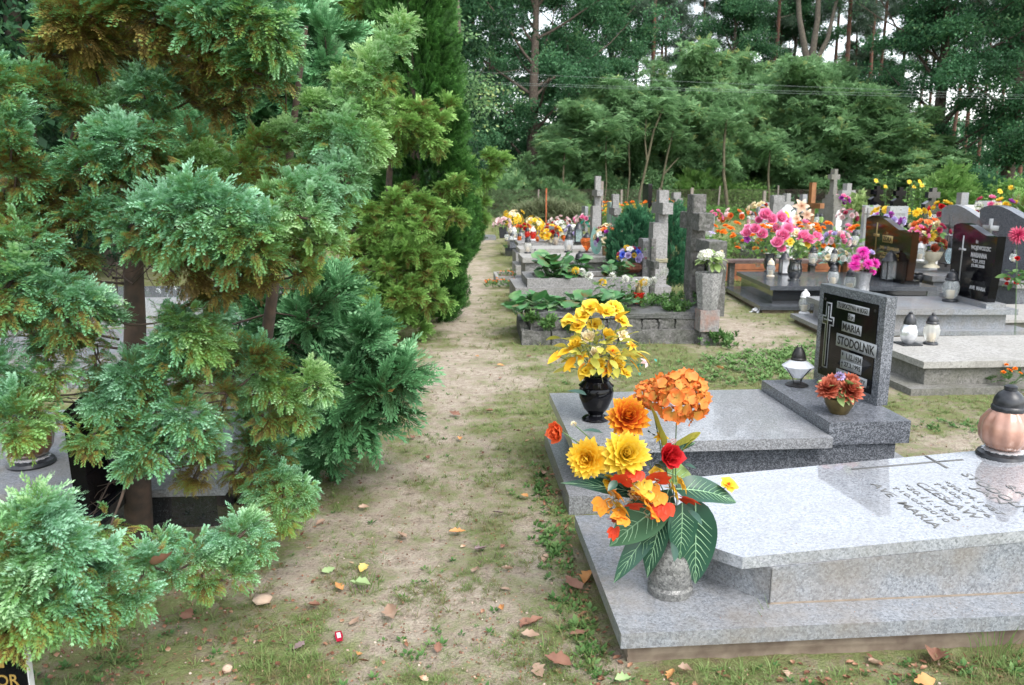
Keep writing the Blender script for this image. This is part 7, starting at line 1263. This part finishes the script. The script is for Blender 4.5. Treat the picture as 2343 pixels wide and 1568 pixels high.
for k, (pl_, pr_, dz, lab) in enumerate([((1000, 162), (2342, 222), 0, 'upper overhead wire crossing before the wood'), ((1000, 186), (2342, 225), .0, 'middle overhead wire crossing before the wood'), ((1000, 190), (2342, 231), .0, 'lowest overhead wire crossing before the wood')]):
    A = np.array(Q(pl_[0], pl_[1], 40)); B = np.array(Q(pr_[0], pr_[1], 40)); d = B-A; A2 = A-d*.9; B2 = B+d*.6; pts = [A2+(B2-A2)*t_+np.array([0, 0, -.35*4*t_*(1-t_)+.35]) for t_ in np.linspace(0, 1, 24)]
    v, f = tube(pts, .0055, 5); g = G(); g.add(v, f); tag(g.build('overhead_wire', M('aluminium_wire', (.22, .26, .25), (.18, .22, .21), 5, .6, metal=.2), sharp=0), lab, 'wire')
# dry stalk heap
mass('dry_stalk_heap', 'heap of dry grey-green stalks before the fence at the end of the left row', 'dry stalks', 1300, (2.4, 7.2), (36, 38), lambda x, y, u_: u_*np.clip(1.0-((x-4.4)/2.3)**2*1.0, .12, 2), [tuft(9, 3, .9), tuft(9, 4, .9)], .45, foliage('grey_green_stalks', [(0, (.12, .12, .07)), (.5, (.16, .2, .1)), (1, (.28, .3, .18))]), 46, (-.2, .3))
# ------------------------------------------------------------------ left grave under the conifer, and the corner stone
o = thing('grave', 'grey granite slab grave seen under the branches of the near conifer', 'grave', (-4.2, 3.58, 0)); grave_box(o, 'body', .0, 3.05, .03, 1.4, 0, .17, GR_BLACK); grave_box(o, 'slab', 0, 3.1, 0, 1.45, .1705, .205, GR_SIDE); foot(-4.2, 3.58, 0, 3.1, 1.45)
grave_box(thing('grave', 'second pale grave slab glimpsed behind the conifer trunk', 'grave', (-4.4, 6.4, 0)), 'slab', 0, 3.0, 0, 1.2, 0, .28, GR_SIDE); foot(-4.4, 6.4, 0, 3., 1.2); grave_box(thing('grave', 'third pale grave slab glimpsed through the conifers', 'grave', (-4.6, 9.3, 0)), 'slab', 0, 2.9, 0, 1.1, 0, .35, GR_LIGHT); foot(-4.6, 9.3, 0, 2.9, 1.1)
pv = P(72, 1062, .205); lantern('pumpkin', 'round brown glass lantern on a black foot behind the lower left branches', pv, .36, M('brown_wicker_glass', (.16, .08, .02), (.09, .04, .015), 30, .3, coat=.5))
a = P(250, 1140, .205); hs = thing('headstone', 'black curved headstone with a stepped foot under the near conifer', 'headstone', (a.x, a.y, .205)); g = G(); v, f = upright([(-.3, 0), (.3, 0), (.33, .5), (-.33, .6)], .06); g.add(v, f); g.build('stone', BLACK_STONE, hs); grave_box(hs, 'foot', -.08, .1, -.33, .33, .0005, .05, GR_BLACK)
a = Q(52, 1440, 2.02); hs = thing('headstone', 'black headstone corner with gold lettering at the bottom left', 'headstone', (a.x, 2.02, 0)); g = G(); v, f = box(-.7, -.004, 0, .022, .0, a.z-.01, .003); g.add(v, f); g.build('stone', BLACK_STONE, hs); g = G(); v, f = box(-.0035, .0, -.0005, .022, 0, a.z-.01, 0); g.add(v, f); g.build('light_edge', SILVERP, hs)
q_ = Q(22, 1556, 2.02); txt('WIKTOR', GOLD, hs, (q_.x-a.x-.06, -.001, q_.z), (1, 0, 0), ZT, .035, .17, .01); g = G(); v, f = box(-.075, -.06, -.003, -.0005, q_.z+.04, q_.z+.13, 0); g.add(v, f); g.build('gold_line', GOLD, hs)
# old wooden stool by the path under the cypress
o = thing('wooden_stool', 'weathered wooden stool half hidden by the dark cypress sprays', 'stool', P(852, 800, 0)); grave_box(o, 'seat', -.14, .1, -.1, .12, .25, .29, M('weathered_wood', (.2, .16, .12), (.12, .1, .08), 15, .8), .01); grave_box(o, 'leg', -.0, .05, -.05, 0, 0, .249, REDW, .004); grave_box(o, 'leg', -.12, -.08, .05, .09, 0, .249, REDW, .004)
# ------------------------------------------------------------------ grass, weeds and litter
q = np.random.default_rng(99); TF = [tuft(9, s, .8) for s in range(4)]
def spread(n, dens, xr=(-3.4, 5.5), yr=(1.2, 12)):
    y = 1/(q.uniform(1/yr[1]**1.0, 1/yr[0], n)); x = q.uniform(-.62, .8, n)*(y+1.2); m = (x > xr[0]) & (x < xr[1]) & outside(x, y) & (q.random(n) < dens(x, y)); return x[m], y[m]
def gdens(x, y): return np.clip((1-sandy(x, y))*.9+1.1*noise2(x, y, 9, 21)-.02-.6*np.clip((2.7-y)/.6, 0, 1)-.5*(x < -.6)*(y < 3.6), .06, 1)
g = G(); x, y = spread(85000, gdens); x2, y2 = spread(34000, lambda x, y: np.clip(gdens(x, y)*1.3, .15, 1)*(y > 4)); x = np.concatenate([x, x2]); y = np.concatenate([y, y2]); z = gh(x, y)
k3 = q.integers(0, 4, len(x)); Rz = frames(np.stack([np.cos(x*999), np.sin(x*999), 0*x], 1)); s = q.uniform(.022, .048, len(x))*(.7+.5*(1-sandy(x, y)))*np.clip(y/5, 1, 1.7); B = np.stack([x, y, z-.002], 1); tb = q.uniform(-.3, .4, len(x))
for k in range(4): m = k3 == k; scatter(g, TF[k], B[m], Rz[m], s[m], tb[m])
x, y = spread(26000, lambda x, y: np.clip(noise2(x, y, 6, 33)*2-.45, 0, 1)*(1-.4*sandy(x, y))); B = np.stack([x, y, gh(x, y)], 1)
for k in range(4): scatter(g, TF[k], B[k::4], frames(np.stack([np.cos(B[k::4, 0]*999), np.sin(B[k::4, 0]*999), 0*B[k::4, 0]], 1)), q.uniform(.03, .07, len(B[k::4])), q.uniform(-.2, .3, len(B[k::4])))
tag(g.build('grass', F_GRASS, smooth=False), 'short patchy grass on the sandy ground', 'grass', kind='stuff')
g = G(); x, y = spread(16000, lambda x, y: np.clip(noise2(x, y, 6, 35)*1.6-.2, 0.03, 1)*(1-.6*sandy(x, y))); B = np.stack([x, y, gh(x, y)], 1); D = frames(np.stack([np.cos(x*77), np.sin(x*77), 0*x], 1))
for k in range(3): scatter(g, WT[k], B[k::3], D[k::3], q.uniform(.014, .035, len(B[k::3])), q.uniform(-.1, .35, len(B[k::3])))
x = q.normal(3.05, .5, 700); y = 6.9+.5*(x-3)+q.normal(0, .32, 700); m = outside(x, y); B = np.stack([x, y, 0*x+.01], 1)[m]; scatter(g, WT[0], B, frames(np.stack([np.cos(B[:, 0]*77), np.sin(B[:, 0]*77), 0*B[:, 0]-.15], 1)), q.uniform(.03, .07, len(B)), .35)
for cx_, cy_, n_ in ((.43, 3.2, 70), (.5, 2.7, 60), (.47, 3.9, 60), (.46, 2.45, 50), (2.6, 2.2, 90), (1.9, 2.24, 30), (.9, 2.26, 22), (3.4, 4.9, 50)):
    B = np.stack([q.normal(cx_, .05 if cx_ < 1 else .25, n_), q.normal(cy_, .2 if cx_ < 1 else .07, n_), 0*np.zeros(n_)], 1); B = B[outside(B[:, 0], B[:, 1])]; D = unit(np.stack([q.normal(0, 1, len(B)), q.normal(0, 1, len(B)), q.uniform(0, .8, len(B))], 1)); scatter(g, WT[1], B, frames(D), q.uniform(.02, .05, len(B)), q.uniform(0, .3, len(B)))
tag(g.build('ground_weeds', F_WEED, smooth=False), 'low clover and small broad-leaved weeds on the ground', 'weeds', kind='stuff')
def oak_leaf(seed, curl):
    qq = np.random.default_rng(seed); n = 9; u_ = np.linspace(0, 1, n); wv = .27*np.sin(PI*u_**.8)*(1+.28*np.sin(u_*22+seed)); wv[0] = wv[-1] = .02; v = []
    for k in range(n):
        for s_ in (-1, -.5, 0, .5, 1): v.append([s_*wv[k]*(1+.1*qq.normal()), u_[k], .35*curl*abs(s_)**1.5*wv[k]*3+curl*.5*(u_[k]-.5)**2+qq.normal(0, .006)])
    v = np.array(v); f = np.array([[a*5+b, a*5+b+1, (a+1)*5+b+1, (a+1)*5+b] for a in range(n-1) for b in range(4)]); return v, f, np.repeat(.5+.15*np.sin(u_*6), 5)
def flake(): return blade(1, .6, 2, 2, .4, .1, .9)
lx = q.uniform(.75, 2.4, 150); ly = q.uniform(2.55, 3.2, 150); m = outside(lx, ly, -9) | True; LZ = np.array([tz(a_-.54)+.0475 for a_ in lx]); lx2 = q.uniform(.6, 1.85, 110); ly2 = q.uniform(3.7, 4.55, 110)
LB2 = np.concatenate([np.stack([lx, ly, LZ], 1)[lx-.54 > .45], np.stack([lx2, ly2, 0*lx2+.364], 1), np.stack([q.uniform(.6, 2.6, 60), q.uniform(2.37, 2.48, 60), np.full(60, .1315)], 1)]); nn_ = len(LB2)
GL_ = G(); scatter(GL_, flake(), LB2, frames(unit(np.stack([q.normal(0, 1, nn_), q.normal(0, 1, nn_), 0*np.zeros(nn_)], 1))), q.uniform(.002, .009, nn_), q.uniform(-.4, .3, nn_)); tag(GL_.build('slab_litter', F_DRY, smooth=False), 'tiny bits of dry needle and leaf lying on the near granite slabs', 'leaf litter', kind='stuff')
g = G(); x, y = spread(38000, lambda x, y: .6+.3*noise2(x, y, 2, 37)+0*x); B = np.stack([x, y, gh(x, y)+.003], 1); D = unit(np.stack([q.normal(0, 1, len(x)), q.normal(0, 1, len(x)), q.normal(0, .25, len(x))], 1)); scatter(g, flake(), B, frames(D, roll=q.normal(0, .4, len(x))), q.uniform(.005, .017, len(x)), q.uniform(-.5, .3, len(x)))
x, y = spread(2200, lambda x, y: np.clip(.12+.5*noise2(x, y, 3, 38), .05, 1)+0*x); B = np.stack([x, y, gh(x, y)+.004], 1); OL = oak_leaf(5, .6); scatter(g, OL, B, frames(unit(np.stack([np.cos(x*91), np.sin(x*91), q.normal(0, .2, len(x))], 1)), roll=q.normal(0, .4, len(x))), q.uniform(.012, .035, len(x)), q.uniform(-.5, .4, len(x)))
for (cx_, cy_, sx_, sy_, n_) in ((-.9, 1.9, .3, .25, 500), (-1.3, 2.6, .35, .6, 500), (-1.1, 3.6, .3, .7, 500), (-.95, 2.0, .35, .3, 300), (.5, 2.8, .05, .4, 120), (.5, 4., .05, .4, 90), (1.8, 2.27, .8, .04, 130)):
    B = np.stack([q.normal(cx_, sx_, n_), q.normal(cy_, sy_, n_), 0*np.zeros(n_)+.006], 1); B = B[outside(B[:, 0], B[:, 1], .0)]; n2_ = len(B); scatter(g, OL if n2_ < 200 else flake(), B, frames(unit(np.stack([q.normal(0, 1, n2_), q.normal(0, 1, n2_), q.normal(0, .3, n2_)], 1))), q.uniform(.01, .035, n2_), q.uniform(-.5, .1, n2_))
tag(g.build('leaf_litter', F_DRY, smooth=False), 'tiny brown leaf fragments and bark bits scattered on the ground', 'leaf litter', kind='stuff')
g = G(); x, y = spread(9000, lambda x, y: .5+0*x, (-2.5, 3.2), (1.3, 6)); sv, sf = bm_arrays((lambda b: (bmesh.ops.create_icosphere(b, subdivisions=1, radius=1), b)[1])(bmesh.new())); sf = np.array(sf)
scatter(g, (sv*[1, 1, .75], sf, np.full(len(sv), .5)), np.stack([x, y, gh(x, y)+.002], 1), frames(unit(q.normal(0, 1, (len(x), 3)))), q.uniform(.002, .007, len(x)), q.uniform(-.4, .4, len(x)))
tag(g.build('pebbles', foliage('acorn_and_pebble', [(0, (.1, .045, .025)), (.5, (.22, .12, .08)), (1, (.55, .46, .38))], trans=0), sharp=0), 'acorns and small pebbles scattered on the sand', 'pebbles', kind='stuff')
# single fallen leaves
DRYM = {'brown': foliage('brown_dry_leaf', [(0, (.13, .06, .04)), (.5, (.24, .12, .08)), (1, (.34, .19, .13))], trans=.1, nscale=20), 'tan': foliage('tan_dry_leaf', [(0, (.24, .15, .1)), (.5, (.36, .24, .17)), (1, (.52, .39, .3))], trans=.15, nscale=20), 'orange': foliage('orange_dry_leaf', [(0, (.4, .16, .06)), (.5, (.55, .27, .1)), (1, (.65, .36, .16))], trans=.15, nscale=20), 'yellow': foliage('yellow_leaf', [(0, (.65, .45, .1)), (1, (.75, .6, .22))], trans=.2), 'grey': foliage('greyish_purple_dry_leaf', [(0, (.15, .1, .1)), (1, (.3, .22, .22))], trans=.1, nscale=20), 'green': foliage('pale_green_leaf_litter', [(0, (.2, .3, .12)), (1, (.35, .45, .22))], trans=.1)}
leaves = [(1027, 1212, .09, 'orange', 'pointed orange leaf lying in the middle of the path'), (930, 1227, .075, 'tan', 'pale folded leaf left of the pointed orange leaf'), (836, 1284, .085, 'yellow', 'bright yellow oval leaf on the left of the path'), (1085, 1254, .08, 'grey', 'greyish curled leaf right of the pointed orange leaf'), (1152, 1171, .075, 'grey', 'dark greyish oval leaf near the nearest grave corner'), (1192, 1130, .07, 'orange', 'light orange leaf below the ranunculus flower'), (1082, 1305, .07, 'tan', 'pale tan leaf below the greyish curled one'), (1240, 1405, .1, 'brown', 'reddish brown oak leaf left of the granite plinth corner'), (1190, 1440, .08, 'tan', 'pale leaf at the lower centre of the path'), (905, 1405, .12, 'tan', 'large crumpled tan leaf in the foreground path'), (745, 1185, .07, 'tan', 'tan leaf under the olive branches'), (822, 1160, .06, 'tan', 'small tan leaf on the path left side'), (1052, 948, .11, 'brown', 'long dark brown leaf far up the path'), (1050, 1000, .07, 'orange', 'small light brown leaf below the long dark one'), (932, 1000, .08, 'brown', 'brown leaf by the cypress tips'), (1128, 940, .07, 'brown', 'small brown leaf near the black vase'), (1262, 1115, .09, 'brown', 'rolled brown leaf against the speckled plinth'), (1240, 1085, .08, 'tan', 'pale brown leaf by the speckled plinth'), (1330, 1150, .1, 'tan', 'light brown leaf beside the big veined leaf'), (1145, 1298, .06, 'tan', 'small crumpled leaf in mid path'),
  (1325, 1335, .13, 'brown', 'large curled brown oak leaf against the granite plinth'), (1345, 1300, .11, 'orange', 'tan oak leaf standing on edge by the granite plinth'), (1300, 1440, .09, 'brown', 'brown leaf near the plinth front corner'), (1300, 1510, .11, 'brown', 'long brown leaf at the bottom centre'), (1220, 1505, .09, 'tan', 'tan leaf at the bottom centre left of the long brown one'), (2110, 1500, .13, 'brown', 'big reddish brown curled leaf in the bottom right sand'), (2120, 1540, .09, 'orange', 'light brown leaf under the big reddish one at bottom right'), (1545, 1520, .06, 'tan', 'small pale leaf below the granite plinth'), (430, 1405, .1, 'brown', 'brown leaf under the lowest cypress branch'), (1620, 900, .1, 'tan', 'tan leaf between the yellow and speckled graves'), (1700, 822, .1, 'tan', 'pale leaf on the sand before the light granite plinth'), (1650, 845, .09, 'orange', 'light brown leaf on the grass by the old cracked grave'), (1648, 1005, .07, 'brown', 'brown leaf on the sand behind the orange hydrangea'), (660, 905, .01, 'brown', None), (1180, 960, .06, 'orange', 'small reddish leaf right of the path'), (975, 1045, .06, 'brown', 'small brown leaf in the middle path'), (1100, 1040, .05, 'tan', 'small pale leaf in the middle path'), (1010, 1290, .04, 'tan', None), (960, 1355, .045, 'brown', None), (1150, 1395, .05, 'orange', 'small orange-brown leaf before the granite corner'), (700, 1460, .06, 'grey', 'small grey leaf in the lower left grass'), (1400, 1545, .08, 'green', 'pale green leaf at the bottom edge'), (1080, 985, .05, 'grey', None), (1900, 1500, .06, 'tan', None), (740, 1300, .09, 'green', 'long green leaf lying in the grass left of the path'), (850, 1330, .12, 'green', 'broad pale green torn leaf on the path')]
for k, (px, py, s, c, lab) in enumerate(leaves):
    if not lab: continue
    p = P(px, py, .01); g = G(); puty(g, oak_leaf(k, .5+.5*math.sin(k*3.1)), (0, -.5*s, 0), (math.cos(k*2.3), math.sin(k*2.3), .12*math.sin(k*1.7)), s*(.7 if c == 'green' else .88), .35*math.sin(k*4.4)); o = g.build('fallen_leaf', DRYM[c], sharp=0); tag(o, lab, 'fallen leaf', 'single fallen leaves on the ground'); o.location = (p.x, p.y, p.z+.008)
ql_ = np.random.default_rng(31); LM_ = [oak_leaf(60+k_, .5+.4*math.sin(k_)) for k_ in range(5)]; LO_ = []
for k_ in range(5):
    g = G(); g.add(*LM_[k_][:2], LM_[k_][2]); o = g.build('fallen_leaf', DRYM[['brown', 'tan', 'brown', 'orange', 'tan'][k_]], sharp=0); LO_.append(o)
xl, yl = spread(170, lambda x, y: .6+0*x, (-1.4, 3.4), (1.7, 8.5))
for k_, (x_, y_) in enumerate(zip(xl, yl)):
    o = LO_[k_] if k_ < 5 else LO_[k_ % 5].copy()
    if k_ >= 5: sc.collection.objects.link(o)
    s_ = ql_.uniform(.035, .07); o.location = (x_, y_, .012); o.scale = (s_, s_, s_); o.rotation_euler = (ql_.normal(0, .25), ql_.normal(0, .25), ql_.uniform(0, 6.28)); tag(o, 'small crumpled leaf, one of many lying loose over the sandy ground', 'fallen leaf', 'small loose leaves scattered over the ground')
for px, py, z_, Y, c, lab in [(350, 1300, 0, 2.35, 'brown', 'folded brown leaf caught on the lowest cypress branch'), (872, 915, 0, 3.85, 'orange', 'dry orange oak leaf caught on the dark cypress tips'), (655, 155, 0, 3.9, 'orange', 'reddish dry leaf caught high in the upper cypress spray')]:
    p = Q(px, py, Y); g = G(); puty(g, oak_leaf(px, .8), (0, 0, 0), (.8, -.3, .6), .1, .3); o = g.build('caught_leaf', DRYM[c], sharp=0); tag(o, lab, 'dry leaf'); o.location = p
# sweet wrapper, puffball, crumpled paper
p = P(775, 1457, .01); g = G(); v, f = prism([(-.013, -.035), (.013, -.035), (.017, 0), (.013, .035), (-.013, .035), (-.016, 0)], 0, .006, .002); g.add(v, f); o = thing('candy_wrapper', 'small crumpled red sweet wrapper on the path', 'wrapper', p, .25, s=.85); g.build('foil', M('red_foil', (.55, .02, .06), (.4, .01, .04), 40, .25, metal=.3), o); g = G(); v, f = box(-.008, .008, -.018, .022, .0062, .0072, 0); g.add(v, f); g.build('silver_patch', SILVERP, o)
for px, py, r_, lab in ((520, 1530, .019, 'round pale puffball in the lower left grass'), (790, 1000, .008, None), (600, 1370, .045, 'small sandy mound or stone beside the lowest branch')):
    if lab: o = tag(part('puffball' if r_ < .03 else 'flat_stone', (np.array(sv)*[r_, r_, r_*(.85 if r_ < .03 else .3)]+np.zeros(3), [list(t_) for t_ in sf]), M('pale_stone', (.5, .38, .28), (.42, .3, .22), 40, .8), None, sharp=0), lab, 'puffball' if r_ < .03 else 'stone'); o.location = P(px, py, r_*.5)
p = P(1730, 712, .02); g = G(); qq = np.random.default_rng(5)
for k in range(12): puty(g, blade(1, .9, 4, 4, 1.3, .4, .8, .15, k, .5, .6), qq.normal(0, .035, 3)*[1, 1, .4], qq.normal(0, 1, 3)+[0, 0, .6], .09, qq.normal())
o = g.build('crumpled_paper', WHITEP, sharp=0); tag(o, 'crumpled white paper lying before the black granite grave', 'crumpled paper'); o.location = p
# long grass blades before the plinth
for k, (px, py, hh, lab) in enumerate(((1770, 1480, .18, 'long upright grass blades before the granite plinth front'), (2280, 1500, .11, 'bright green grass clump at the lower right corner'), (830, 1345, .06, 'small green grass clump in the left of the path'))):
    p = P(px, py, 0); g = G()
    for m_ in range(7 if k == 0 else 30):
        a = m_*2.4; b = np.array([math.cos(a), math.sin(a), 0])*(.01 if k == 0 else .06)*((m_ % 5)/4+.3); ln = hh*(.6+.4*math.sin(m_*1.3)**2); e = np.array([math.cos(a)*.25*ln, math.sin(a)*.2*ln, ln]); v, f = tube([b, b+e*.6, b+e+np.array([math.cos(a), math.sin(a), -.3])*ln*.15], [.0018, .0014, .0004], 3); g.add(v, f, .75)
    o = g.build('grass_clump', F_GRASS, sharp=0); tag(o, lab, 'grass'); o.location = p

g = G(); r = np.random.default_rng(123); n = 26000; y = 11+r.random(n)**1.4*31; x = r.uniform(-.5, .95, n)*(y+2); m = (np.abs(x-path_mid(y)) > path_half(y)+.1)&(x > -2.5)&outside(x, y)&(r.random(n) < np.clip(.55+noise2(x, y, 1.2, 51)*1.2, .05, 1)); x, y = x[m], y[m]
k3 = r.integers(0, 4, len(x)); Rz = frames(np.stack([np.cos(x*999), np.sin(x*999), 0*x], 1)); s = r.uniform(.06, .14, len(x))*(1+y/40)
for k in range(4): m = k3 == k; scatter(g, TF[k], np.stack([x, y, 0*x], 1)[m], Rz[m], s[m], r.uniform(-.2, .3, m.sum()))
tag(g.build('far_grass', F_GRASS, smooth=False), 'rough grass between the farther graves', 'grass', kind='stuff')
